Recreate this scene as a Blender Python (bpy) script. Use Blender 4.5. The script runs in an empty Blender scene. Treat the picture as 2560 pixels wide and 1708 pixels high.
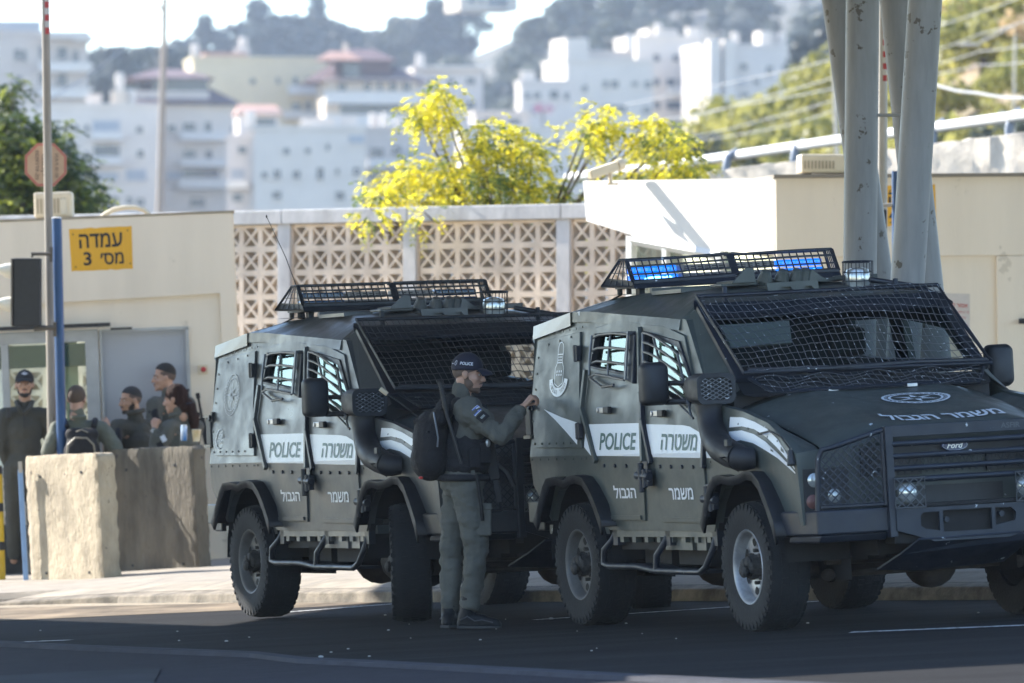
import bpy, bmesh, math, random
from mathutils import Vector, Matrix, noise
from mathutils.geometry import tessellate_polygon, delaunay_2d_cdt
R = math.radians
scene = bpy.context.scene
col = scene.collection

# ------------------------------------------------------------------ camera, sky, sun, exposure
F_PX, CX, HY, CAM_Z = 17539.0, 1280.0, 990.2, 1.509          # lens in photo pixels, horizon row, eye height
cam_d = bpy.data.cameras.new('camera'); cam = bpy.data.objects.new('camera', cam_d); col.objects.link(cam)
cam.location = (0, 0, CAM_Z)
cam.rotation_euler = (R(90) + math.atan((HY - 854.0) / F_PX), 0, 0)
cam_d.sensor_width = 36.0; cam_d.lens = 36.0 * F_PX / 2560.0
cam_d.clip_start = 0.5; cam_d.clip_end = 6000
cam_d.dof.use_dof = True; cam_d.dof.focus_distance = 46.5; cam_d.dof.aperture_fstop = 4.3
scene.camera = cam

SUN_AZ, SUN_EL = 33.0, 32.0        # the sun stands to the left and somewhat behind the scene
to_sun = Vector((-math.cos(R(SUN_AZ)) * math.cos(R(SUN_EL)), math.sin(R(SUN_AZ)) * math.cos(R(SUN_EL)), math.sin(R(SUN_EL))))
sd = bpy.data.lights.new('sun', 'SUN'); sun = bpy.data.objects.new('sun', sd); col.objects.link(sun)
sd.energy = 4.6; sd.angle = R(0.5); sd.color = (1.0, 0.95, 0.87)
sun.rotation_euler = to_sun.to_track_quat('Z', 'Y').to_euler()
world = bpy.data.worlds.new('World'); scene.world = world; world.use_nodes = True
wn = world.node_tree.nodes; wl = world.node_tree.links
sky = wn.new('ShaderNodeTexSky'); sky.sky_type = 'NISHITA'; sky.sun_disc = False
sky.sun_elevation = R(SUN_EL); sky.sun_rotation = math.atan2(to_sun.x, to_sun.y)
sky.air_density = 1.0; sky.dust_density = 0.2; sky.ozone_density = 2.5; sky.altitude = 900
wn['Background'].inputs['Strength'].default_value = 0.15
wl.new(sky.outputs['Color'], wn['Background'].inputs['Color'])
scene.view_settings.view_transform = 'Standard'; scene.view_settings.look = 'None'
scene.view_settings.gamma = 1.0; scene.view_settings.use_curve_mapping = False
scene.view_settings.exposure = 1.78

# ------------------------------------------------------------------ the lie of the land near the camera
GA, GB = 0.053, 0.002
def gz(x, y): return GA * (x - 0.486) + GB * (y - 46.0)
GN = Vector((-GA, -GB, 1.0)).normalized()
def P(px, py, d):
    'the point at depth d (metres) seen at photo pixel px, py'
    return Vector(((px - CX) * d / F_PX, d, CAM_Z - (py - HY) * d / F_PX))
K = 2560.0 / 2350.0
def Q(px, py, d): return P(px * K, py * K, d)

# ------------------------------------------------------------------ materials
def mat(name, color, rough=0.6, metal=0.0, var=0.0, scale=4.0, color2=None, bump=0.0, bscale=None, spec=0.5,
        chips=None, chip_scale=9.0, chip_cut=0.66, stretch=None, detail=6.0, rvar=0.0, dust=None):
    m = bpy.data.materials.new(name); m.use_nodes = True
    n = m.node_tree.nodes; l = m.node_tree.links; b = n['Principled BSDF']
    b.inputs['Roughness'].default_value = rough; b.inputs['Metallic'].default_value = metal
    b.inputs['Specular IOR Level'].default_value = spec
    c1 = (*color, 1.0); b.inputs['Base Color'].default_value = c1
    tc = n.new('ShaderNodeTexCoord'); vec = tc.outputs['Object']
    if stretch:
        mp = n.new('ShaderNodeMapping'); mp.inputs['Scale'].default_value = stretch; l.new(vec, mp.inputs['Vector']); vec = mp.outputs['Vector']
    def nz(s, d=detail, v=vec):
        t = n.new('ShaderNodeTexNoise'); t.inputs['Scale'].default_value = s; t.inputs['Detail'].default_value = d; t.inputs['Roughness'].default_value = 0.62
        l.new(v, t.inputs['Vector']); return t.outputs['Fac']
    def ramp(f, a, c0, z, c1_):
        r = n.new('ShaderNodeValToRGB'); e = r.color_ramp.elements
        e[0].position = a; e[0].color = c0; e[1].position = z; e[1].color = c1_; l.new(f, r.inputs['Fac']); return r.outputs['Color']
    out = None
    if var > 0 or color2:
        c2 = (*(color2 if color2 else [x * (1 - var) for x in color]), 1.0)
        out = ramp(nz(scale), 0.36, c2, 0.64, c1)
    def mix(fac, a, bcol):
        x = n.new('ShaderNodeMix'); x.data_type = 'RGBA'; l.new(fac, x.inputs[0])
        if a is not None: l.new(a, x.inputs[6])
        else: x.inputs[6].default_value = c1
        x.inputs[7].default_value = bcol; return x.outputs[2]
    if dust:
        sx = n.new('ShaderNodeSeparateXYZ'); l.new(tc.outputs['Object'], sx.inputs[0])
        ad = n.new('ShaderNodeMath'); ad.operation = 'MULTIPLY_ADD'; l.new(nz(7), ad.inputs[0]); ad.inputs[1].default_value = 0.9; l.new(sx.outputs['Z'], ad.inputs[2])
        out = mix(ramp(ad.outputs[0], dust[1] + 0.45, (dust[3],) * 3 + (1,), dust[2] + 0.45, (0, 0, 0, 1)), out, (*dust[0], 1.0))
    if chips:
        f1 = nz(chip_scale, 9, tc.outputs['Object'])
        out = mix(ramp(f1, chip_cut, (0, 0, 0, 1), chip_cut + 0.012, (1, 1, 1, 1)), out, (*chips, 1.0))
    if out is not None: l.new(out, b.inputs['Base Color'])
    if rvar:
        mr = n.new('ShaderNodeMapRange'); l.new(nz(scale * 1.7), mr.inputs[0]); mr.inputs[1].default_value = .3; mr.inputs[2].default_value = .7
        mr.inputs[3].default_value = max(0.05, rough - rvar); mr.inputs[4].default_value = min(1, rough + rvar); l.new(mr.outputs[0], b.inputs['Roughness'])
    if bump:
        bp = n.new('ShaderNodeBump'); bp.inputs['Strength'].default_value = min(1, bump); bp.inputs['Distance'].default_value = 0.02 * max(1, bump)
        l.new(nz(bscale or scale * 3), bp.inputs['Height']); l.new(bp.outputs['Normal'], b.inputs['Normal'])
    return m
def leafmat(name, c1, c2, trans=0.5, tcol=None, scale=1.5):
    m = bpy.data.materials.new(name); m.use_nodes = True
    n = m.node_tree.nodes; l = m.node_tree.links; b = n['Principled BSDF']; b.inputs['Roughness'].default_value = 0.55
    tc = n.new('ShaderNodeTexCoord'); t = n.new('ShaderNodeTexNoise'); t.inputs['Scale'].default_value = scale; t.inputs['Detail'].default_value = 5
    l.new(tc.outputs['Object'], t.inputs['Vector'])
    r = n.new('ShaderNodeValToRGB'); e = r.color_ramp.elements; e[0].position = .38; e[0].color = (*c1, 1); e[1].position = .62; e[1].color = (*c2, 1)
    l.new(t.outputs['Fac'], r.inputs['Fac']); l.new(r.outputs['Color'], b.inputs['Base Color'])
    tr = n.new('ShaderNodeBsdfTranslucent'); mx = n.new('ShaderNodeMixShader'); mx.inputs[0].default_value = trans
    if tcol: tr.inputs['Color'].default_value = (*tcol, 1)
    else: l.new(r.outputs['Color'], tr.inputs['Color'])
    l.new(b.outputs[0], mx.inputs[1]); l.new(tr.outputs[0], mx.inputs[2]); l.new(mx.outputs[0], n['Material Output'].inputs['Surface'])
    return m
def glassmat(name, tint, gloss=0.14, rough=0.04, gcol=(1, 1, 1)):
    m = bpy.data.materials.new(name); m.use_nodes = True
    n = m.node_tree.nodes; l = m.node_tree.links; n.remove(n['Principled BSDF'])
    t = n.new('ShaderNodeBsdfTransparent'); t.inputs['Color'].default_value = (*tint, 1)
    g = n.new('ShaderNodeBsdfGlossy'); g.inputs['Roughness'].default_value = rough; g.inputs['Color'].default_value = (*gcol, 1)
    lw = n.new('ShaderNodeLayerWeight'); lw.inputs['Blend'].default_value = 0.25
    mr = n.new('ShaderNodeMapRange'); lw.inputs['Blend'].default_value = 0.5; l.new(lw.outputs['Facing'], mr.inputs[0]); mr.inputs[1].default_value = .45; mr.inputs[3].default_value = gloss; mr.inputs[4].default_value = min(1, gloss + .6)
    mx = n.new('ShaderNodeMixShader'); l.new(mr.outputs[0], mx.inputs[0]); l.new(t.outputs[0], mx.inputs[1]); l.new(g.outputs[0], mx.inputs[2])
    l.new(mx.outputs[0], n['Material Output'].inputs['Surface']); return m
def emis(name, color, strength, base=(0.02, 0.05, 0.3)):
    m = mat(name, base, 0.15); b = m.node_tree.nodes['Principled BSDF']
    b.inputs['Emission Color'].default_value = (*color, 1); b.inputs['Emission Strength'].default_value = strength; return m

# ------------------------------------------------------------------ mesh helper
class MB:
    def __init__(s): s.v = []; s.f = []
    def add(s, vs, fs):
        o = len(s.v); s.v += [tuple(v) for v in vs]; s.f += [tuple(i + o for i in f) for f in fs]; return s
    def bx(s, x0, x1, y0, y1, z0, z1):
        return s.add([(x0, y0, z0), (x1, y0, z0), (x1, y1, z0), (x0, y1, z0), (x0, y0, z1), (x1, y0, z1), (x1, y1, z1), (x0, y1, z1)],
                     [(0, 3, 2, 1), (4, 5, 6, 7), (0, 1, 5, 4), (1, 2, 6, 5), (2, 3, 7, 6), (3, 0, 4, 7)])
    def obox(s, c, ax, ay, az, hx, hy, hz):
        c = Vector(c); ax = Vector(ax).normalized() * hx; ay = Vector(ay).normalized() * hy; az = Vector(az).normalized() * hz
        vs = [c + ax * i + ay * j + az * k for k in (-1, 1) for (i, j) in ((-1, -1), (1, -1), (1, 1), (-1, 1))]
        return s.add(vs, [(0, 3, 2, 1), (4, 5, 6, 7), (0, 1, 5, 4), (1, 2, 6, 5), (2, 3, 7, 6), (3, 0, 4, 7)])
    def bar(s, p, q, w, t, up=(0, 0, 1)):
        p = Vector(p); q = Vector(q); d = (q - p); u = Vector(up); side = d.cross(u)
        if side.length < 1e-6: side = d.cross(Vector((1, 0, 0)))
        return s.obox((p + q) / 2, d, side, side.cross(d), d.length / 2, w / 2, t / 2)
    def tube(s, pts, r, n=8, closed=False):
        pts = [Vector(p) for p in pts]; rs = r if isinstance(r, (list, tuple)) else [r] * len(pts)
        N = len(pts); vs = []; ref = None
        for i, p in enumerate(pts):
            a = pts[(i - 1) % N] if (closed or i > 0) else p; b = pts[(i + 1) % N] if (closed or i < N - 1) else p
            t = (b - a).normalized()
            if ref is None:
                ref = Vector((0, 0, 1)) if abs(t.z) < .9 else Vector((1, 0, 0))
            u = (ref - t * ref.dot(t)).normalized(); w = t.cross(u); ref = u
            vs += [p + (u * math.cos(2 * math.pi * k / n) + w * math.sin(2 * math.pi * k / n)) * rs[i] for k in range(n)]
        fs = []
        for i in range(N if closed else N - 1):
            j = (i + 1) % N
            fs += [(i * n + k, i * n + (k + 1) % n, j * n + (k + 1) % n, j * n + k) for k in range(n)]
        if not closed: fs += [tuple(range(n))[::-1], tuple((N - 1) * n + k for k in range(n))]
        return s.add(vs, fs)
    def prism(s, poly, ext):
        poly = [Vector(p) for p in poly]; e = Vector(ext); n = len(poly)
        return s.add(poly + [p + e for p in poly], [tuple(range(n))[::-1], tuple(range(n, 2 * n))] + [(i, (i + 1) % n, n + (i + 1) % n, n + i) for i in range(n)])
    def lathe(s, prof, o, axis, n=24, closed=True):
        o = Vector(o); a = Vector(axis).normalized(); u = a.orthogonal().normalized(); w = a.cross(u); m = len(prof)
        vs = [o + a * h + (u * math.cos(2 * math.pi * k / n) + w * math.sin(2 * math.pi * k / n)) * r for k in range(n) for (r, h) in prof]
        fs = [(k * m + i, k * m + i + 1, ((k + 1) % n) * m + i + 1, ((k + 1) % n) * m + i) for k in range(n) for i in range(m - 1)]
        if closed:
            fs += [tuple(k * m for k in range(n)), tuple(k * m + m - 1 for k in range(n))[::-1]]
        return s.add(vs, fs)
    def ell(s, c, r, n=12, M=None):
        c = Vector(c); h = max(6, n // 2 + 1); vs = []; fs = []
        for i in range(h + 1):
            th = math.pi * i / h
            for k in range(n):
                ph = 2 * math.pi * k / n; v = Vector((r[0] * math.sin(th) * math.cos(ph), r[1] * math.sin(th) * math.sin(ph), r[2] * math.cos(th)))
                vs.append(c + (M @ v if M else v))
        for i in range(h):
            for k in range(n): fs.append((i * n + k, i * n + (k + 1) % n, (i + 1) * n + (k + 1) % n, (i + 1) * n + k))
        return s.add(vs, fs)
    def cap(s, p, q, r0, r1, n=10):
        'tapered capsule'
        p = Vector(p); q = Vector(q); d = q - p; L = d.length
        if L < 1e-5: return s.ell(p, (r0,) * 3, n)
        d.normalize(); prof = [(r0 * math.sin(R(a)), -r0 * math.cos(R(a))) for a in (1, 30, 60, 90)] + [(r1 * math.cos(R(a)), L + r1 * math.sin(R(a))) for a in (0, 30, 60, 89)]
        return s.lathe(prof, p, d, n)
    def grid(s, rows, close_u=False):
        n = len(rows[0]); vs = [p for r in rows for p in r]
        fs = [(i * n + j, i * n + j + 1, (i + 1) * n + j + 1, (i + 1) * n + j) for i in range(len(rows) - 1) for j in range(n - 1)]
        return s.add(vs, fs)
    def build(s, name, m, parent=None, smooth=False, bevel=0.0, recalc=True, segs=2, angle=35):
        me = bpy.data.meshes.new(name); me.from_pydata(s.v, [], s.f); me.validate()
        if recalc:
            bm = bmesh.new(); bm.from_mesh(me); bmesh.ops.remove_doubles(bm, verts=bm.verts, dist=1e-5)
            bmesh.ops.recalc_face_normals(bm, faces=bm.faces); bm.to_mesh(me); bm.free()
        o = bpy.data.objects.new(name, me); col.objects.link(o); me.materials.append(m)
        if smooth: me.shade_smooth() if smooth is True else me.set_sharp_from_angle(angle=R(smooth))
        if smooth and smooth is not True:
            for p in me.polygons: p.use_smooth = True
        if parent: o.parent = parent
        if bevel:
            b = o.modifiers.new('bevel', 'BEVEL'); b.width = bevel; b.segments = segs; b.limit_method = 'ANGLE'; b.angle_limit = R(angle)
            b.harden_normals = False
        return o
def tag(o, label=None, cat=None, group=None, kind=None):
    if label: o['label'] = label
    if cat: o['category'] = cat
    if group: o['group'] = group
    if kind: o['kind'] = kind
    return o
def empty(name, loc=(0, 0, 0), rz=0.0, lean=0.0):
    o = bpy.data.objects.new(name, None); col.objects.link(o); o.empty_display_size = 0.3
    o.matrix_world = Matrix.Translation(loc) @ Matrix.Rotation(-lean, 4, 'Y') @ Matrix.Rotation(rz, 4, 'Z'); return o
def copy_tree(o, parent=None):
    c = o.copy(); col.objects.link(c)
    if parent: c.parent = parent
    for ch in o.children: copy_tree(ch, c)
    return c
deps = None
def evaluated(o):
    d = bpy.context.evaluated_depsgraph_get(); me = bpy.data.meshes.new_from_object(o.evaluated_get(d)); return me
_txt = {}
def text2d(s, bold=0.012, shear=0.0):
    'lettering as flat triangles, bounding box scaled to 0..1 x 0..1'
    k = (s, bold, shear)
    if k in _txt: return _txt[k]
    c = bpy.data.curves.new('t', 'FONT'); c.body = s; c.shear = shear; c.resolution_u = 3; c.fill_mode = 'NONE'
    o = bpy.data.objects.new('t', c); col.objects.link(o); me = evaluated(o)
    vs = [(v.co.x, v.co.y) for v in me.vertices]; nb = {}
    for e in me.edges: nb.setdefault(e.vertices[0], []).append(e.vertices[1]); nb.setdefault(e.vertices[1], []).append(e.vertices[0])
    loops = []; seen = set()                                # the outlines keep their vertex order, so their turning sense tells ink from hole
    for i0 in range(len(vs)):
        if i0 in seen or i0 not in nb: continue
        lp = [i0]; seen.add(i0); cur = i0 + 1 if i0 + 1 in nb[i0] else nb[i0][0]
        while cur not in seen:
            lp.append(cur); seen.add(cur); nx = [q for q in nb[cur] if q not in seen]
            if not nx: break
            cur = nx[0]
        loops.append([vs[q] for q in lp])
    if bold and loops:                                      # embolden by moving every outline outwards
        ar = lambda lp: sum(a[0] * b[1] - a[1] * b[0] for a, b in zip(lp, lp[1:] + lp[:1])); sg = 1 if ar(max(loops, key=lambda l: abs(ar(l)))) < 0 else -1; nl = []
        for lp in loops:
            q = []
            for a, b, c_ in zip(lp[-1:] + lp[:-1], lp, lp[1:] + lp[:1]):
                d1 = Vector((b[0] - a[0], b[1] - a[1])); d2 = Vector((c_[0] - b[0], c_[1] - b[1])); d1 = d1.normalized() if d1.length > 1e-7 else d2.normalized(); d2 = d2.normalized() if d2.length > 1e-7 else d1
                n_ = Vector((-d1.y, d1.x)) + Vector((-d2.y, d2.x)); n_ = n_.normalized() if n_.length > 1e-6 else Vector((-d1.y, d1.x)); k_ = min(1.5, 1 / max(.4, n_.dot(Vector((-d1.y, d1.x)))))
                q.append((b[0] + n_.x * sg * bold * 1.3 * k_, b[1] + n_.y * sg * bold * 1.3 * k_))
            nl.append(q)
        loops = nl
    ed = []; pts = []
    for lp in loops: o_ = len(pts); pts += [Vector(p) for p in lp]; ed += [(o_ + i, o_ + (i + 1) % len(lp)) for i in range(len(lp))]
    r_ = delaunay_2d_cdt(pts, ed, [], 0, 1e-6) if pts else ([], [], []); vs = [(p.x, p.y) for p in r_[0]]; fs = []
    for f in r_[2]:
        cx = sum(vs[i][0] for i in f) / len(f); cy = sum(vs[i][1] for i in f) / len(f); w = 0
        for lp in loops:
            for a, b in zip(lp, lp[1:] + lp[:1]):
                if (a[1] > cy) != (b[1] > cy):
                    if cx < a[0] + (cy - a[1]) * (b[0] - a[0]) / (b[1] - a[1]): w += 1 if b[1] > a[1] else -1
        if w != 0: fs.append(tuple(f))
    bpy.data.objects.remove(o); bpy.data.curves.remove(c); bpy.data.meshes.remove(me)
    if not vs: vs = [(0, 0), (1, 0), (1, 1)]; fs = [(0, 1, 2)]
    x0 = min(v[0] for v in vs); x1 = max(v[0] for v in vs); y0 = min(v[1] for v in vs); y1 = max(v[1] for v in vs)
    vs = [((v[0] - x0) / (x1 - x0), (v[1] - y0) / (y1 - y0)) for v in vs]
    _txt[k] = (vs, fs); return _txt[k]
def lettering(mb, s, fn, bold=0.012, shear=0.0):
    vs, fs = text2d(s, bold, shear); mb.add([fn(u, v) for u, v in vs], fs)
def flat_fn(o, ux, uy):
    o = Vector(o); ux = Vector(ux); uy = Vector(uy); return lambda u, v: o + ux * u + uy * v
def heb(s): return s[::-1]
# ------------------------------------------------------------------ shared materials
rng = random.Random(7)
M_asph = mat('asphalt', (0.017, 0.0165, 0.018), 0.95, spec=.12, stretch=(.35, 1.5, 1), var=0.5, scale=1.0, bump=0.5, bscale=90, chips=(0.16, 0.15, 0.14), chip_scale=38, chip_cut=0.70, rvar=.12)
M_brick = mat('brick_paving', (0.038, 0.034, 0.040), 0.9, spec=.15, var=0.45, scale=7, bump=0.4, bscale=40, stretch=(.6, 3, 1))
M_pave = mat('pavement_stone', (0.33, 0.285, 0.225), 0.85, var=0.4, scale=2.5, bump=0.35, bscale=30)
M_kerb = mat('kerb_stone', (0.27, 0.23, 0.18), 0.9, var=0.6, scale=5, bump=0.6, bscale=50)
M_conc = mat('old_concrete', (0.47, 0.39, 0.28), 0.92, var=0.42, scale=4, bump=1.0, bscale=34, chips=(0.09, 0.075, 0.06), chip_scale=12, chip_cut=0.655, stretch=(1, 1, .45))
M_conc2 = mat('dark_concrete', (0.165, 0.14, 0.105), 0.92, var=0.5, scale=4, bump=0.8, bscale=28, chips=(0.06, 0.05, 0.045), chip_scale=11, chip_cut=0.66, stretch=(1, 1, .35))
M_line = mat('road_paint', (0.62, 0.62, 0.62), 0.7, chips=(0.06, 0.06, 0.06), chip_scale=26, chip_cut=0.53, var=.1)
M_cream = mat('cream_render', (0.78, 0.675, 0.54), 0.8, var=0.10, scale=1.1, bump=0.12, bscale=60, chips=(0.62, 0.53, 0.415), chip_scale=3.2, chip_cut=0.645, stretch=(1.6, 1.6, .22))
M_white = mat('white_render', (0.70, 0.675, 0.63), 0.8, var=0.06, scale=2, bump=0.1, bscale=60)
M_gdoor = mat('grey_door_paint', (0.36, 0.37, 0.40), 0.55, var=0.06, scale=2)
M_alu = mat('window_frame_metal', (0.40, 0.40, 0.40), 0.5, 0.3, var=0.15, scale=8)
M_block = mat('beige_block', (0.66, 0.53, 0.40), 0.9, var=0.32, scale=2.6, bump=0.3, bscale=60)
M_post = mat('wall_post_concrete', (0.46, 0.44, 0.42), 0.9, var=0.3, scale=4, bump=0.3, bscale=40, stretch=(1, 1, .4))
M_black = mat('black_plastic', (0.018, 0.018, 0.020), 0.55, var=.3, scale=20)
M_blue = mat('blue_post_paint', (0.006, 0.058, 0.185), 0.45, var=0.35, scale=5, chips=(.35, .36, .38), chip_scale=14, chip_cut=.74, stretch=(1, 1, .3))
M_lblue = mat('pale_blue_paint', (0.22, 0.36, 0.62), 0.5, var=0.15, scale=6)
M_sign = mat('yellow_sign_face', (0.74, 0.38, 0.012), 0.5, var=0.14, scale=1.0, stretch=(70, 1, .3))
M_ink = mat('black_lettering', (0.012, 0.012, 0.014), 0.6)
M_green_ink = mat('green_lettering', (0.022, 0.085, 0.075), 0.5)
M_pole = mat('weathered_pole', (.30, .26, .215), .65, .1, var=.3, scale=5, stretch=(1, 1, .2))
M_red = mat('red_paint', (0.42, 0.03, 0.03), 0.5, var=.3, scale=9)
M_galv = mat('galvanised_steel', (0.42, 0.39, 0.35), 0.55, 0.25, var=0.25, scale=6, stretch=(1, 1, .2))
M_beige_pl = mat('beige_plastic', (0.66, 0.55, 0.38), 0.6, var=0.12, scale=6)
M_glass = glassmat('window_glass', (0.84, 0.90, 0.86), 0.012)

# ------------------------------------------------------------------ road, pavement, markings
KA, KB = Vector((-3.9, 57.95)), Vector((3.09, 47.10))
kd = (KB - KA).normalized(); kn = Vector((-kd.y, kd.x))              # kn points away from the road, to the pavement
if kn.y < 0: kn = -kn
def strip(name, pts2, m, dz, kind='structure', nsub=1):
    mb = MB(); mb.add([(x, y, gz(x, y) + dz) for x, y in pts2], [tuple(range(len(pts2)))])
    return tag(mb.build(name, m), kind=kind)
strip('road', [(-60, 8), (60, 8), (60, 95), (-60, 95)], M_asph, 0.0)
# kerb line: straight beside the vehicles, bending away to the left
kl = [KB + kd * 14, KB, KA + kd * 3.4, KA + kd * 1.2 + kn * .05, KA + kn * .0 + Vector((-.35, -.05)), KA + Vector((-2.2, -.55)), KA + Vector((-9, -1.2))]
def offs(k, d): return [p + kn * d for p in k]
mb = MB(); f0 = offs(kl, 0); f1 = offs(kl, .17); f2 = offs(kl, .62); f3 = [Vector((p.x, p.y + 30)) for p in kl]
h = [.10, .11, .10, .08, .05, .06, .06]
rows = [[(p.x, p.y, gz(*p) - .02) for p in f0], [(p.x, p.y, gz(*p) + hh - .02) for p, hh in zip(offs(kl, .015), h)], [(p.x, p.y, gz(*p) + hh) for p, hh in zip(f1, h)]]
mb.grid(rows); tag(mb.build('kerb', M_kerb, bevel=.012), kind='structure')
mb = MB(); mb.grid([[(p.x, p.y, gz(*p) + hh + .002) for p, hh in zip(f1, h)], [(p.x, p.y, gz(*p) + hh + .05) for p, hh in zip(f2, h)]])
for i in range(30):                                                     # joints between the slabs
    a = kl[1] + (kl[2] - kl[1]) * (i / 9.0) if i < 10 else None
tag(mb.build('pavement_apron', M_pave), kind='structure')
mb = MB(); mb.grid([[(p.x, p.y, gz(*p) + hh + .05) for p, hh in zip(f2, h)], [(p.x, p.y, gz(*p) + .13) for p in f3]])
tag(mb.build('pavement', mat('pavement_tiles', (0.30, 0.26, 0.21), .85, var=.3, scale=3, bump=.5, bscale=20)), kind='structure')
mb = MB()
for t in (1.2, 2.35, 3.9, 5.3, 6.7, 8.2, 9.8, 11.3):
    a = KA + kd * t
    for k in range(1):
        p, q = a + kn * .17, a + kn * .62 - kd * .22
        w = kd * .007
        mb.add([(v.x, v.y, gz(v.x, v.y) + z) for v, z in ((p - w, .115), (p + w, .115), (q + w, .165), (q - w, .165))], [(0, 1, 2, 3)])
tag(mb.build('pavement_joint', M_black), kind='structure')
# painted lines
def line(name, a, b, w, m=M_line, dz=.006):
    a = Vector(a); b = Vector(b); d = (b - a).normalized(); n_ = Vector((-d.y, d.x)) * w / 2
    return strip(name, [tuple(a - n_), tuple(b - n_), tuple(b + n_), tuple(a + n_)], m, dz)
line('road_line', (-1.9, 51.95), (-.35, 53.22), .10)
line('road_line', (.15, 47.6), (2.2, 48.35), .10)
line('road_line', (2.05, 42.42), (4.6, 41.6), .13)
line('road_line', (-3.9, 48.85), (-3.05, 48.5), .10)
line('road_line', (-2.85, 44.3), (-2.05, 44.55), .22)
# dusty, sandy kerb edge with the sunlit strip put into its colour and outline
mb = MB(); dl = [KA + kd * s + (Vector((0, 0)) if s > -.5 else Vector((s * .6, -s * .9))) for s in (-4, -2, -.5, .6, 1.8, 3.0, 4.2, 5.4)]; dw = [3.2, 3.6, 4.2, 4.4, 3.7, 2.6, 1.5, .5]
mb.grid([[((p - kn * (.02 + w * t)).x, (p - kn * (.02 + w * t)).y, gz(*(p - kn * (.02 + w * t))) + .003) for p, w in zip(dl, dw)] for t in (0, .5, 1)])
M_dusty_sun = mat('dusty_sun_asphalt', (0.30, 0.24, 0.175), .95, color2=(.10, .082, .065), scale=1.6, stretch=(.8, .45, 1), bump=.5, bscale=70, spec=.1)
tag(mb.build('dusty_sun_strip', M_dusty_sun), kind='structure')
# lighter worn strip of concrete gutter in front of the kerb
mb = MB(); gl = [KA + kd * s for s in (-.6, .3, 1.4, 2.4, 3.2)]; gw = [.75, .65, .45, .3, .12]
mb.grid([[((p - kn * .02).x, (p - kn * .02).y, gz(*(p - kn * .02)) + .005) for p in gl], [((p - kn * w).x, (p - kn * w).y, gz(*(p - kn * w)) + .005) for p, w in zip(gl, gw)]])
tag(mb.build('gutter', mat('gutter_concrete', (0.34, 0.28, 0.20), .9, var=.3, scale=5, bump=.6, bscale=40, chips=(.14, .11, .07), chip_scale=9, chip_cut=.6)), kind='structure')
# brick paved verge in the foreground with its concrete edging
e = [(-9, 55), (-3.51, 48.03), (-2.85, 46.34), (-2.26, 44.99), (-1.58, 43.43), (-1.25, 42.12), (-0.65, 40.64), (0.04, 38.87), (0.78, 36.93), (2.2, 33.5), (3.5, 30.5)]
mb = MB(); mb.grid([[(x, y, gz(x, y) + .022) for x, y in e], [(x, 22, gz(x, 22) + .022) for x, y in e]])
tag(mb.build('paved_verge', M_brick), kind='structure')
mb = MB(); mb.grid([[(x, y + .01, gz(x, y)) for x, y in e], [(x, y - .02, gz(x, y) + .045) for x, y in e], [(x - .03, y - .38, gz(x, y) + .045) for x, y in e], [(x - .03, y - .42, gz(x, y) + .02) for x, y in e]])
tag(mb.build('verge_edging', mat('edging_concrete', (0.050, 0.051, 0.062), .9, spec=.15, var=.25, scale=3, bump=.3, bscale=40)), kind='structure')
mb = MB(); mb.add([(x, y, gz(x, y) + .028) for x, y in ((-3.6, 42.2), (-2.1, 42.0), (-1.95, 37), (-4, 37))], [(0, 1, 2, 3)])
tag(mb.build('paving_slab', mat('slab_concrete', (0.030, 0.031, 0.036), .8, spec=.15, var=.4, scale=2, bump=.4, bscale=20)), kind='structure')
mb = MB()
for k in range(48):                                                    # grit on the asphalt
    x = rng.uniform(-3.6, 3.9); y = rng.uniform(41.5, 51.5); s_ = rng.uniform(.003, .007) * (2.0 if rng.random() < .1 else 1)
    mb.ell((x, y, gz(x, y) + s_ * .5), (s_ * 1.5, s_, s_ * .7), 6)
tag(mb.build('road_grit', mat('pale_grit', (.42, .40, .37), .9)), kind='stuff')

# ------------------------------------------------------------------ canopy over the lanes (outside the frame) on its leaning columns
can = empty('checkpoint_canopy', (2.1, 50.5, 0)); tag(can, 'grey steel canopy columns, four thick leaning pipes rising out of the picture', 'canopy')
mb = MB(); pl = [(-10.5, 54.7), (-8.7, 60.2), (14, 60.2), (14, 42.5), (-40, 42.5), (-40, 60.2), (-12.9, 60.2)]  # unseen roof; its notch and edges are shaped to place the shade
i_ = can.matrix_world.inverted()
mb.prism([i_ @ Vector((x, y, 6.0)) for x, y in pl], (0, 0, .45))
mb.build('canopy_roof', mat('canopy_soffit', (.42, .43, .46), .6), can)
M_col = mat('column_paint', (0.25, 0.245, 0.25), 0.5, var=0.22, scale=3, chips=(.08, .065, .05), chip_scale=8, chip_cut=.635, stretch=(3.2, 3.2, .5), bump=.05, bscale=30)
def column(p0, p1, r):
    mb = MB(); a = i_ @ Vector(p0); b = i_ @ Vector(p1); a = a - (b - a) * .55; b = b + (b - a) * .22
    mb.tube([a, b], r, 28); return mb.build('column', M_col, can, smooth=60)
column(P(2150, 690, 51), P(2157, 0, 51), .122)
column(P(2270, 690, 49.8), P(2313, 0, 49.8), .122)
column(P(2192, 690, 53), P(2095, 0, 53), .122)
column(P(2318, 720, 52), P(2240, 0, 52), .122)
mb = MB(); mb.tube([i_ @ P(2195, 288, 51), i_ @ P(2255, 288, 51)], .012, 8); mb.build('tie_rod', M_galv, can)

# ------------------------------------------------------------------ left guard booth (leans with the slope of the ground)
LD = 65.0
def frame(px, py, d, yaw, lean):
    'local frame: x along the face to the right, y into the scene, z up'
    return Matrix.Translation(P(px, py, d)) @ Matrix.Rotation(-lean, 4, 'Y') @ Matrix.Rotation(yaw, 4, 'Z')
def at_frame(name, Mx):
    o = bpy.data.objects.new(name, None); col.objects.link(o); o.matrix_world = Mx; return o
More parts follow.
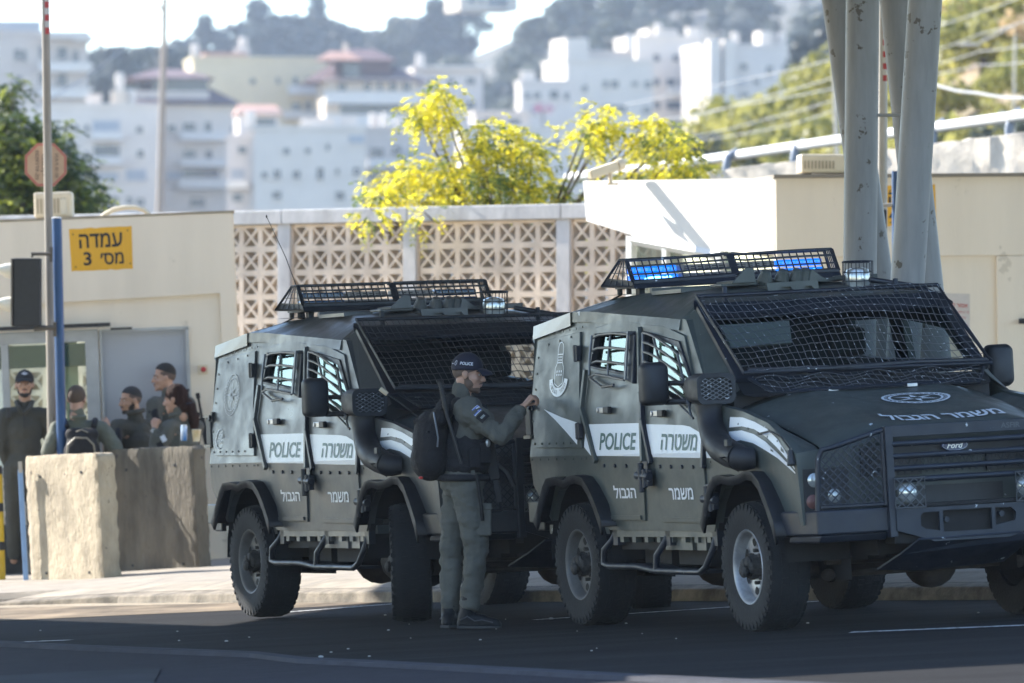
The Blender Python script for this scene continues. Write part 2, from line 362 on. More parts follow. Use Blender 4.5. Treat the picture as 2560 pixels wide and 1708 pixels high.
# origin: top right front corner
booth = at_frame('guard_booth', frame(583, 532, LD, R(3), .042))
tag(booth, 'cream rendered guard booth with grey door behind the concrete barriers at left', 'guard booth')
def hole_wall(mb, outer, holes, y0, y1, fl=None):
    'wall in the local xz plane with openings'
    loops = [[Vector((x, 0, z)) for x, z in outer]] + [[Vector((x, 0, z)) for x, z in h_] for h_ in holes]
    pts = [p for l_ in loops for p in l_]; tri = tessellate_polygon([[Vector((p.x, p.z, 0)) for p in l_] for l_ in loops])
    n = len(pts); vs = [(p.x, y0, p.z) for p in pts] + [(p.x, y1, p.z) for p in pts]
    fs = [tuple(t) for t in tri] + [tuple(n + i for i in t) for t in tri]; o = 0
    for l_ in loops:
        m_ = len(l_); fs += [(o + i, o + (i + 1) % m_, n + o + (i + 1) % m_, n + o + i) for i in range(m_)]; o += m_
    return mb.add(vs, fs)
def rect(x0, x1, z0, z1): return [(x0, z0), (x1, z0), (x1, z1), (x0, z1)]
HB = 3.35                                                               # booth height
mb = MB(); hole_wall(mb, rect(-3.6, 0, -HB, 0), [rect(-3.5, -1.30, -2.35, -1.03), rect(-1.285, -.46, -3.2, -1.04)], 0, .16)
mb.bx(-.16, 0, .16, 3.0, -HB, 0); mb.bx(-3.6, -3.44, .16, 3.0, -HB, 0)
mb.build('wall', M_cream, booth)
mb = MB(); hole_wall(mb, [(-.02, -HB), (-.02, 0), (-3.6, 0), (-3.6, -HB)], [[(-.16, -HB + .001), (-.155, -.74), (-3.59, -.80), (-3.59, -HB + .001)]], -.035, 0)
mb.build('raised_border', M_cream, booth, bevel=.01)
mb = MB(); mb.bx(-3.61, .01, -.042, 3.05, .003, .022); mb.build('roof', mat('roof_felt', (.40, .33, .24), .9, var=.3, scale=6), booth)
# window with frame, seen right through to the block wall behind
mb = MB()
for a in (rect(-3.5, -1.30, -1.13, -1.03), rect(-1.42, -1.30, -2.35, -1.13), rect(-3.5, -1.42, -2.35, -2.27), rect(-2.20, -2.13, -2.27, -1.13)):
    mb.bx(a[0][0], a[1][0], -.03, .10, a[0][1], a[2][1])
wf = mb.build('window', M_alu, booth, bevel=.006)
mb = MB(); mb.bx(-3.5, -1.42, .03, .04, -2.27, -1.13); mb.build('pane', M_glass, wf)
mb = MB(); mb.bx(-3.5, -1.42, .045, .075, -1.36, -1.15); mb.build('blind', mat('blind_green', (.03, .06, .06), .6), wf)
mb = MB(); mb.bx(-3.6, -1.18, -.10, -.03, -1.005, -.97); mb.bx(-1.18, -.98, -.05, -.03, -1.04, -1.02); mb.build('cable_tray', M_black, booth)
mb = MB(); mb.bx(-1.27, -.49, .02, .07, -3.2, -1.05); dr = mb.build('door', M_gdoor, booth)
mb = MB(); mb.bx(-.49, -.46, -.02, .08, -3.2, -1.04); mb.bx(-1.285, -.46, -.02, .08, -1.06, -1.035); mb.bx(-1.285, -1.262, -.02, .08, -3.2, -1.06); mb.build('door_frame', M_alu, dr)
mb = MB(); mb.bx(-.62, -.52, -.02, .02, -2.2, -2.17); mb.build('handle', M_black, dr)
# back wall with a big opening of its own so that light comes through
mb = MB(); hole_wall(mb, rect(-3.44, -.16, -HB, 0), [rect(-3.40, -1.40, -2.6, -.9)], 2.85, 3.0); mb.build('rear_wall', M_cream, booth)
mb = MB(); mb.bx(-1.62, -1.50, .5, .62, -HB, -1.0); mb.build('inner_post', mat('pale_green_paint', (.55, .60, .48), .7), booth)
# sign on the booth
BI = booth.matrix_world
def on_booth(px, py):
    o = BI.inverted() @ Vector((0, 0, CAM_Z)); t = BI.inverted() @ P(px, py, LD); d = t - o; s_ = (-.037 - o.y) / d.y; p = o + d * s_; return p
def sign(name, corners, lab, lines, Mw, ytop):
    s_ = at_frame(name, Mw); tag(s_, lab, 'sign'); mb = MB(); n = 14
    tl, tr, br, bl = [Vector(c_) for c_ in corners]
    top = [tl.lerp(tr, i / n) + Vector((0, 0, (noise.noise((i * .9, 3, 0)) * .010 if 0 < i < n else 0))) for i in range(n + 1)]
    bot = [br.lerp(bl, i / n) + Vector((0, 0, (noise.noise((i * 1.1, 9, 0)) * .010 if 0 < i < n else 0))) for i in range(n + 1)]
    mb.prism(top + bot, (0, .012, 0)); mb.build('plate', M_sign, s_)
    mb = MB(); mb.prism([tl + Vector((-.008, .013, .002)), tr + Vector((.008, .013, -.004)), br + Vector((.01, .013, -.012)), bl + Vector((-.006, .013, -.006))], (0, .010, 0)); mb.build('backing', M_black, s_)
    W = (tr - tl); H_ = (bl - tl)
    mb = MB()
    for txt, u0, u1, v0, v1, b in lines:
        lettering(mb, txt, lambda u, v, u0=u0, u1=u1, v0=v0, v1=v1: tl + W * (u0 + (u1 - u0) * u) + H_ * (v1 + (v0 - v1) * v) + Vector((0, -.003, 0)), b)
    mb.build('lettering', M_ink, s_)
    mb = MB()
    for u, v in ((.06, .13), (.93, .1), (.07, .9), (.94, .88)): mb.ell(tl + W * u + H_ * v, (.007, .005, .007), 8)
    mb.build('rivet', M_black, s_); return s_
o0 = on_booth(172, 573); c_ = [on_booth(*p) - o0 for p in ((172, 573), (329, 565), (332, 672), (179, 679))]
Ms = BI @ Matrix.Translation(o0)
sign('yellow_sign', c_, 'torn yellow plate with two lines of black Hebrew lettering on the left booth wall',
     [(heb('עמדה'), .15, .84, .13, .47, .014), (heb('מס׳'), .47, .84, .60, .88, .014), ('3', .20, .33, .56, .88, .016)], Ms, 0)
# emergency button
o_ = at_frame('emergency_button', BI @ Matrix.Translation(on_booth(507, 924))); tag(o_, 'small cream box with round red push button beside the grey booth door', 'push button')
mb = MB(); mb.bx(-.047, .047, -.02, .0, -.045, .045); mb.build('box', M_beige_pl, o_, bevel=.006)
mb = MB(); mb.lathe([(.026, 0), (.026, .022), (.02, .03)], (.006, -.02, 0), (0, -1, 0), 16); mb.build('button', M_red, o_, smooth=40)
# AC unit and bent hose on the roof
def ac_unit(Mw, lab, w, h_, d, flip=1):
    a = at_frame('air_conditioner', Mw); tag(a, lab, 'air conditioner')
    mb = MB(); mb.bx(0, w, 0, d, .03, h_); mb.build('casing', M_beige_pl, a, bevel=.02)
    mb = MB(); mb.bx(.03, .1, .05, d - .05, 0, .03); mb.bx(w - .1, w - .03, .05, d - .05, 0, .03); mb.build('foot', M_black, a)
    mb = MB()
    for i in range(9):
        x = .03 + i * .032; mb.bx(x, x + .010, -.008, -.001, .07, h_ - .06)
    mb.build('grille', mat('grille_shadow', (.30, .24, .16), .7), a)
    mb = MB(); mb.bx(w * .68, w * .86, -.012, -.001, h_ * .2, h_ * .75); mb.build('cover_panel', mat('cover_plastic', (.60, .52, .38), .6), a, bevel=.006)
    return a
ac_unit(Matrix.Translation(P(86, 553, 66.2)) @ Matrix.Rotation(-.03, 4, 'Y'), 'beige air conditioner unit on the flat roof of the left booth', .36, .27, .3)
h_ = MB(); pts = [P(252 + 120 * t * K, 0, 65.6) * 1 for t in (0,)]
arc = [P(250, 548, 65.8), P(262, 536, 65.8), P(285, 524, 65.8), P(312, 519, 65.8), P(340, 519, 65.8), P(360, 525, 65.8), P(372, 535, 65.8), P(380, 545, 65.8)]
h_.tube(arc, .022, 10); o = h_.build('bent_hose', M_beige_pl, smooth=60); tag(o, 'beige bent hose arching over the edge of the left booth roof', 'hose')

# ------------------------------------------------------------------ right guard booth
RD = 62.0
YW = R(-50)
rb = at_frame('gatehouse', frame(1937, 447, RD, 0, .012)); tag(rb, 'large cream and white gatehouse behind the right hand vehicle and columns', 'gatehouse')
HR = 3.3
def rotz(p, a): return (p[0] * math.cos(a) - p[1] * math.sin(a), p[0] * math.sin(a) + p[1] * math.cos(a))
# right (shaded) face, running off to the right
fa = R(8)
def RF(x, y, z): q = rotz((x, y), fa); return (q[0], q[1], z)
mb = MB()
for a in ((0, 3.2),): mb.add([RF(x, y, z) for (x, y) in ((0, 0), (a[1], 0), (a[1], 5), (0, 5)) for z in (-HR, 0)], [(0, 2, 3, 1), (2, 4, 5, 3), (4, 6, 7, 5), (6, 0, 1, 7), (1, 3, 5, 7), (0, 6, 4, 2)])
mb.build('wall', M_cream, rb)
mb = MB(); z1 = -.70
mb.add([RF(x, y, z) for (x, y) in ((0, -.03), (3.2, -.03), (3.2, -.002), (0, -.002)) for z in (z1, .01)], [(0, 2, 3, 1), (2, 4, 5, 3), (4, 6, 7, 5), (6, 0, 1, 7), (1, 3, 5, 7), (0, 6, 4, 2)])
mb.add([RF(x, y, z) for (x, y) in ((1.98, -.03), (3.2, -.03), (3.2, -.002), (1.98, -.002)) for z in (-HR, z1 - .002)], [(0, 2, 3, 1), (2, 4, 5, 3), (4, 6, 7, 5), (6, 0, 1, 7), (1, 3, 5, 7), (0, 6, 4, 2)])
mb.build('raised_border', M_cream, rb, bevel=.008)
mb = MB(); mb.add([RF(x, y, z) for (x, y) in ((-.02, -.07), (3.25, -.07), (3.25, 5), (-.02, 5)) for z in (.003, .035)], [(0, 2, 3, 1), (2, 4, 5, 3), (4, 6, 7, 5), (6, 0, 1, 7), (1, 3, 5, 7), (0, 6, 4, 2)])
mb.build('roof', mat('roof_edge', (.22, .19, .15), .9), rb)
# sunlit white fascia over the left-facing window, tapering towards its far end
wa = R(180 - 52); wx = Vector((math.cos(wa), math.sin(wa), 0)); wn_ = Vector((-wx.y, wx.x, 0))   # direction along the face, going left and away
if wn_.y > 0: wn_ = -wn_
def fas(px, py):
    'point of the fascia plane under a photo pixel'
    I = rb.matrix_world.inverted(); o = I @ Vector((0, 0, CAM_Z)); t = I @ P(px, py, RD); d = t - o; n = wn_
    s_ = (n.dot(Vector((0, 0, 0))) - n.dot(o)) / n.dot(d); return o + d * s_
pa = [fas(1457, 452), fas(1936, 446), fas(1936, 632), fas(1800, 628), fas(1575, 586), fas(1466, 553)]
mb = MB(); mb.prism(pa, wn_ * -.35); mb.build('fascia', M_white, rb)
pb = [fas(1466, 556), fas(1573, 587), fas(1573, 900), fas(1936, 900), fas(1936, 630), fas(1800, 629)]
mb = MB(); q0, q1 = fas(1574, 588), fas(1936, 632)
mb.prism([fas(1574, 770), fas(1936, 770), fas(1936, 1000), fas(1574, 1000)], wn_ * -.2); mb.build('lower_wall', M_white, rb)
mb = MB()
mb.tube([fas(1578, 590), fas(1578, 770)], .05, 4); mb.tube([fas(1580, 600), fas(1800, 640)], .045, 4); mb.tube([fas(1665, 610), fas(1665, 770)], .04, 4); mb.tube([fas(1800, 630), fas(1800, 770)], .05, 4); mb.tube([fas(1580, 768), fas(1930, 768)], .04, 4)
w_ = mb.build('window', mat('white_window_frame', (.70, .69, .66), .5), rb)
mb = MB(); mb.prism([fas(1580, 600) - wn_ * .05, fas(1930, 645) - wn_ * .05, fas(1930, 770) - wn_ * .05, fas(1580, 770) - wn_ * .05], wn_ * -.01); mb.build('pane', glassmat('gatehouse_glass', (.55, .62, .58), .25), w_)
mb = MB(); mb.prism([fas(1574, 590) - wn_ * 1.0, fas(1936, 600) - wn_ * 1.0, fas(1936, 900) - wn_ * 1.0, fas(1574, 900) - wn_ * 1.0], wn_ * -.05); mb.build('inner_wall', mat('inner_plaster', (.5, .5, .45), .8), rb)
mb = MB(); mb.bx(0, .05, 0, .05, 0, .05)
# things on the gatehouse
RI = rb.matrix_world
def on_right(px, py, yy=-.032):
    I = RI.inverted(); o = I @ Vector((0, 0, CAM_Z)); t = I @ P(px, py, RD); d = t - o
    n = Vector((-math.sin(fa), math.cos(fa), 0)); s_ = (yy - n.dot(o)) / n.dot(d); p = o + d * s_; return p
Mrot = RI @ Matrix.Rotation(fa, 4, 'Z')
def r_local(px, py, yy=-.032): return Matrix.Rotation(-fa, 4, 'Z') @ on_right(px, py, yy)
o0 = r_local(2218, 464); c_ = [r_local(*p) - o0 for p in ((2218, 464), (2338, 461), (2341, 555), (2219, 567))]
sign('yellow_sign', c_, 'yellow plate with black Hebrew lettering and a four, half hidden by the right hand column', [(heb('עמדה'), .03, .9, .16, .45, .014), (heb('מס׳'), .40, .9, .60, .86, .014), ('4', .03, .19, .57, .89, .016)], Mrot @ Matrix.Translation(o0), 0)
o0 = r_local(2354, 733, 0); n_ = at_frame('paper_notice', Mrot @ Matrix.Translation(o0)); tag(n_, 'pale paper notice in faded red lettering taped to the cream gatehouse wall', 'notice')
pz = [r_local(*p, 0) - o0 for p in ((2354, 733), (2424, 735), (2424, 838), (2354, 836))]
mb = MB(); mb.prism([p + Vector((0, -.006, 0)) for p in pz], (0, .005, 0)); mb.build('sheet', mat('notice_paper', (.56, .50, .45), .7, var=.08, scale=9), n_)
mb = MB(); W = pz[1]; H_ = pz[3]
for t, u0, u1, v0, v1, b in ((heb('אסור לצלם'), .07, .92, .22, .34, .016), ('PHOTOGRAPHY IS', .03, .97, .42, .48, .0), ('FORBIDDEN', .15, .85, .55, .61, .0), ('ممنوع التصوير'[::-1], .1, .93, .71, .82, .01)):
    lettering(mb, t, lambda u, v, u0=u0, u1=u1, v0=v0, v1=v1: W * (u0 + (u1 - u0) * u) + H_ * (v1 + (v0 - v1) * v) + Vector((0, -.0085, 0)), b)
mb.build('lettering', mat('faded_red_ink', (.42, .09, .08), .7), n_)
o0 = r_local(2552, 803, -.03); o = at_frame('pull_handle', Mrot @ Matrix.Translation(o0)); tag(o, 'black bar handle on the cream gatehouse wall at the right edge', 'handle')
mb = MB(); mb.tube([(-.025, -.05, 0), (.25, -.05, 0)], .024, 12); mb.build('grip', M_black, o, smooth=50); mb = MB(); mb.bx(.05, .09, -.05, .03, -.015, .015); mb.build('bracket', M_black, o)
ac_unit(Matrix.Translation(P(2003, 441, 62.6)) @ Matrix.Rotation(R(6), 4, 'Z'), 'beige air conditioner unit on the gatehouse roof beside the columns', .62, .20, .3)
o = at_frame('security_camera', Matrix.Translation(P(1518, 430, 63.4))); tag(o, 'beige bullet security camera tilted on the white gatehouse roof corner', 'security camera')
mb = MB(); a = Vector((-.165, -.05, -.03)); b = Vector((.09, .1, .06)); mb.bar(a, b, .085, .085); mb.build('housing', M_beige_pl, o, bevel=.012)
mb = MB(); mb.tube([b, b + (b - a) * .2], .055, 14); mb.build('end_cap', M_beige_pl, o, smooth=50)
mb = MB(); mb.tube([(.03, .05, -.1), (.03, .05, .02)], .02, 8); mb.bx(-.0, .10, .02, .10, -.115, -.10); mb.build('bracket', M_beige_pl, o)
# ------------------------------------------------------------------ open block wall with posts and coping
wang = R(-37.0); WX = Vector((math.cos(wang), math.sin(wang), 0)); WO = P(713, 520, 73.0); WN = Vector((WX.y, -WX.x, 0))   # faces the camera
S = 0.25
def on_wall(px):
    d = Vector(((px - CX) / F_PX, 1.0)); n = Vector((WN.x, WN.y)); t = n.dot(Vector((WO.x, WO.y))) / n.dot(d)
    return (Vector((d.x * t, d.y * t)) - Vector((WO.x, WO.y))).dot(Vector((WX.x, WX.y)))
Mw = Matrix(((WX.x, -WN.x, 0, WO.x), (WX.y, -WN.y, 0, WO.y), (0, 0, 1, WO.z), (0, 0, 0, 1)))
bw = at_frame('block_wall', Mw); tag(bw, 'long open breeze block wall with pale concrete posts and coping behind the vehicles', 'wall')
posts = [on_wall(-250), on_wall(60), on_wall(713), on_wall(1027), on_wall(1411), on_wall(1411) * 2 - on_wall(1027), on_wall(1411) * 2 - on_wall(1027) + 2.0]
posts[1] = posts[2] - 1.95; posts[0] = posts[1] - 1.95
top = -.02; ch = .17
for x in posts:
    mb = MB(); mb.bx(x - .085, x + .085, -.03, .2, -4.2, -ch); mb.build('post', M_post, bw, bevel=.008)
for a, b in zip(posts[:-1], posts[1:]):
    mb = MB(); mb.bx(a, b - .006, -.06, .23, -ch, top + rng.uniform(-.004, .004)); mb.build('coping', M_post, bw, bevel=.012)
    n = max(1, round((b - a - .17) / S)); s_ = (b - a - .17) / n; mb = MB(); x0 = a + .085; zt = -ch - .005
    nrow = 14; d0, d1, t = .005, .165, .030
    for i in range(n + 1):
        x = x0 + i * s_; w = t if 0 < i < n else t / 2; xa = x - (w if i > 0 else 0); xb = x + (w if i < n else 0)
        if xb > xa: mb.bx(xa, xb, d0, d1, zt - nrow * S, zt)
    for j in range(nrow + 1):
        z = zt - j * S; za = z - (t if j < nrow else 0); zb = z + (t if j > 0 else 0)
        for i in range(n): mb.bx(x0 + i * s_ + t, x0 + (i + 1) * s_ - t, d0 + .001, d1 - .001, za, zb)
    for j in range(nrow):
        for i in range(n):
            xc = x0 + (i + .5) * s_; zc = zt - (j + .5) * S; hx = s_ / 2 - t + .004; hz = S / 2 - t + .004
            for sg in (1, -1):
                mb.bar((xc - hx, .062 + .0015 * sg, zc - hz * sg), (xc + hx, .062 + .0015 * sg, zc + hz * sg), .10, .026, (0, 1, 0)) if False else \
                mb.obox((xc, .085 + .0015 * sg, zc), (hx, 0, hz * sg), (0, 1, 0), (-hz * sg, 0, hx), math.hypot(hx, hz), .075, .013)
    mb.build('block_panel', M_block, bw)

# ------------------------------------------------------------------ concrete barriers
def slab(name, px, py, d, yaw, L, T, H_, m, lab, taper=.0, lean=.053):
    'rough concrete block standing on the ground: px, py = bottom left front corner'
    Mx = Matrix.Translation(P(px, py, d)) @ Matrix.Rotation(-lean, 4, 'Y') @ Matrix.Rotation(yaw, 4, 'Z'); o = at_frame(name, Mx)
    tag(o, lab, 'concrete barrier', 'concrete barriers on the pavement'); me = MB(); nx, nz, ny = 26, 30, 7
    def pt(u, v, w):
        x = u * L; y = w * T + taper * (v) * (1 - 2 * w) ; z = v * H_
        k = noise.noise((x * 9 + px, y * 9, z * 9)) * .007 + noise.noise((x * 30, y * 30 + px, z * 30)) * .004
        ed = min(1, (min(u, 1 - u) * L) / .03) ; ez = min(1, (1 - v) * H_ / .03)
        r = (1 - ed) * (.012 + .012 * noise.noise((z * 14 + px, x, y))) + (1 - ez) * (.010 + .012 * noise.noise((x * 14, y * 9, px)))
        sx = 1 if u < .5 else -1; sy = 1 if w < .5 else -1
        return (x + sx * r * (1 - ed), y + sy * (r + k), z - r * (1 - ez))
    for w in (0, 1): me.grid([[pt(i / nx, j / nz, w) for i in range(nx + 1)] for j in range(nz + 1)])
    for u in (0, 1): me.grid([[pt(u, j / nz, i / ny) for i in range(ny + 1)] for j in range(nz + 1)])
    for v in (0, 1): me.grid([[pt(i / nx, v, j / ny) for i in range(nx + 1)] for j in range(ny + 1)])
    b = me.build('block', m, o, smooth=50)
    for u, v in ((.22, .84), (.78, .86), (.24, .14), (.82, .14)): mb = MB(); mb.lathe([(.013, 0), (.013, .012)], (u * L, -.008, v * H_), (0, 1, 0), 10); mb.build('tie_hole', M_black, o)
    return o
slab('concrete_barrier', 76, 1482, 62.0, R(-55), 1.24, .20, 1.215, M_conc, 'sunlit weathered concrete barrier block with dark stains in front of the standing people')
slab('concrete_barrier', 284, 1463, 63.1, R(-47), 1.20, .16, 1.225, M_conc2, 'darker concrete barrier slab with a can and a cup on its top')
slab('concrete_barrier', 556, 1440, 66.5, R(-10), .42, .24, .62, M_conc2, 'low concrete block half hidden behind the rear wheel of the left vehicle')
# drink can and cup on the barrier
def on_bar(px, py): return P(px, py, 62.42)
c = on_bar(460, 1102); o = empty('drink_can', c); tag(o, 'tall blue and silver drink can standing on the dark barrier', 'can')
mb = MB(); mb.lathe([(.024, 0), (.029, .006), (.029, .125), (.025, .136)], (0, 0, 0), (0, 0, 1), 20); mb.build('can_body', mat('can_blue', (.03, .22, .62), .3, .4, color2=(.65, .68, .72), scale=14, stretch=(1, 1, .4)), o, smooth=40)
mb = MB(); mb.lathe([(.025, .136), (.025, .140), (.022, .137)], (0, 0, 0), (0, 0, 1), 20); mb.build('can_lid', mat('can_metal', (.7, .7, .72), .3, .9), o)
c = on_bar(491, 1104); o = empty('paper_cup', c); tag(o, 'pale paper cup with a tan band beside the blue can', 'cup')
mb = MB(); mb.lathe([(.030, 0), (.043, .106), (.040, .106), (.028, .004)], (0, 0, 0), (0, 0, 1), 22); mb.build('cup_body', mat('cup_paper', (.72, .62, .45), .7, color2=(.55, .40, .2), scale=12), o, smooth=40)
mb = MB(); mb.tube([(.0415 * math.cos(a * .2856), .0415 * math.sin(a * .2856), .106) for a in range(22)], .002, 6, True); mb.build('cup_rim', mat('cup_white', (.8, .76, .68), .6), o)

# ------------------------------------------------------------------ posts, signal, boom poles, bollard at the left
def pole(name, a, b, r, m, lab, cat, n=16):
    o = empty(name, a); I = o.matrix_world.inverted(); mb = MB(); mb.tube([I @ a, I @ b], r, n); mb.build('shaft', m, o, smooth=60); tag(o, lab, cat); return o
b0 = P(162, 1470, 63.2); b1 = P(142, 546, 63.2)
bp = pole('blue_post', b0, b1, .044, M_blue, 'blue painted steel post standing behind the sunlit barrier', 'post')
I = bp.matrix_world.inverted(); mb = MB(); mb.lathe([(.046, 0), (.046, .006), (.03, .012)], I @ b1, (0, 0, 1), 16); mb.build('cap', mat('cap_white', (.6, .6, .6), .5), bp)
sg = empty('signal_box', P(68, 732, 63.1)); tag(sg, 'black two lamp traffic signal seen from behind on the blue post', 'traffic signal'); I = sg.matrix_world.inverted()
mb = MB(); a = I @ P(30, 646, 63.1); b = I @ P(103, 816, 63.1); mb.bx(a.x + .01, b.x, -.06, .10, b.z, a.z); mb.build('housing', M_black, sg, bevel=.012)
mb = MB(); mb.bx(a.x - .006, a.x + .009, -.08, .12, b.z + .004, a.z - .002); mb.build('front_frame', mat('signal_edge', (.12, .10, .08), .6), sg, bevel=.004)
for py in (680, 764):
    mb = MB(); c = I @ P(28, py, 63.1); rows = []
    for i in range(6):
        x = c.x - .11 * i / 5; q = 1 - (i / 5) ** 2 * .55; rows.append([(x, .0 + .07 * math.cos(t), c.z + .01 - (1 - q) * -.045 + .07 * q * math.sin(t) - (1 - q) * .02) for t in [math.pi * 2 * k / 16 for k in range(17)]])
    mb.grid(rows); mb.build('visor', mat('visor_cream', (.70, .66, .56), .6) if py == 680 else bpy.data.materials['visor_cream'], sg, smooth=True)
mb = MB(); mb.tube([I @ P(80, 644, 63.1), I @ P(78, 635, 63.1), I @ P(126, 635, 63.1)], .016, 8); mb.bar(I @ P(128, 618, 63.12), I @ P(128, 655, 63.12), .03, .03); mb.build('arm', mat('bracket_brown', (.10, .085, .07), .7), sg); mb = MB(); mb.tube([I @ P(85, 823, 63.1), I @ P(136, 819, 63.1)], .022, 8); mb.bar(I @ P(137, 805, 63.12), I @ P(137, 842, 63.12), .035, .03); mb.build('arm', bpy.data.materials['bracket_brown'], sg)
def boom(name, a, b, r, lab, strip_from, strip_to, n, sgn):
    o = empty(name, a); I = o.matrix_world.inverted(); mb = MB(); A_ = I @ a; B_ = I @ b
    mb.tube([A_, B_], [r * 1.15, r * .95], 16); mb.build('arm', M_pole if sgn > 0 and n == 4 else M_galv, o, smooth=60)
    rd = MB(); wt = MB()
    for k in range(n * 2):
        t0 = strip_from + (strip_to - strip_from) * k / (n * 2); t1 = strip_from + (strip_to - strip_from) * (k + 1) / (n * 2)
        p, q = A_.lerp(B_, t0), A_.lerp(B_, t1); d = Vector((sgn * r * .35, -r * .55, 0))
        (rd if k % 2 == 0 else wt).tube([p + d, q + d + Vector((0, 0, -.0))], r * .62, 10)
    rd.build('red_stripe', M_red, o); wt.build('pale_stripe', mat('stripe_grey', (.45, .42, .38), .6), o)
    tag(o, lab, 'boom barrier'); return o
boom('boom_barrier', P(136, 1470, 63.4), P(112, -60, 63.4), .038, 'raised boom barrier arm with red stripes standing at the left of the picture', .905, .99, 4, 1)
boom('boom_barrier', P(2205, 760, 60.5), P(2208, -200, 60.5), .040, 'raised boom barrier arm with red stripes between the thick grey columns', .58, .735, 5, 1)
bp2 = pole('blue_post', P(2243, 760, 59.5), P(2241, 428, 59.5), .040, M_blue, 'blue steel post half hidden between the thick grey columns', 'post')
I = bp2.matrix_world.inverted(); mb = MB(); mb.tube([I @ P(2200, 514, 59.5), I @ P(2240, 512, 59.5)], .016, 8); mb.build('arm', M_galv, bp2)
o = empty('signal_box', P(2207, 600, 59.8)); tag(o, 'narrow black signal box behind the gap of the grey columns', 'traffic signal'); I = o.matrix_world.inverted()
mb = MB(); a = I @ P(2194, 524, 59.8); b = I @ P(2217, 690, 59.8); mb.bx(a.x, b.x, 0, .16, b.z, a.z); mb.build('housing', M_black, o, bevel=.01); mb = MB(); mb.bx(a.x - .012, a.x - .001, -.01, .17, b.z, a.z); mb.build('front_frame', M_galv, o)
# stop sign on the boom, seen from the back with its print showing through
c = P(114, 412, 63.52); o = at_frame('stop_sign', Matrix.Translation(c)); tag(o, 'octagonal sign seen from its pale back with a red rim on the boom arm', 'stop sign')
oc = [Vector((.205 * math.cos(R(22.5 + 45 * k)), 0, .212 * math.sin(R(22.5 + 45 * k)))) for k in range(8)]
mb = MB(); mb.prism(oc, (0, .008, 0)); mb.build('plate', mat('sign_back', (.56, .38, .25), .7, var=.15, scale=6), o)
mb = MB()
for k in range(8):
    a, b = oc[k], oc[(k + 1) % 8]; a2, b2 = a * .88, b * .88; d = Vector((0, -.003, 0)); mb.add([a * .985 + d, b * .985 + d, b2 + d, a2 + d], [(0, 1, 2, 3)])
mb.build('rim', mat('faded_red', (.48, .16, .12), .6), o)
mb = MB()
for t, x0, x1, z0, z1 in (('05-9719520', -.095, -.062, -.135, .13), (heb('שוטף'), -.045, -.010, -.10, .10), ('P.A.N', .085, .115, .0, .10), ('BO1 10A', .085, .115, -.115, -.02)):
    lettering(mb, t, lambda u, v, x0=x0, x1=x1, z0=z0, z1=z1: Vector((x0 + (x1 - x0) * v, -.004, z0 + (z1 - z0) * u)), .01)
mb.build('lettering', mat('faded_ink', (.18, .13, .10), .7), o)
# thin pale blue rail post beside the barrier, yellow bollard, carton
o = empty('rail_post', P(66, 1466, 61.9)); I = o.matrix_world.inverted(); tag(o, 'thin pale blue metal post leaning beside the sunlit barrier', 'post')
mb = MB(); mb.bar(I @ P(66, 1462, 61.9), I @ P(51, 1175, 61.9), .045, .03, (0, 1, 0)); mb.build('shaft', M_lblue, o, bevel=.004)
mb = MB(); mb.bar(I @ P(51.5, 1182, 61.88), I @ P(50, 1154, 61.88), .032, .05, (0, 1, 0)); mb.build('bracket', mat('bracket_grey', (.45, .42, .38), .7), o); mb = MB(); mb.bar(I @ P(66, 1474, 61.88), I @ P(65, 1456, 61.88), .06, .06, (0, 1, 0)); mb.build('foot', M_kerb, o)
o = empty('bollard', P(-6, 1466, 62.5)); I = o.matrix_world.inverted(); tag(o, 'yellow bollard with black bands cut off by the left edge', 'bollard')
mb = MB(); mb.tube([(0, 0, 0), I @ P(-16, 1165, 62.5)], .075, 18); mb.build('shaft', mat('yellow_paint', (.62, .40, .01), .5, var=.3, scale=6), o, smooth=60)
for t in (.30, .62, .93):
    p = (I @ P(-16, 1165, 62.5)) * t; mb = MB(); mb.tube([p, p + (I @ P(-16, 1165, 62.5)) * .07], .0765, 18); mb.build('band', M_black, o, smooth=60)
o = empty('carton', P(34, 1290, 64.2)); I = o.matrix_world.inverted(); tag(o, 'brown cardboard carton in the dark behind the barrier at left', 'carton')
mb = MB(); a = I @ P(14, 1312, 64.2); b = I @ P(56, 1242, 64.2); mb.bx(a.x, b.x, 0, .2, a.z, b.z); mb.build('box', mat('cardboard', (.30, .19, .09), .9, var=.15, scale=5), o)
mb = MB(); mb.bx(a.x + .04, a.x + .08, -.002, .2, a.z, b.z + .002); mb.build('tape', mat('tape', (.36, .25, .14), .4), o)
o = empty('low_cabinet', P(34, 1440, 64.4)); I = o.matrix_world.inverted(); tag(o, 'black low cabinet under the brown carton at left', 'cabinet')
mb = MB(); a = I @ P(-60, 1440, 64.4); b = I @ P(62, 1313, 64.4); mb.bx(a.x, b.x, 0, .35, a.z, b.z); mb.build('casing', M_black, o, bevel=.01); mb = MB(); mb.bx(a.x, b.x + .01, -.02, .36, b.z, b.z + .004); mb.build('shelf_top', M_galv, o)
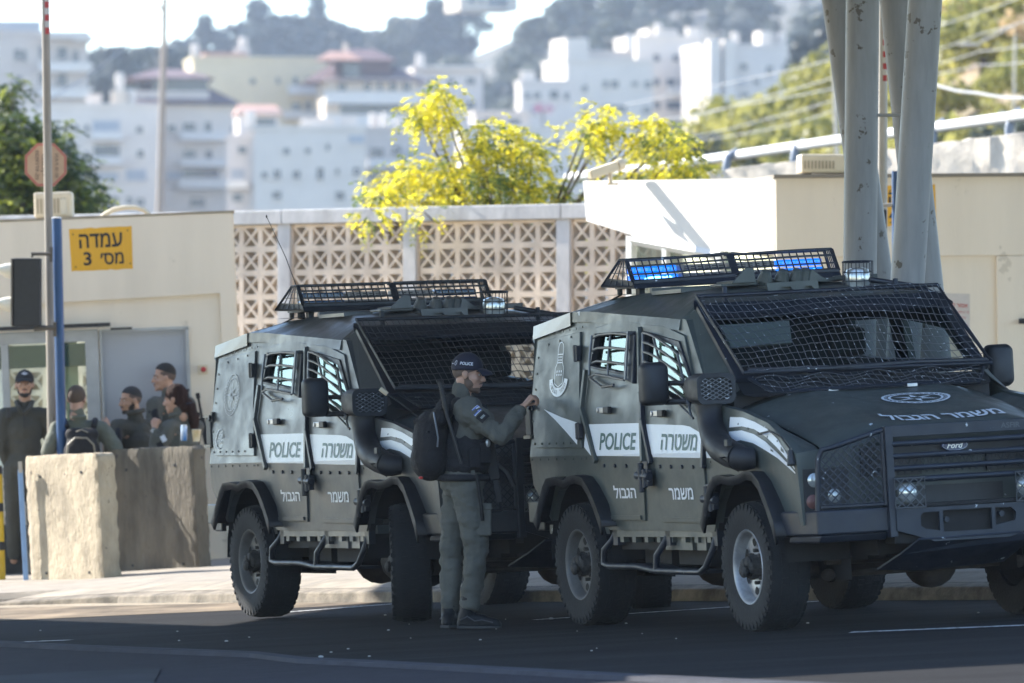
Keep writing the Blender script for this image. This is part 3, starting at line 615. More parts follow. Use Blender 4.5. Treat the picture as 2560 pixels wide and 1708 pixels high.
# ------------------------------------------------------------------ armoured patrol vehicles: x forward, y to the vehicle's left, z up
CH = (.50, .52, .54)
M_paint = mat('olive_grey_paint', (0.070, 0.081, 0.075), 0.42, var=0.28, scale=2.2, rvar=.14, spec=.32, bump=.10, bscale=2.2, chips=CH, chip_scale=10, chip_cut=0.69, dust=((.10, .10, .095), .45, .95, .4))
M_paintR = mat('grey_paint_rear_vehicle', (0.066, 0.070, 0.071), 0.40, var=0.16, scale=2.2, rvar=.14, spec=.4, bump=.12, bscale=2.2, dust=((.11, .108, .105), .45, .95, .35))
M_guard = mat('dark_guard_paint', (0.011, 0.015, 0.026), 0.5, var=0.3, scale=6, rvar=.1, chips=CH, chip_scale=12, chip_cut=0.672)
M_guardR = mat('dark_guard_paint_clean', (0.013, 0.015, 0.021), 0.5, var=0.3, scale=6, rvar=.1)
M_wire = mat('guard_wire', (0.10, 0.105, 0.115), 0.5, 0.3, chips=(.42, .44, .47), chip_scale=26, chip_cut=0.60)
M_wireR = mat('guard_wire_clean', (0.035, 0.036, 0.040), 0.55)
M_rub = mat('tyre_rubber', (0.011, 0.012, 0.014), 0.85, var=.35, scale=5, bump=.4, bscale=60)
M_rim = mat('rim_steel', (0.13, 0.125, 0.12), 0.55, .1, var=.3, scale=7, rvar=.1)
M_rim2 = mat('rim_worn_silver', (0.46, 0.46, 0.46), 0.42, .35, color2=(.22, .22, .23), scale=6, chips=(.05, .05, .06), chip_scale=8, chip_cut=.64)
M_hub = mat('dirty_hub', (0.055, 0.05, 0.045), 0.8, var=.5, scale=30, bump=.6, bscale=60)
M_plast = mat('black_rubbery_plastic', (0.013, 0.014, 0.018), 0.6, var=.3, scale=5, rvar=.1)
M_decal = mat('white_stripe_film', (0.66, 0.68, 0.71), 0.42, var=.06, scale=3)
M_under = mat('underbody', (0.014, 0.013, 0.013), 0.85, var=.4, scale=8)
M_gold = mat('rusty_steel', (0.055, 0.042, 0.034), .85, var=.5, scale=12)
M_lens = mat('blue_lens_off', (0.006, 0.05, 0.13), 0.2)
M_lens_on = emis('blue_lens_lit', (0.0, 0.16, .95), .5, (.004, .07, .35))
M_flash = emis('blue_flash', (.10, .42, 1.0), 3.2)
M_wlens = mat('clear_lens', (.62, .64, .62), .18, .55, var=.25, scale=30)
M_amber = mat('amber_lens', (.62, .17, .01), .25); M_dull = mat('dull_red_lens', (.16, .07, .06), .35)
M_ws = glassmat('windscreen_glass', (.40, .46, .48), .018, .03, (.6, .65, .75))
M_sg = glassmat('side_glass', (.29, .33, .29), .03, .05, (.75, .85, .82))
M_int = mat('cab_interior', (.030, .030, .032), .8)
M_seat = mat('seat_cloth', (.045, .042, .040), .9)
M_chrome = mat('bare_metal', (.42, .43, .45), .35, .7, var=.2, scale=20)

YZ = [(.0, 1.0), (.5, 1.0), (1.12, 1.04), (1.9, .925), (2.10, .90)]
def Yv(z):
    for (a, ya), (b, yb) in zip(YZ[:-1], YZ[1:]):
        if z <= b: return ya + (yb - ya) * (z - a) / (b - a)
    return YZ[-1][1]
def panel(mb, outer, holes=(), off=0.0, th=.03, s=-1, cuts=(1.12, 1.9)):
    'plate following the flank; 2D outline in x, z; s = -1 right side, +1 left side'
    loops = [[Vector((p[0], p[1], 0)) for p in outer]] + [[Vector((p[0], p[1], 0)) for p in h] for h in holes]
    pts = [p for l_ in loops for p in l_]; bm = bmesh.new(); bv = [bm.verts.new(p) for p in pts]
    for t in tessellate_polygon(loops):
        try: bm.faces.new([bv[i] for i in t])
        except ValueError: pass
    for z in cuts:
        bmesh.ops.bisect_plane(bm, geom=bm.verts[:] + bm.edges[:] + bm.faces[:], plane_co=(0, z, 0), plane_no=(0, 1, 0))
    bm.verts.index_update(); vs2 = [(v.co.x, v.co.y) for v in bm.verts]; fs = [tuple(v.index for v in f.verts) for f in bm.faces]
    be = [tuple(v.index for v in e.verts) for e in bm.edges if len(e.link_faces) == 1]; bm.free(); n = len(vs2)
    vs = [(x, s * (Yv(z) + off), z) for x, z in vs2]
    if th > 0:
        vs += [(x, s * (Yv(z) + off - th), z) for x, z in vs2]
        fs = fs + [tuple(n + i for i in f) for f in fs] + [(a, b, n + b, n + a) for a, b in be]
    return mb.add(vs, fs)
def arc2(cx, cz, r, a0, a1, n): return [(cx + r * math.cos(R(a0 + (a1 - a0) * i / n)), cz + r * math.sin(R(a0 + (a1 - a0) * i / n))) for i in range(n + 1)]
WIN1 = [(.20, 1.70), (.84, 1.64), (.84, 1.90), (.24, 1.90)]
WIN2 = [(1.10, 1.60), (1.90, 1.42), (2.00, 1.53), (1.68, 1.80), (1.10, 1.89)]
def inset(poly, d):
    c = Vector((sum(p[0] for p in poly) / len(poly), sum(p[1] for p in poly) / len(poly))); return [tuple(c + (Vector(p) - c) * (1 + d / (Vector(p) - c).length)) for p in poly]
SIDE = [(-.88, 1.97), (-.87, 1.45), (-.82, 1.24), (-.81, .93), (-.62, .76)] + arc2(-.09, .42, .54, 150, 28, 8) + [(.48, .63), (2.24, .62)] + arc2(2.77, .42, .55, 152, 28, 8) + \
       [(3.36, .64), (3.66, .66), (3.66, 1.10), (3.50, 1.18), (3.20, 1.29), (2.80, 1.365), (2.40, 1.41), (2.18, 1.52), (1.74, 1.96), (1.64, 1.97), (.97, 2.0), (.39, 2.03), (-.16, 2.06)]
DOOR_R = [(.21, 1.95), (.16, 1.69), (.14, 1.43), (.46, 1.07), (.57, .69), (1.135, .69), (1.205, 1.07), (1.15, 1.35), (1.09, 1.51), (.99, 1.96), (.60, 1.985)]
DOOR_F = [(1.035, 1.95), (1.10, 1.34), (1.24, 1.34), (1.42, 1.05), (1.445, .68), (2.19, .67), (2.23, 1.27), (2.03, 1.50), (1.76, 1.86), (1.40, 1.93)]
DOOR_F = [(1.035, 1.95), (1.085, 1.75), (1.175, 1.43), (1.23, 1.31), (1.405, 1.06), (1.435, .68), (2.19, .67), (2.23, 1.27), (2.03, 1.50), (1.76, 1.86), (1.40, 1.93)]
def roof_pt(x):
    'crease y, crease z, top edge y, top z'
    T = [(-.88, .905, 1.985, .86, 1.995), (-.2, .905, 2.06, .72, 2.105), (.1, .905, 2.055, .69, 2.135), (.5, .905, 2.03, .66, 2.15), (1.1, .905, 1.995, .66, 2.15), (1.45, .905, 1.975, .70, 2.115), (1.66, .905, 1.96, .80, 2.055)]
    for a, b in zip(T[:-1], T[1:]):
        if x <= b[0]: t = (x - a[0]) / (b[0] - a[0]); return [a[i] + (b[i] - a[i]) * t for i in range(1, 5)]
    return list(T[-1][1:])
def hood_z(x, y):
    t = (x - 2.40) / 1.25; z = 1.485 - .225 * t - .045 * t * t; q = abs(y) / .84
    z -= .02 * q * q + .085 * max(0, q - .55) / .45 * (q) - .018 * math.exp(-((abs(y) - .42) / .16) ** 2)
    if t > .93: z -= .5 * (t - .93)
    return z
HX = [2.40, 2.5, 2.7, 2.9, 3.1, 3.3, 3.45, 3.54, 3.60, 3.64]
def vehicle(name, lab, O, psi, roll, front):
    fw = Vector((math.sin(psi), -math.cos(psi), 0)); fw = (fw - GN * fw.dot(GN)).normalized(); lf = GN.cross(fw)
    Mx = Matrix(((fw.x, lf.x, GN.x, O.x), (fw.y, lf.y, GN.y, O.y), (fw.z, lf.z, GN.z, O.z), (0, 0, 0, 1))) @ Matrix.Rotation(roll, 4, 'X')
    V = at_frame(name, Mx); tag(V, lab, 'armoured vehicle', 'armoured police patrol vehicles')
    pt_, gd, wr = (M_paint, M_guard, M_wire) if front else (M_paintR, M_guardR, M_wireR)
    w1, w2 = WIN1, WIN2; w1b, w2b = inset(WIN1, .03), inset(WIN2, .03)
    # ---- shell
    mb = MB()
    for s in (-1, 1): panel(mb, SIDE, (w1b, w2b), 0, .05, s)
    mb.add([(-.88, y, z) for y, z in ((-.93, 1.97), (.93, 1.97), (.985, 1.45), (-.985, 1.45))] + [(-.82, -1.03, 1.24), (-.82, 1.03, 1.24), (-.81, -1.02, .93), (-.81, 1.02, .93), (-.62, -1.0, .76), (-.62, 1.0, .76)], [(0, 1, 2, 3), (3, 2, 5, 4), (4, 5, 7, 6), (6, 7, 9, 8)])
    # pillars between flank and windscreen, front bulkhead sides
    for s in (-1, 1):
        mb.add([(1.66, s * .905, 1.965), (2.18, s * .98, 1.52), (2.40, s * .99, 1.41), (2.42, s * .86, 1.50), (2.33, s * .845, 1.56), (1.73, s * .83, 2.03), (1.66, s * .80, 2.05)], [(0, 1, 5, 6), (1, 4, 5), (1, 2, 3, 4)])
        mb.grid([[(x, s * Yv(z), z) for x, z in ((2.40, 1.41), (2.8, 1.365), (3.2, 1.29), (3.50, 1.18), (3.66, 1.10))], [(x, s * .84, hood_z(min(x, 3.63), .84) - .01) for x in (2.40, 2.8, 3.2, 3.50, 3.64)]])
    mb.bx(-.75, 2.3, -.95, .95, .60, .66)
    # ---- rivets
    for x, z, o_ in [(-.82 + .115 * i, 1.915 + .045 * min(1, i / 7), .012) for i in range(8)] + [(-.77 + .0 * i, 1.25 + .105 * i, .017) for i in range(6)] + [(-.70 + .13 * i, 1.205, .017) for i in range(6)] + [(-.78 + .15 * i, 1.10, .001) for i in range(7)] + [(.20, 1.10 + 0 * i, .001) for i in range(1)] + [(-.60 + .2 * i, 1.86 + .02 * i, .017) for i in range(3)] + [(2.42 + .16 * i, 1.345 - .028 * i, .001) for i in range(7)] + [(2.30, 1.16 - .1 * i, .001) for i in range(5)]:
        mb.lathe([(.0085, 0), (.0065, .005)], (x, -(Yv(z) + o_), z), (0, -1, 0), 7)
    mb.build('body', pt_, V)
    # ---- roof with its shoulder plates
    mb = MB(); xs = [-.885, -.55, -.2, .1, .5, .8, 1.1, 1.45, 1.66]
    rows = []
    for x in xs:
        cy, cz, ty, tz = roof_pt(x); rows.append([(x, s * y, z) for s, y, z in ((-1, Yv(cz) + .016, cz - .065), (-1, cy + .014, cz), (-1, ty, tz), (-1, .35, tz + .012), (1, .35, tz + .012), (1, ty, tz), (1, cy + .014, cz), (1, Yv(cz) + .016, cz - .065))])
    mb.grid(rows); mb.grid([[(1.66, p[1], p[2]) for p in rows[-1][1:-1]], [(1.76, p[1] * (.97 if abs(p[1]) > .5 else 1), 2.035 if abs(p[1]) < .87 else 1.90) for p in rows[-1][1:-1]]])
    rf = mb.build('roof', pt_, V)
    b = rf.modifiers.new('solid', 'SOLIDIFY'); b.thickness = .012; b.offset = 0
    # rear sloping roof plate, painted pale
    mb = MB(); rws = []
    for x in (-.90, -.55, -.22, .02):
        cy, cz, ty, tz = roof_pt(x); e = .012; k = min(x, -.22)
        rws.append([(k if abs(sy) > .75 else x, sy, sz_) for s, sy, sz_ in [(s, s * y_, z_) for s, y_, z_ in ((-1, Yv(cz) + .030, cz - .085), (-1, cy + .028, cz + .004), (-1, ty, tz + e), (-1, .35, tz + .024), (1, .35, tz + .024), (1, ty, tz + e), (1, cy + .028, cz + .004), (1, Yv(cz) + .030, cz - .085))]])
    mb.grid(rws); mb.add([p for p in rws[0]] + [(p[0] + .01, p[1] * .98, p[2] - .05) for p in rws[0]], [(i, i + 1, 9 + i, 8 + i) for i in range(7)])
    mb.build('rear_roof_plate', mat('pale_roof_paint_' + name, (.46, .47, .47) if front else (.30, .31, .32), .35, var=.15, scale=3, chips=(.12, .13, .13), chip_scale=9, chip_cut=.72), V)
    # ---- flank hatch with hinges and emblem
    mb = MB(); panel(mb, [(-.80, 1.88), (-.83, 1.45), (-.70, 1.18), (.15, 1.17), (.02, 1.55), (-.055, 1.93)], (), .016, .016)
    ht = mb.build('side_hatch', pt_, V, bevel=.003)
    mb = MB()
    for x, z in ((-.045, 1.79), (.115, 1.28)):
        y = -(Yv(z) + .03); mb.bx(x - .035, x + .035, y - .015, y + .02, z - .05, z + .05); mb.tube([(x, y - .01, z - .055), (x, y - .01, z + .055)], .014, 8)
    mb.build('hinge', gd, ht, bevel=.004)
    mb = MB(); mb.bx(-.80, -.77, -(Yv(1.46)) - .035, -(Yv(1.46)) - .005, 1.43, 1.50); mb.tube([(-.80, -1.03, 1.47), (-.76, -1.045, 1.44)], .012, 8); mb.build('latch', gd, ht)
    sp = lambda x, z, o=.0215: (x, -(Yv(z) + o), z)
    E = MB()
    if front:   # tower over a crescent
        c = -.355
        def bar2(a, b, w=.006):
            a = Vector(a); b = Vector(b); d = (b - a).normalized(); n_ = Vector((-d.y, d.x)) * w / 2; E.add([sp(*(a - n_)), sp(*(b - n_)), sp(*(b + n_)), sp(*(a + n_))], [(0, 1, 2, 3)])
        for k in (-1, 1):
            bar2((c + k * .045, 1.735), (c + k * .045, 1.825)); bar2((c + k * .075, 1.60), (c + k * .075, 1.70)); bar2((c + k * .075, 1.70), (c + k * .045, 1.735)); bar2((c + k * .075, 1.60), (c, 1.575))
        bar2((c - .05, 1.79), (c + .05, 1.79)); bar2((c - .05, 1.735), (c + .05, 1.735))
        pa_ = arc2(c, 1.825, .045, 0, 180, 8)
        for a, b_ in zip(pa_[:-1], pa_[1:]): bar2(a, b_)
        for i in (-1, 0, 1):
            for j in (0, 1): bar2((c + i * .038 - .009, 1.655 + j * .022), (c + i * .038 + .009, 1.655 + j * .022), .014); bar2((c + i * .024 - .006, 1.752 + j * .02), (c + i * .024 + .006, 1.752 + j * .02), .01)
        o_ = [(c + .165 * math.cos(R(a)), 1.625 + .115 * math.sin(R(a))) for a in range(180, 361, 15)]; i_2 = [(c + .105 * math.cos(R(a)), 1.63 + .062 * math.sin(R(a))) for a in range(180, 361, 15)]
        E.add([sp(*p) for p in o_] + [sp(*p) for p in i_2], [(i, i + 1, 13 + i + 1, 13 + i) for i in range(12)])
        lt = MB(); word = heb('משמר הגבול'); chars = [ch for ch in word]
        for i, ch in enumerate(chars):
            if ch == ' ': continue
            a = R(205 + 130 * i / (len(chars) - 1)); cx_, cz_ = c + .134 * math.cos(a), 1.627 + .088 * math.sin(a); t = Vector((-math.sin(a), math.cos(a))); nn = Vector((-t.y, t.x))
            lettering(lt, ch, lambda u, v: sp(cx_ + t.x * (u - .5) * .020 + nn.x * (v - .5) * .026, cz_ + t.y * (u - .5) * .020 + nn.y * (v - .5) * .026, .0245), .01)
        E.build('emblem', M_decal, ht); lt.build('emblem_lettering', pt_, ht)
    else:       # star in a wreath, and the round hundred badge
        c, z0 = -.44, 1.62
        def poly2(ps, off=.0215): E.add([sp(*p, off) for p in ps], [tuple(range(len(ps)))])
        for k in range(8):
            a = math.pi * k / 4 + math.pi / 2; r = .115 if k % 2 == 0 else .085
            poly2([(c + .018 * math.cos(a - .8), z0 + .018 * math.sin(a - .8)), (c + r * math.cos(a), z0 + r * math.sin(a)), (c + .018 * math.cos(a + .8), z0 + .018 * math.sin(a + .8))])
        for rr in (.118, .150):
            o_ = [(c + (rr + .003) * math.cos(R(a)), z0 + (rr + .003) * math.sin(R(a))) for a in range(0, 361, 12)]; i_2 = [(c + (rr - .003) * math.cos(R(a)), z0 + (rr - .003) * math.sin(R(a))) for a in range(0, 361, 12)]
            E.add([sp(*p) for p in o_] + [sp(*p) for p in i_2], [(i, i + 1, 31 + i + 1, 31 + i) for i in range(30)])
        for k in range(34):
            if 7 <= k <= 10: continue
            a = 2 * math.pi * k / 34; poly2([(c + .122 * math.cos(a), z0 + .122 * math.sin(a)), (c + .147 * math.cos(a + .10), z0 + .147 * math.sin(a + .10)), (c + .140 * math.cos(a + .16), z0 + .140 * math.sin(a + .16))])
        E.build('emblem', mat('emblem_grey', (.30, .31, .33), .5), ht)
        N = MB(); bx, bz = -.60, 1.30
        o_ = [(bx + .088 * math.cos(R(a)), bz + .075 * math.sin(R(a))) for a in range(60, 351, 10)]; i_2 = [(bx + .01 + .078 * math.cos(R(a)), bz + .002 + .068 * math.sin(R(a))) for a in range(60, 351, 10)]
        N.add([sp(*p) for p in o_] + [sp(*p) for p in i_2], [(i, i + 1, 30 + i, 30 + i + 1)[:2] + (30 - 1 + i + 1 - 0, 29 + i) for i in range(len(o_) - 1)] if len(o_) == 30 else [(i, i + 1, len(o_) + i + 1, len(o_) + i) for i in range(len(o_) - 1)])
        lettering(N, '100', lambda u, v: sp(bx - .025 + .085 * u, bz + .0 + .038 * v), .03, .2); lettering(N, heb('בשבילך'), lambda u, v: sp(bx - .055 + .11 * u, bz - .040 + .032 * v), .012)
        N.build('badge', mat('badge_grey', (.42, .43, .45), .5), ht)
    # ---- white stripe behind the doors
    mb = MB()
    panel(mb, [(-.58, 1.432), (-.30, 1.37), (.02, 1.335), (.02, 1.335), (-.10, 1.255), (-.33, 1.33)] if False else [(-.58, 1.432), (-.25, 1.375), (.05, 1.335), (.08, 1.19), (-.12, 1.27), (-.36, 1.36)], (), .0205, 0)
    panel(mb, [(.16, 1.325), (.205, 1.325), (.40, 1.125), (.30, 1.115), (.16, 1.175)], (), .003, 0)
    if front: mb.build('side_stripe', M_decal, V)
    # ---- doors
    for nm, poly, win, k in (('R', DOOR_R, w1, 0), ('F', DOOR_F, w2, 1)):
        mb = MB(); panel(mb, poly, (win,), .014, .022); d = mb.build('door', pt_, V, bevel=.004)
        mb = MB(); ring = inset(win, .035); panel(mb, ring, (inset(win, -.012),), .026, .05); mb.build('window_frame', gd, d, bevel=.004)
        mb = MB(); panel(mb, inset(win, .01), (), -.012, .012); mb.build('pane', M_sg, d)
        mb = MB()                                                       # louvred grille standing off the glass
        if k == 0:
            G = lambda x, z, o: (x + .12, -(Yv(z) + o * .75), z)
            L0, L1 = .16, .80
            for i in range(4):
                z = 1.905 - i * .085; mb.tube([G(L0 - .03 + .0 * i, z - .02 - .0 * i, .055), G(.3, z - .004, .09), G(.55, z + .0 - .008 * i, .095), G(L1, z - .014 - .012 * i, .085)], .009, 6)
            for x in (.16, .49, .79): mb.tube([G(x - .02, 1.90, .07), G(x, 1.75, .085), G(x + .01, 1.62 + .02 * (x < .3), .08)], .008, 6)
            mb.bar(G(.80, 1.91, .085), G(.82, 1.60, .085), .022, .012, (0, 1, 0)); mb.tube([G(.16, 1.62, .06), G(.45, 1.56, .10), G(.62, 1.57, .08)], .010, 6)
            for x in (.2, .8): mb.bar(G(x, 1.90, .0), G(x, 1.90, .08), .02, .02)
            mb.build('window_grille', mat('grille_steel_' + name, (.10, .105, .115), .45, .3, var=.2, scale=9), d)
            mb = MB(); panel(mb, [(.90, 1.60), (1.02, 1.57), (.985, 1.89), (.91, 1.90)], (), .045, .045); mb.build('window_shutter', gd, d, bevel=.006)
        else:
            G = lambda x, z, o: (x + .11, -(Yv(z) + o * .75), z)
            def z0(x): return 1.895 - .30 * max(0, x - 1.05) ** 1.35
            for i in range(6):
                pts = []
                for j in range(8):
                    x = 1.03 + .018 * i + j * (.62 + .052 * i) / 7; z = z0(x) - i * (.060 - .004 * (j / 7)); pts.append(G(x, z, .065))
                mb.tube(pts, .0085, 6)
            for x0, z_, x1, z1 in ((1.03, 1.895, 1.11, 1.60), (1.22, 1.86, 1.60, 1.43), (1.65, 1.745, 1.97, 1.34)): mb.tube([G(x0, z_, .066), G(x1, z1, .066)], .0085, 6)
            mb.build('window_grille', mat('grille_steel_b_' + name, (.10, .105, .115), .45, .3, var=.2, scale=9), d)
        # slanted drip rails along the rear edge
        mb = MB()
        rail = [(.145, 1.68), (.125, 1.43), (.44, 1.075)] if k == 0 else [(1.155, 1.36), (1.19, 1.33), (1.40, 1.055)]
        if k == 1: rail = [(1.15, 1.52), (1.205, 1.34), (1.385, 1.06)]
        for a, b_ in zip(rail[:-1], rail[1:]): mb.bar(sp(*a, .03), sp(*b_, .03), .035, .03, (0, 1, 0))
        mb.build('edge_rail', gd if k else pt_, d, bevel=.004); mb = MB()
        fr_ = [(1.00, 1.93), (1.11, 1.51), (1.165, 1.35), (1.225, 1.07)] if k == 0 else [(2.235, 1.26), (2.215, 1.02)]
        for a, b_ in zip(fr_[:-1], fr_[1:]): mb.bar(sp(*a, .02), sp(*b_, .02), .035, .03, (0, 1, 0))
        mb.build('edge_rail', gd if k else pt_, d, bevel=.004)
        mb = MB(); hx, hz = ((.53, 1.41), (1.47, 1.375))[k]; y = -(Yv(hz) + .02)
        mb.bx(hx - .085, hx + .095, y - .030, y, hz - .018, hz + .018); mb.lathe([(.016, 0), (.016, .006)], (hx - .06, y - .031, hz), (0, -1, 0), 10); mb.build('handle', M_chrome if k < 2 else gd, d, bevel=.004)
        mb = MB(); mb.bx(hx + .03, hx + .12, y - .034, y - .004, hz - .022, hz + .022); mb.build('handle_grip', M_black, d, bevel=.005)
        mb = MB()
        for i in range(3 if k == 0 else 5):
            bx = (.545 + .19 * i) if k == 0 else (1.50 + .183 * i); bz = 1.05 - .022 * (bx - .54) / 1.7 - .0; mb.lathe([(.013, 0), (.011, .012)], sp(bx, bz, .014), (0, -1, 0), 8)
        mb.build('bolt', gd, d)
        mb = MB(); hx, hz = ((1.29, .975), (2.345, .82))[k]; y = -(Yv(hz) + .02)
        mb.bx(hx - .12, hx + .02, y - .012, y, hz - .02, hz + .10); mb.bx(hx - .07, hx + .10, y - .05, y - .01, hz - .06, hz + .05); mb.tube([(hx, y - .05, hz - .10), (hx, y - .05, hz + .09)], .022, 8); mb.tube([(hx - .09, y - .04, hz + .01), (hx + .12, y - .04, hz)], .028, 8); mb.tube([(hx + .06, y - .05, hz - .07), (hx + .06, y - .05, hz + .05)], .018, 8)
        mb.build('hinge', gd, d, bevel=.005)
        # decals
        mb = MB()
        if k == 0: panel(mb, [(.215, 1.322), (1.155, 1.318), (1.195, 1.105), (.435, 1.115)], (), .0165, 0)
        else: panel(mb, [(1.235, 1.31), (1.86, 1.295), (1.98, 1.285), (2.16, 1.245), (2.205, 1.235), (2.20, 1.085), (1.40, 1.098)], (), .0165, 0)
        mb.build('white_band', M_decal, d)
        mb = MB()
        if k == 0: lettering(mb, 'POLICE', lambda u, v: sp(.475 + .62 * u, 1.152 + .112 * v - .006 * u, .019), .016)
        else: lettering(mb, heb('משטרה'), lambda u, v: sp(1.53 + .60 * u, 1.142 + .105 * v - .012 * u, .019), .016)
        mb.build('band_lettering', M_green_ink, d)
        mb = MB()
        if k == 0: lettering(mb, heb('הגבול'), lambda u, v: sp(.66 + .38 * u, .835 + .085 * v, .0175), .016)
        else: lettering(mb, heb('משמר'), lambda u, v: sp(1.60 + .40 * u, .825 + .075 * v, .0175), .015)
        mb.build('white_lettering', M_decal, d)
        mb = MB(); panel(mb, [(.585, .70), (1.09, .70), (1.09, .725), (.58, .725)] if k == 0 else [(1.46, .69), (2.17, .68), (2.17, .705), (1.46, .715)], (), .026, .02); mb.build('sill_strip', pt_, d)
    # ---- rear details
    mb = MB(); mb.bx(-.90, -.80, -1.03, -.90, 1.26, 1.46); mb.build('rear_lamp_housing', M_black, V, bevel=.008)
    mb = MB(); mb.bx(-.905, -.78, -1.045, -.88, 1.24, 1.262); mb.bx(-.905, -.78, -1.045, -.88, 1.458, 1.475); mb.build('rear_lamp_bracket', pt_, V)
    mb = MB(); mb.bx(-.93, -.905, -1.0, -.93, 1.29, 1.43); mb.build('rear_lamp', M_red, V)
    mb = MB(); mb.bx(-.92, -.66, -1.03, -.98, .68, .82); mb.build('tow_bracket', pt_, V, bevel=.006)
    mb = MB(); mb.bx(-.86, -.858, -.5, .5, .95, 1.85); mb.build('rear_door', pt_, V)
    mb = MB(); mb.bx(-1.0, -.85, -.95, .95, .62, .76); mb.build('rear_bumper', gd, V, bevel=.01)
    # ---- wheel arch flares
    def flare(pts, yo, yi):
        pts = [(x + .07, z) for x, z in pts]; cx_ = (pts[0][0] + pts[-1][0]) / 2; mb = MB(); n = len(pts); mb.grid([[(x, yi, z) for x, z in pts], [(x, yo, z) for x, z in pts], [(cx_ + (x - cx_) * .93, yo + (.006 if yo < 0 else -.006), z - .055) for x, z in pts]])
        o = mb.build('wheel_flare', M_plast, V, smooth=50); m_ = o.modifiers.new('s', 'SOLIDIFY'); m_.thickness = .016; return o
    FR = [(-.70, .69), (-.60, .80), (-.50, .92), (-.43, .975), (-.28, .985), (-.12, .965), (-.04, .985), (.08, .995), (.21, .98), (.31, .92), (.41, .83), (.50, .72), (.54, .66)]
    FF = [(2.19, .67), (2.26, .79), (2.35, .91), (2.43, .965), (2.52, .98), (2.68, .965), (2.83, .975), (2.95, 1.0), (3.06, .995), (3.16, .94), (3.27, .82), (3.36, .70), (3.41, .60)]
    for s in (-1, 1): flare(FR, s * 1.115, s * .62); flare(FF, s * 1.115, s * .62)
    for s in (-1, 1):
        for c in (-.09, 2.77):
            mb = MB(); ar = arc2(c, .43, .55, 0, 180, 12); mb.grid([[(x, s * .56, .3) for x, z in ar], [(x, s * .56, z) for x, z in ar], [(x, s * .99, z) for x, z in ar]]); mb.build('wheel_well', M_under, V)
    # ---- wheels
    rim_m = M_rim
    def wheel(x, s, steer=0.0, worn=False):
        W = MB(); yc = s * .895; W.lathe([(.055, 0), (.055, .06), (.075, .10), (.075, -.02)], (0, s * .02, 0), (0, s, 0), 16)
        for k in range(8):
            a = 2 * math.pi * k / 8; W.lathe([(.012, 0), (.012, .035)], (.10 * math.cos(a), s * .045, .10 * math.sin(a)), (0, s, 0), 6)
        for k in range(5): W.ell((.03 * math.cos(k * 1.3), s * (.11 + .012 * k), .03 * math.sin(k * 1.3)), (.04, .025, .04), 8)
        w = W.build('wheel', M_hub, V, smooth=40); w.location = (x, yc, .402); w.rotation_euler = (0, 0, steer)
        T = MB(); T.lathe([(.225, -.118), (.29, -.135), (.35, -.138), (.385, -.128), (.402, -.10), (.404, 0), (.402, .10), (.385, .128), (.35, .138), (.29, .135), (.235, .118), (.215, .10), (.215, -.10)], (0, 0, 0), (0, 1, 0), 48, False)
        for k in range(52):
            a = 2 * math.pi * k / 52
            for j, (yy, wd) in enumerate(((-.105, .050), (-.045, .042), (.012, .042), (.068, .042), (.112, .034))):
                aa = a + j * .045 + (.03 * math.sin(k * 2.1 + j)); d = Vector((math.cos(aa), 0, math.sin(aa))); t_ = Vector((-math.sin(aa), 0, math.cos(aa)))
                rr = .3985 if abs(yy) < .09 else .386
                T.obox(d * rr + Vector((0, yy, 0)), t_, (0, 1, .25 * (1 if (k + j) % 2 else -1) * 0), d, .0185, wd / 2, .009)
        for k in range(40):
            a = 2 * math.pi * k / 40; d = Vector((math.cos(a), 0, math.sin(a))); t_ = Vector((-math.sin(a), 0, math.cos(a)))
            T.obox(d * .366 + Vector((0, s * .133, 0)), t_, (0, 1, 0), d, .013, .006, .022)
        T.build('tyre', M_rub, w, smooth=35)
        Rm = MB(); prof = [(.236, .118), (.232, .125), (.222, .122), (.214, .105), (.205, .075), (.198, .055), (.165, .062), (.12, .055), (.09, .045), (.06, .045)]
        Rm.lathe(prof, (0, 0, 0), (0, s, 0), 40, False); Rm.build('rim', M_rim2 if worn else rim_m, w, smooth=50)
        Hl = MB()
        for k in range(6):
            a = 2 * math.pi * (k + .5) / 6; d = Vector((math.cos(a), 0, math.sin(a))); t_ = Vector((-math.sin(a), 0, math.cos(a))); c = d * .150 + Vector((0, s * .0665, 0))
            Hl.add([c + t_ * .034 * math.cos(q) * (1 + .25 * math.sin(q)) + d * .026 * math.sin(q) + Vector((0, s * .002, 0)) for q in [2 * math.pi * i / 14 for i in range(14)]], [tuple(range(14))])
        Hl.build('rim_hole', M_under, w); return w
    st = 0.0 if front else R(-21)
    wheel(-.09, -1); wheel(-.09, 1); wheel(2.77, -1, st, front); wheel(2.77, 1, st)
    # ---- underbody
    mb = MB(); mb.tube([(2.77, -.75, .36), (2.77, .75, .36)], .055, 10); mb.ell((2.77, .22, .35), (.16, .17, .15), 14); mb.build('axle', M_gold, V, smooth=50); mb = MB(); mb.tube([(-.09, -.75, .37), (-.09, .75, .37)], .06, 10); mb.ell((-.09, 0, .37), (.18, .19, .17), 14); mb.build('axle', M_gold, V, smooth=50)
    mb = MB(); mb.tube([(3.05, -.62, .33), (3.05, .72, .34)], .020, 8); mb.tube([(3.15, -.66, .42), (3.12, .5, .40)], .025, 8); mb.ell((3.05, -.6, .33), (.04, .05, .04), 8); mb.ell((3.05, .7, .34), (.04, .05, .04), 8); mb.build('tie_rod', M_gold, V)
    mb = MB(); mb.bx(-.7, 3.4, -.48, -.36, .42, .60); mb.bx(-.7, 3.4, .36, .48, .42, .60); mb.bx(.5, 2.2, -.94, .94, .50, .62); mb.bx(.55, 1.0, -.80, -.45, .36, .50); mb.bx(1.25, 1.75, -.85, -.5, .40, .5); mb.bx(3.0, 3.6, -.5, .5, .45, .7); mb.build('chassis', M_under, V)
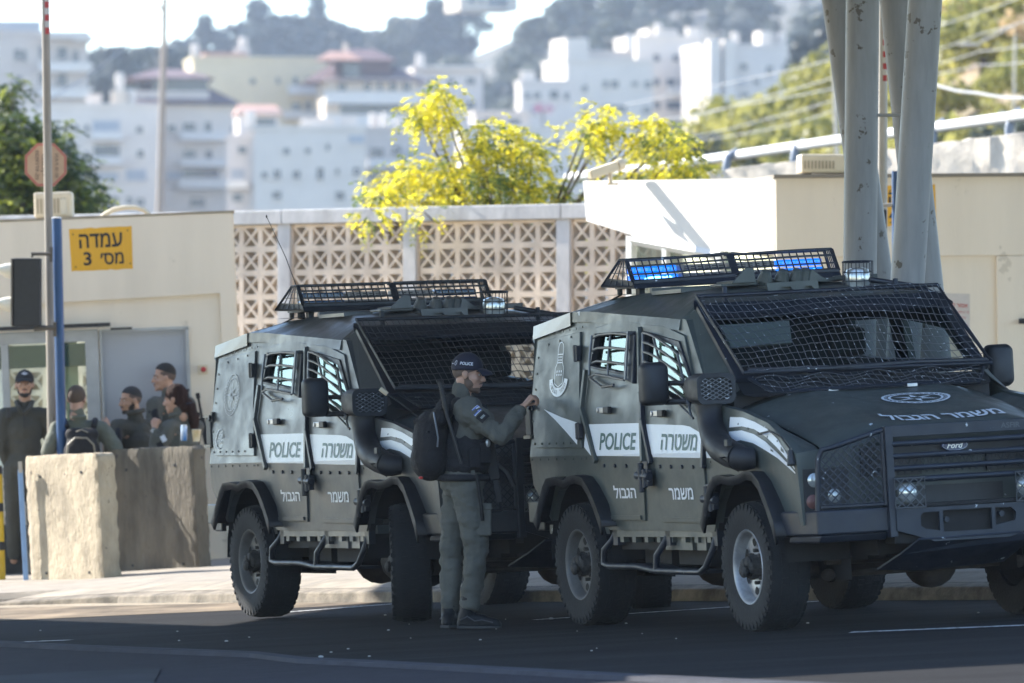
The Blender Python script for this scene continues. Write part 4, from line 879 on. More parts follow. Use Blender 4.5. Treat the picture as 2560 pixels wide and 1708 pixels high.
    mb = MB(); mb.ell((1.98, -.52, .40), (.36, .26, .20), 14); mb.build('fuel_tank', M_under, V, smooth=True)
    mb = MB(); mb.bx(.50, 2.24, -1.0, -.92, .585, .635)
    for i in range(8): mb.bx(.60 + i * .21, .66 + i * .21, -.99, -.95, .55, .59)
    mb.bx(1.3, 1.75, -.96, -.9, .50, .585); mb.bx(1.85, 2.0, -.97, -.93, .50, .585); mb.build('sill', pt_, V)
    # ---- side step
    mb = MB(); y0 = -1.02
    mb.tube([(.50, -.96, .64), (.48, -1.0, .56), (.38, y0, .50), (.365, y0, .41), (.45, y0, .395), (.95, y0, .395), (1.25, y0, .37), (2.0, y0, .365), (2.10, y0, .40), (2.19, -1.0, .52), (2.19, -.97, .62)], .021, 8)
    mb.tube([(1.40, -.96, .63), (1.39, -1.0, .55), (1.29, y0, .47), (1.27, y0, .38)], .022, 8)
    for x in (.53, 1.43, 2.21): mb.bx(x - .03, x + .05, -1.0, -.95, .53, .64)
    mb.build('side_step', gd, V, smooth=50)
    mb = MB(); mb.add([(x, y, z) for y in (y0 + .01, -.84) for x, z in ((.38, .405), (.95, .405), (1.25, .38), (2.05, .375))], [(0, 1, 5, 4), (1, 2, 6, 5), (2, 3, 7, 6)]); o = mb.build('tread_plate', gd, V); m_ = o.modifiers.new('s', 'SOLIDIFY'); m_.thickness = .02
    # ---- bonnet
    mb = MB(); ys = [-.84 + 1.68 * j / 16 for j in range(17)]; rows = [[(x, y, hood_z(x, y)) for y in ys] for x in HX]
    rows.append([(3.65, y, 1.12) for y in ys]); mb.grid(rows); hd = mb.build('bonnet', pt_, V, smooth=40)
    m_ = hd.modifiers.new('s', 'SOLIDIFY'); m_.thickness = .012; m_.offset = 0
    mb = MB(); hz_ = lambda x, y, o=.004: (x, y, hood_z(x, y) + o + .012)
    if front:
        c = Vector((2.95, .10))
        for k in range(6):
            a = math.pi * k / 3; mb.add([hz_(c.x + r_ * math.cos(a + d), c.y + 1.5 * r_ * math.sin(a + d)) for r_, d in ((.03, -.5), (.105, 0), (.03, .5))], [(0, 1, 2)])
        for rr in (.12, .15):
            o_ = [hz_(c.x + (rr + .006) * math.cos(R(a)), c.y + 1.45 * (rr + .006) * math.sin(R(a))) for a in range(0, 361, 12)]; i_2 = [hz_(c.x + (rr - .006) * math.cos(R(a)), c.y + 1.45 * (rr - .006) * math.sin(R(a))) for a in range(0, 361, 12)]; mb.add(o_ + i_2, [(i, i + 1, 32 + i, 31 + i) for i in range(30)])
        for k in range(30):
            a = 2 * math.pi * k / 30; mb.add([hz_(c.x + r_ * math.cos(a + d), c.y + 1.45 * r_ * math.sin(a + d)) for r_, d in ((.125, 0), (.147, .08), (.138, .15))], [(0, 1, 2)])
        mb.build('bonnet_emblem', M_decal, hd)
        mb = MB(); lettering(mb, heb('משמר הגבול'), lambda u, v: hz_(3.54 - .16 * v, -.36 + .80 * u, .005), .016); mb.build('bonnet_lettering', M_decal, hd)
    # ---- front fascia, grille, lamps
    mb = MB(); mb.add([(3.66, -.84, 1.12), (3.66, .84, 1.12), (3.67, .86, .66), (3.67, -.86, .66), (3.66, -1.035, 1.10), (3.66, -1.01, .66), (3.66, 1.035, 1.10), (3.66, 1.01, .66)], [(0, 1, 2, 3), (4, 0, 3, 5), (1, 6, 7, 2)]); mb.build('front_panel', pt_, V)
    mb = MB()
    for z0_, z1_, y0_, y1_ in ((.93, 1.05, -.62, -.22), (.93, 1.05, .22, .62), (1.06, 1.11, -.62, .62), (.68, .86, -.32, .32)): mb.bx(3.668, 3.69, y0_, y1_, z0_, z1_)
    mb.build('grille', M_black, V)
    mb = MB(); k = -.62
    for i in range(26): mb.bar((3.692, -.62 + i * .048, 1.04), (3.692, -.62 + i * .048 + .05, .94), .005, .004, (1, 0, 0)); mb.bar((3.694, -.62 + i * .048 + .05, 1.04), (3.694, -.62 + i * .048, .94), .005, .004, (1, 0, 0))
    mb.build('grille_mesh', gd, V)
    mb = MB(); mb.lathe([(1.0, 0), (1.0, .012), (.9, .016)], (0, 0, 0), (0, 0, 1), 28); bd = mb.build('badge', mat('badge_blue_' + name, (.006, .022, .10), .25), V); bd.matrix_local = Matrix(((0, 0, 1, 3.70), (1, 0, 0, 0), (0, 1, 0, 1.095), (0, 0, 0, 1))) @ Matrix.Diagonal((.088, .034, 1, 1))
    mb = MB(); mb.tube([(3.716, .082 * math.cos(a * .2244), 1.095 + .030 * math.sin(a * .2244)) for a in range(28)], .0022, 5, True); lettering(mb, 'Ford', lambda u, v: (3.7185, -.055 + .11 * u, 1.077 + .036 * v), .01, .35); mb.build('badge_lettering', mat('badge_silver_' + name, (.6, .62, .66), .3, .5), V)
    for s in (-1, 1):
        for y, z, m_ in ((.93, .93, M_wlens), (.80, .83, M_wlens), (.945, .80, M_dull)):
            mb = MB(); mb.lathe([(.001, .012), (.025, .010), (.040, .004), (.044, 0)], (3.672, s * y, z), (1, 0, 0), 18, False); mb.build('headlight' if m_ is M_wlens else 'turn_lamp', m_, V, smooth=True)
        mb = MB(); mb.bx(3.665, 3.671, .70 if s > 0 else -1.0, 1.0 if s > 0 else -.70, .74, 1.0); mb.build('lamp_panel', M_black, V)
    # ---- bumper and bull bar
    for s in (-1, 1):
        mb = MB(); mb.prism([(3.42, s * 1.06, .745), (3.78, s * .97, .745), (3.86, s * .53, .745), (3.70, s * .53, .745), (3.45, s * .9, .745)], (0, 0, -.15)); mb.prism([(3.46, s * 1.02, .593), (3.78, s * .95, .593), (3.84, s * .53, .593), (3.70, s * .53, .593), (3.5, s * .9, .593)], (-.03, 0, -.045))
        mb.build('bumper_wing', gd, V, bevel=.012)
    mb = MB(); hole_wall(mb, [(-.5, .73), (-.5, .60), (-.34, .55), (-.25, .52), (.25, .52), (.34, .55), (.5, .60), (.5, .73)], [[(-.34, .62), (-.34, .68), (-.32, .70), (-.215, .70), (-.215, .585), (-.31, .60)], rect(-.19, .135, .575, .705), [(.16, .60), (.16, .705), (.27, .70), (.30, .67), (.29, .62)]], 0, .02)
    bb = mb.build('bumper', gd, V); bb.matrix_local = Matrix(((0, -1, 0, 3.905), (1, 0, 0, 0), (0, 0, 1, 0), (0, 0, 0, 1)))
    mb = MB(); mb.bx(3.72, 3.86, -.5, .5, .52, .73); mb.bx(3.70, 3.90, -.5, .5, .735, .755); mb.build('bumper_core', M_under, V)
    mb = MB(); mb.lathe([(.018, 0), (.018, .03)], (3.862, -.16, .65), (1, 0, 0), 10); mb.lathe([(.018, 0), (.018, .03)], (3.862, .21, .665), (1, 0, 0), 10); mb.build('tow_pin', gd, V)
    mb = MB(); mb.add([(3.91, -.36, .535), (3.91, .32, .545), (3.90, .40, .50), (3.60, .34, .36), (3.62, -.20, .34), (3.62, -.52, .36), (3.80, -.44, .45)], [(0, 1, 2, 3, 4, 5, 6)]); o = mb.build('skid_plate', gd, V); m_ = o.modifiers.new('s', 'SOLIDIFY'); m_.thickness = .012
    mb = MB()
    for s in (-1, 1): mb.bar((3.87, s * .515, .56), (3.86, s * .515, 1.235), .05, .055, (1, 0, 0))
    mb.bx(3.845, 3.875, -.49, .49, 1.165, 1.238)
    for z in (1.125, 1.05, .975): mb.tube([(3.875, -.5, z), (3.875, .5, z)], .018, 8)
    mb.tube([(3.885, -.5, .905), (3.885, .5, .905)], .019, 8)
    gd_ = mb.build('bull_bar', gd, V, bevel=.004)
    mb = MB(); lettering(mb, 'ASFIR', lambda u, v: (3.8765, .24 + .13 * u, 1.185 + .034 * v), .02); mb.build('bar_lettering', mat('embossed_' + name, (.05, .055, .065), .4), gd_)
    for s in (-1, 1):
        w = MB(); a = Vector((3.85, s * .54, 1.215)); b_ = Vector((3.80, s * .86, 1.125)); c = Vector((3.77, s * .94, 1.06)); d_ = Vector((3.76, s * .955, .745))
        w.tube([a, b_, (b_ + c) / 2 + Vector((0, s * .02, .02)), c, d_], .017, 8); w.tube([Vector((3.855, s * .545, 1.20)), Vector((3.86, s * .545, .76))], .014, 6); w.tube([Vector((3.77, s * .94, .765)), Vector((3.855, s * .55, .765))], .012, 6)
        g = w.build('lamp_guard', gd, V, smooth=50)
        w = MB(); X = lambda y, z: Vector((3.855 - .085 * (y - .55) / .4, s * y, z))
        n_ = 13
        for i in range(-9, n_ + 2):
            for sg in (1, -1):
                pts = []
                for q in range(41):
                    y = .55 + .40 * q / 40; z = .765 + .0 + (i * .052) + sg * (y - .75) * 1.05
                    zt_ = 1.20 - .28 * (y - .55) if y < .88 else 1.11 - .9 * (y - .88)
                    if .765 < z < zt_: pts.append(X(y, z))
                if len(pts) > 3: w.bar(pts[0], pts[-1], .008, .005, (1, 0, 0))
        w.build('guard_mesh', gd, g)
        w = MB(); w.lathe([(.001, .035), (.03, .032), (.055, .02), (.07, 0), (.062, -.05), (.001, -.06)], (3.87, s * .405, .825), (1, 0, 0), 22); L_ = w.build('spot_headlight', M_wlens, V, smooth=True)
        w = MB(); y0_, y1_ = s * .405 - .10, s * .405 + .10
        for i in range(-4, 6):
            for sg in (1, -1):
                pts = [Vector((3.915, y0_ + .2 * q / 30, .825 + i * .06 + sg * (.2 * q / 30 - .1) * 1.0)) for q in range(31)]; pts = [p for p in pts if .735 < p.z < .915]
                if len(pts) > 2: w.bar(pts[0], pts[-1], .006, .004, (1, 0, 0))
        w.tube([(3.913, y0_, .735), (3.913, y1_, .735), (3.913, y1_, .915), (3.913, y0_, .915)], .006, 6, True); w.build('headlight_grid', bpy.data.materials.get('lamp_grid') or mat('lamp_grid', (.06, .063, .07), .5), L_)
    # ---- fender: stripes, turn lamp, snorkel
    mb = MB()
    def swoosh(pa, pb):
        n = len(pa); mb.add([sp(*p, .004) for p in pa] + [sp(*p, .004) for p in pb], [(i, i + 1, n + i + 1, n + i) for i in range(n - 1)])
    swoosh([(2.60, 1.335), (2.80, 1.33), (3.00, 1.30), (3.20, 1.255), (3.38, 1.19), (3.52, 1.11), (3.63, 1.01)], [(2.60, 1.27), (2.80, 1.275), (3.00, 1.255), (3.20, 1.205), (3.38, 1.14), (3.52, 1.07), (3.63, 1.0)])
    swoosh([(2.60, 1.245), (2.80, 1.25), (3.00, 1.225), (3.20, 1.175), (3.38, 1.11), (3.52, 1.045), (3.63, .985)], [(2.60, 1.17), (2.80, 1.19), (3.00, 1.17), (3.20, 1.125), (3.38, 1.075), (3.52, 1.02), (3.63, .975)])
    panel(mb, [(2.255, 1.24), (2.33, 1.22), (2.62, 1.10), (2.66, 1.075), (2.255, 1.085)], (), .004, 0)
    mb.build('fender_stripe', M_decal, V)
    mb = MB(); c = sp(2.51, 1.11, .018); mb.bx(2.46, 2.57, c[1] - .006, c[1] + .014, 1.09, 1.13); tl_ = mb.build('turn_lamp', M_black, V, bevel=.004)
    mb = MB(); mb.bx(2.455, 2.52, c[1] - .012, c[1] - .0065, 1.093, 1.127); mb.build('lens', M_amber, tl_)
    mb = MB(); hx0, hx1 = 2.28, 2.52
    def sec(x, y0, y1, z0, z1, r=.05, n=5):
        o = []
        for (cy, cz, a0) in ((y1 - r, z1 - r, 0), (y0 + r, z1 - r, 90), (y0 + r, z0 + r, 180), (y1 - r, z0 + r, 270)):
            o += [(x, cy + r * math.cos(R(a0 + 90 * i / n)), cz + r * math.sin(R(a0 + 90 * i / n))) for i in range(n + 1)]
        return o + [o[0]]
    rows = [sec(2.24, -1.13, -1.00, 1.47, 1.56, .04), sec(2.28, -1.18, -.95, 1.44, 1.60), sec(2.40, -1.19, -.935, 1.425, 1.615), sec(2.52, -1.19, -.93, 1.42, 1.61), sec(2.52, -1.165, -.955, 1.445, 1.585), sec(2.47, -1.165, -.955, 1.445, 1.585)]
    mb.grid(rows); mb.add(rows[0], [tuple(range(len(rows[0]) - 1))]); sn = mb.build('snorkel', M_plast, V, smooth=50)
    mb = MB(); mb.add(rows[-1], [tuple(range(len(rows[0]) - 1))]); mb.build('snorkel_mouth', M_under, sn)
    mb = MB()
    for i in range(-7, 12):
        for sg in (1, -1):
            pts = [Vector((2.515, -1.165 + .21 * q / 24, 1.515 + i * .026 + sg * (.21 * q / 24 - .105) * .55)) for q in range(25)]; pts = [p for p in pts if 1.447 < p.z < 1.583]
            if len(pts) > 2: mb.bar(pts[0], pts[-1], .005, .003, (1, 0, 0))
    mb.build('snorkel_mesh', M_wire if not front else M_wire, sn)
    mb = MB(); mb.tube([(2.38, -1.06, 1.47), (2.39, -1.06, 1.38), (2.43, -1.07, 1.28), (2.53, -1.09, 1.20), (2.68, -1.115, 1.145), (2.84, -1.125, 1.11), (2.97, -1.12, 1.085)], [.095, .084, .084, .088, .088, .086, .082], 18)
    mb.tube([(2.965, -1.12, 1.085), (3.02, -1.10, 1.075), (3.03, -1.05, 1.075)], [.082, .075, .065], 18); mb.build('snorkel_pipe', M_plast, sn, smooth=60)
    mb = MB(); mb.tube([(2.925, -1.02, 1.10), (2.945, -1.235, 1.09), (2.95, -1.12, 1.0)], .006, 6); mb.bx(2.93, 2.98, -1.20, -1.17, 1.16, 1.20); mb.build('pipe_clamp', M_black, sn)
    # ---- mirrors
    for s in (-1, 1):
        mb = MB(); y0_, y1_ = (s * 1.115, s * 1.285); rows = []
        ya, yb = min(y0_, y1_), max(y0_, y1_)
        rows = [sec(1.765, ya + .03, yb - .03, 1.46, 1.67, .03), sec(1.785, ya, yb, 1.43, 1.70, .04), sec(1.84, ya - .002, yb + .002, 1.428, 1.702, .04), sec(1.885, ya + .005, yb - .005, 1.435, 1.695, .045), sec(1.90, ya + .03, yb - .03, 1.46, 1.67, .03)]
        mb.grid(rows); mb.add(rows[-1], [tuple(range(len(rows[0]) - 1))]); mb.add(rows[0], [tuple(range(len(rows[0]) - 1))]); mr = mb.build('mirror', M_plast, V, smooth=50)
        mb = MB(); mb.tube([(1.84, s * 1.13, 1.565), (1.97, s * 1.02, 1.56), (2.0, s * .97, 1.54)], .016, 8); mb.tube([(1.84, s * 1.13, 1.445), (1.99, s * 1.02, 1.445), (2.03, s * .98, 1.45)], .018, 8); mb.bx(1.955, 2.02, s * 1.0 - .03, s * 1.0 + .03, 1.44, 1.56); mb.build('mirror_arm', M_black, mr)
    # ---- windscreen, its frame and the wire guard
    TL, BLc = Vector((1.755, 0, 2.02)), Vector((2.36, 0, 1.555))
    def wsp(u, v, o=0.0):
        p = TL.lerp(BLc, v); n_ = Vector((BLc.z - TL.z, 0, -(BLc.x - TL.x))); n_ = Vector((.465, 0, .605)).normalized(); return p + Vector((0, u * (.83 + .015 * v), 0)) + n_ * o
    mb = MB(); mb.add([wsp(-1, .12, .004), wsp(1, .12, .004), wsp(1, .97, .004), wsp(-1, .97, .004)], [(0, 1, 2, 3)]); mb.build('windscreen', M_ws, V)
    mb = MB()
    for v0, v1 in ((-.03, .14), (.955, 1.02)): mb.add([wsp(-1.0, v0, o) for o in (.0, .03)] + [wsp(1.0, v0, o) for o in (.0, .03)] + [wsp(-1.0, v1, o) for o in (0, .03)] + [wsp(1.0, v1, o) for o in (0, .03)], [(0, 2, 3, 1), (1, 3, 7, 5), (5, 7, 6, 4), (4, 6, 2, 0), (0, 1, 5, 4), (2, 6, 7, 3)])
    for s in (-1, 1): mb.bar(wsp(s * .99, -.02, .015), wsp(s * .99, 1.02, .015), .06, .03, (.6, 0, .8))
    mb.bar(wsp(.02, .1, .0), wsp(.02, .97, .0), .05, .012, (.6, 0, .8)) if False else None
    mb.build('windscreen_frame', gd, V)
    gfr = MB()
    gfr.tube([wsp(-1.02, -.06, .07), wsp(1.0, -.06, .07), wsp(1.0, .55, .08), wsp(1.03, 1.05, .07), wsp(-.98, 1.02, .075)], .014, 8, True)
    gfr.tube([wsp(-.94, .99, .08), wsp(-.3, 1.04, .09), wsp(.4, 1.0, .08), wsp(1.0, 1.02, .08)], .013, 6)
    lowp = [Vector((2.43, -.80, 1.57)), Vector((2.56, -.70, 1.475)), Vector((2.60, -.2, 1.478)), Vector((2.58, .3, 1.48)), Vector((2.52, .74, 1.475)), Vector((2.42, .82, 1.56))]
    gfr.tube(lowp, .013, 6)
    for y, x in ((-.62, 1.72), (.58, 1.70)): gfr.tube([(x - .03, y, 2.06), (x - .06, y + .01, 2.155)], .018, 8)
    gfr.tube([(1.62, .42, 2.16), (1.62, .75, 2.10), (1.70, .87, 2.03), (1.80, .90, 1.98)], .018, 8)
    gfr.bar(wsp(-1.02, -.02, .05), wsp(-1.0, -.02, .0), .05, .03); gfr.build('screen_guard', gd, V, smooth=50)
    W = MB(); amp = .018 if front else .008; rw = .0027 if front else .0030
    def wv(u, v): return wsp(u, v, .075 + amp * 1.6 * math.sin(2.2 * u + 3 * v) * (1 - abs(u) ** 4)) + Vector((0, .02 * amp / .018 * math.sin(5 * v + 2 * u), amp * math.sin(3.1 * u + 1.4) * math.sin(math.pi * min(1, max(0, v)))))
    nv, nh = 36, 11
    for i in range(nv + 1):
        u = -1 + 2 * i / nv; W.tube([wv(u + .05 * (q / 8 - .5) + (.004 * math.sin(q * 9 + i)), -.05 + 1.07 * q / 8) for q in range(9)], rw, 4)
    for j in range(nh + 1):
        v = -.05 + 1.07 * j / nh; W.tube([wv(-1 + 2 * q / 40, v + .006 * math.sin(q * 2.2 + j * 1.7)) for q in range(41)], rw, 4)
    for i in range(30):
        y = -.70 + 1.42 * i / 29; W.tube([(2.44 - .0 * i, y, 1.575 - .01 * abs(y)), (2.51 + .015 * math.sin(i), y + .01, 1.525), (2.585, y + .015, 1.478)], rw, 4)
    for j in range(4):
        t = (j + .5) / 4; W.tube([(2.43 + .16 * t, -.76 + 1.52 * q / 20, 1.58 - .105 * t + .008 * math.sin(q * 1.3 + j) * (2 if front else .7)) for q in range(21)], rw, 4)
    W.build('guard_wire', wr, V)
    mb = MB(); mb.grid([[(2.36, y, 1.54) for y in (-.85, 0, .85)], [(2.45, y, 1.47) for y in (-.85, 0, .85)], [(2.5, y, 1.45) for y in (-.8, 0, .8)]])
    mb.tube([(2.42, -.1, 1.54), (2.40, -.35, 1.57), (2.30, -.66, 1.63)], .008, 6); mb.tube([(2.44, .3, 1.53), (2.38, .1, 1.58), (2.26, -.05, 1.66)], .008, 6); mb.build('cowl', M_black, V)
    mb = MB()
    for y in (-.30, .24): mb.bx(2.545, 2.60, y - .035, y + .035, 1.462, 1.485)
    mb.build('hood_catch', M_chrome, V, bevel=.003)
    # ---- cab interior
    mb = MB(); mb.bx(-.8, 2.3, -.9, .9, .67, .70); mb.bx(2.0, 2.36, -.88, .88, 1.10, 1.46); mb.bx(-.05, 0.0, -.86, .86, .7, 1.9); mb.build('cab_floor', M_int, V)
    for y in (-.45, .45):
        mb = MB(); mb.bx(1.15, 1.62, y - .25, y + .25, 1.0, 1.14); mb.bx(1.08, 1.20, y - .24, y + .24, 1.1, 1.66); mb.bx(1.09, 1.17, y - .13, y + .13, 1.68, 1.86); mb.build('seat', M_seat, V, bevel=.03)
    mb = MB(); mb.tube([(1.86 + .05 * math.sin(R(a)), .45 + .19 * math.cos(R(a)), 1.46 + .17 * math.sin(R(a))) for a in range(0, 360, 15)], .016, 6, True); mb.tube([(1.86, .27, 1.46), (1.86, .63, 1.46)], .014, 6); mb.tube([(1.86, .45, 1.46), (2.05, .45, 1.3)], .03, 8); mb.build('steering_wheel', M_black, V)
    if front:
        mb = MB(); mb.add([(1.86, -.74, 1.915), (1.86, -.26, 1.92), (1.93, -.28, 1.78), (1.94, -.70, 1.77)], [(0, 1, 2, 3)]); o = mb.build('sun_visor', mat('visor_cloth', (.44, .42, .36), .8), V); m_ = o.modifiers.new('s', 'SOLIDIFY'); m_.thickness = .02
    else:
        mb = MB(); mb.add([(1.95, -.72, 1.60), (1.95, -.45, 1.62), (1.98, -.44, 1.52), (1.98, -.50, 1.52), (1.965, -.52, 1.585), (1.96, -.72, 1.565)], [(0, 1, 4, 5), (1, 2, 3, 4)]); o = mb.build('dash_screen', mat('dash_glow_grey', (.45, .50, .45), .6), V)
    # ---- light bar in its cage
    lb = MB(); bx_ = .25; dent = .014 if front else .004
    def cage(v, s, t):   # t 0 at the bottom front, 1 at the top rear of the sloping face; v along y
        return Vector((bx_ + .17 - .10 * t, v, 2.245 + .145 * t + dent * math.sin(2.2 * (v + .1)) - (.012 if front else 0) * (v > .02)))
    for s in (-1, 1):
        a0, a1 = (.012, .73)
        Y_ = lambda q: s * (a0 + (a1 - a0) * q)
        for t, w in ((0, .03), (1, .014), (.72, .010), (.36, .007)):
            lb.tube([cage(Y_(q / 8), s, t) for q in range(9)], w / 2 + .002, 6)
        for i in range(15):
            q = i / 14; lb.bar(cage(Y_(q), s, 0), cage(Y_(q) , s, 1), .008 if 0 < i < 14 else .03, .006, (1, 0, .5))
        lb.add([cage(Y_(0), s, -.30), cage(Y_(1), s, -.30), cage(Y_(1), s, .08), cage(Y_(0), s, .08)], [(0, 1, 2, 3)])
        lb.tube([Vector((bx_ - .05, Y_(0), 2.385)), Vector((bx_ - .05, Y_(1), 2.385))], .008, 6)
        for i in range(15): y = Y_(i / 14); lb.bar(cage(y, s, 1), Vector((bx_ - .05, y, 2.385)), .006, .005)
        # end cheek
        e0, e1, e2, e3 = cage(Y_(1), s, -.25), cage(Y_(1), s, 1), Vector((bx_ - .05, Y_(1), 2.385)), Vector((bx_ - .16, s * .82, 2.22))
        lb.tube([e0, e1, e2, e3], .010, 6, True)
        for i in range(1, 5): lb.bar(e1.lerp(e2, i / 5), e0.lerp(e3, i / 5), .007, .005, (0, 1, 0))
        for i in range(1, 4): lb.bar(e1.lerp(e0, i / 4), e2.lerp(e3, i / 4), .007, .005, (0, 0, 1))
        lb.add([e0, e0.lerp(e1, .25), e3.lerp(e2, .3), e3], [(0, 1, 2, 3)])
        lb.bx(bx_ - .02, bx_ + .04, s * .62 - .02, s * .62 + .02, 2.10, 2.22)
    lb.bx(bx_ - .13, bx_ + .16, -.74, .74, 2.195, 2.215)
    LB = lb.build('light_bar', gd, V)
    for s in (-1, 1):
        for y0_, y1_, m_, nm in ((.36, .68, M_lens, 'blue_lens'), (.02, .34, M_wlens, 'speaker_grille')):
            mb = MB(); ya, yb = (y0_, y1_) if s > 0 else (-y1_, -y0_); on = front and nm == 'blue_lens'
            mb.bx(bx_ - .08, bx_ + .05, ya, yb, 2.222, 2.278); mb.bx(bx_ - .08, bx_ + .03, ya, yb, 2.29, 2.335)
            mm = (M_lens_on if on else M_lens) if nm == 'blue_lens' else bpy.data.materials.get('speaker_grey') or mat('speaker_grey', (.30, .28, .27), .6)
            L_ = mb.build(nm, mm, LB, bevel=.012)
            if nm == 'speaker_grille':
                mb = MB()
                for z in (2.235, 2.248, 2.261, 2.302, 2.315):
                    for i in range(6): mb.bx(bx_ + .05, bx_ + .052, ya + .02 + i * .05, ya + .05 + i * .05, z, z + .006)
                mb.build('slot', M_black, LB)
            elif on:
                mb = MB(); mb.ell((bx_ + .045, (ya + yb) / 2, 2.25), (.02, .09, .018), 10); mb.ell((bx_ + .045, (ya + yb) / 2 + .09, 2.25), (.02, .03, .018), 8); mb.build('flash', M_flash, LB)
    # ---- roof fittings
    mb = MB(); sx, sy, sz = 1.45, .41 if front else .33, 2.085
    mb.lathe([(.062, 0), (.075, .02), (.075, .04), (.080, .05), (.080, .12), (.070, .145), (.03, .158), (.0, .16)], (sx, sy, sz), (0, 0, 1), 20); sl = mb.build('search_light', M_wlens, V, smooth=50)
    mb = MB(); tz = Vector((.07, 0, 1)).normalized(); c0 = Vector((sx, sy, sz))
    for h in (.02, .075, .13, .195): mb.tube([c0 + tz * h + Vector((.098 * math.cos(R(a)), .098 * math.sin(R(a)), -.07 * .098 * math.cos(R(a)))) for a in range(0, 360, 20)], .0032 if h < .19 else (.005 if front else .008), 5, True)
    for a in range(0, 360, 30): e_ = Vector((.098 * math.cos(R(a)), .098 * math.sin(R(a)), -.07 * .098 * math.cos(R(a)))); mb.tube([c0 + e_, c0 + e_ + tz * .195], .0032, 5)
    for i in (-1, 0, 1): mb.tube([c0 + tz * .195 + Vector((.05 * i, -.085, 0)), c0 + tz * .195 + Vector((.05 * i, .085, 0))], .003, 5); mb.tube([c0 + tz * .195 + Vector((-.085, .05 * i, 0)), c0 + tz * .195 + Vector((.085, .05 * i, 0))], .003, 5)
    mb.build('light_cage', gd, sl)
    mb = MB(); mb.lathe([(.30, 0), (.32, .02), (.32, .045), (.27, .05)], (.95, -.02, 2.155), (0, 0, 1), 30); mb.build('roof_hatch', pt_, V, smooth=40)
    mb = MB(); hole_wall(mb, [(-.26, 2.17), (-.23, 2.05), (.11, 2.06), (.10, 2.175)], [[(-.17, 2.10), (-.17, 2.125), (-.15, 2.14), (-.09, 2.14), (-.075, 2.12), (-.09, 2.10)], [(.0, 2.105), (.0, 2.125), (.015, 2.14), (.055, 2.14), (.07, 2.12), (.055, 2.105)]], 0, .02)
    hb = mb.build('hatch_mount', pt_, V); hb.matrix_local = Matrix(((0, -1, 0, 1.52), (1, 0, 0, 0), (0, 0, 1, 0), (0, 0, 0, 1)))
    mb = MB(); mb.bx(1.30, 1.49, -.235, .095, 2.06, 2.155)
    for y in (-.18, -.06, .04, .10): mb.lathe([(.045, 0), (.05, .03), (.035, .07), (.03, .09)], (1.30, y, 2.17), (.5, 0, 1), 10)
    mb.bx(1.15, 1.35, -.50, -.25, 2.165, 2.18); mb.prism([(1.38, -.44, 2.18), (1.38, -.27, 2.18), (1.38, -.28, 2.27), (1.38, -.33, 2.28)], (-.015, 0, 0)); mb.bx(1.05, 1.3, .12, .36, 2.17, 2.19); mb.prism([(1.36, .11, 2.17), (1.36, .26, 2.16), (1.36, .13, 2.25)], (-.015, 0, 0)); mb.bx(1.16, 1.3, .36, .62, 2.165, 2.20); mb.build('hatch_hardware', pt_, V, bevel=.004)
    mb = MB(); mb.bx(.62, .66, -.70, .60, 2.155, 2.185); mb.bx(.70, 1.2, -.72, -.5, 2.14, 2.165); mb.build('roof_rail', pt_, V)
    mb = MB()
    for x, y in ((.10, -.70), (.16, -.66)): mb.lathe([(.018, 0), (.018, .07)], (x, y, 2.16), (0, 0, 1), 10)
    mb.add([(.0, -.80, 2.158), (.3, -.78, 2.158), (.3, -.5, 2.158), (0, -.5, 2.158)], [(0, 1, 2, 3)]); mb.tube([(.08, -.68, 2.16), (.0, -.74, 2.12), (-.08, -.72, 2.10)], .006, 6); mb.build('antenna_base', M_black, V)
    if not front:
        mb = MB(); mb.lathe([(.03, 0), (.02, .10), (.006, .16)], (.14, -.64, 2.15), (0, 0, 1), 10); mb.tube([(.14, -.64, 2.30), (.12, -.74, 2.60), (.10, -.87, 2.90)], [.004, .003, .002], 6); mb.ell((.10, -.87, 2.90), (.006, .006, .012), 6); mb.build('whip_antenna', M_black, V)
        mb = MB(); mb.tube([(2.95, -.80, 1.34), (2.90, -.98, 1.50), (2.86, -1.09, 1.585)], .006, 6); o = mb.build('flag_rod', M_black, V); mb = MB(); mb.tube([(2.87, -1.065, 1.565), (2.85, -1.11, 1.605)], .016, 8); mb.build('rod_tip', M_beige_pl, o)
    else:
        mb = MB(); mb.tube([(3.12, -1.05, 1.225), (3.16, -1.06, 1.225), (3.3, -1.05, 1.24), (3.48, -1.05, 1.20), (3.60, -1.05, 1.13), (3.62, -1.05, 1.06)], .007, 6); mb.build('cable', M_black, V); mb = MB(); mb.tube([(3.61, -1.05, 1.12), (3.63, -1.055, 1.03)], [.018, .03], 10); mb.build('cable_sleeve', M_black, V)
    return V
def contact(px, py):
    d = Vector(((px - CX) / F_PX, 1.0, -(py - HY) / F_PX)); t = (CAM_Z + GA * .486 + GB * 46) / (GA * d.x + GB - d.z); return d * t + Vector((0, 0, CAM_Z))
def origin(px, py, psi):
    fw = Vector((math.sin(psi), -math.cos(psi), 0)); fw = (fw - GN * fw.dot(GN)).normalized(); return contact(px, py) + GN.cross(fw) * 1.03
veh_front = vehicle('armoured_patrol_vehicle', 'scratched olive grey armoured police vehicle with lit blue roof lights at right', origin(1463, 1565, R(21)), R(21), 0, True)
veh_rear = vehicle('armoured_patrol_vehicle', 'grey armoured police vehicle with unlit roof lights and whip antenna behind the standing officer', origin(637, 1550, R(22.5)), R(22.5), -.02, False)
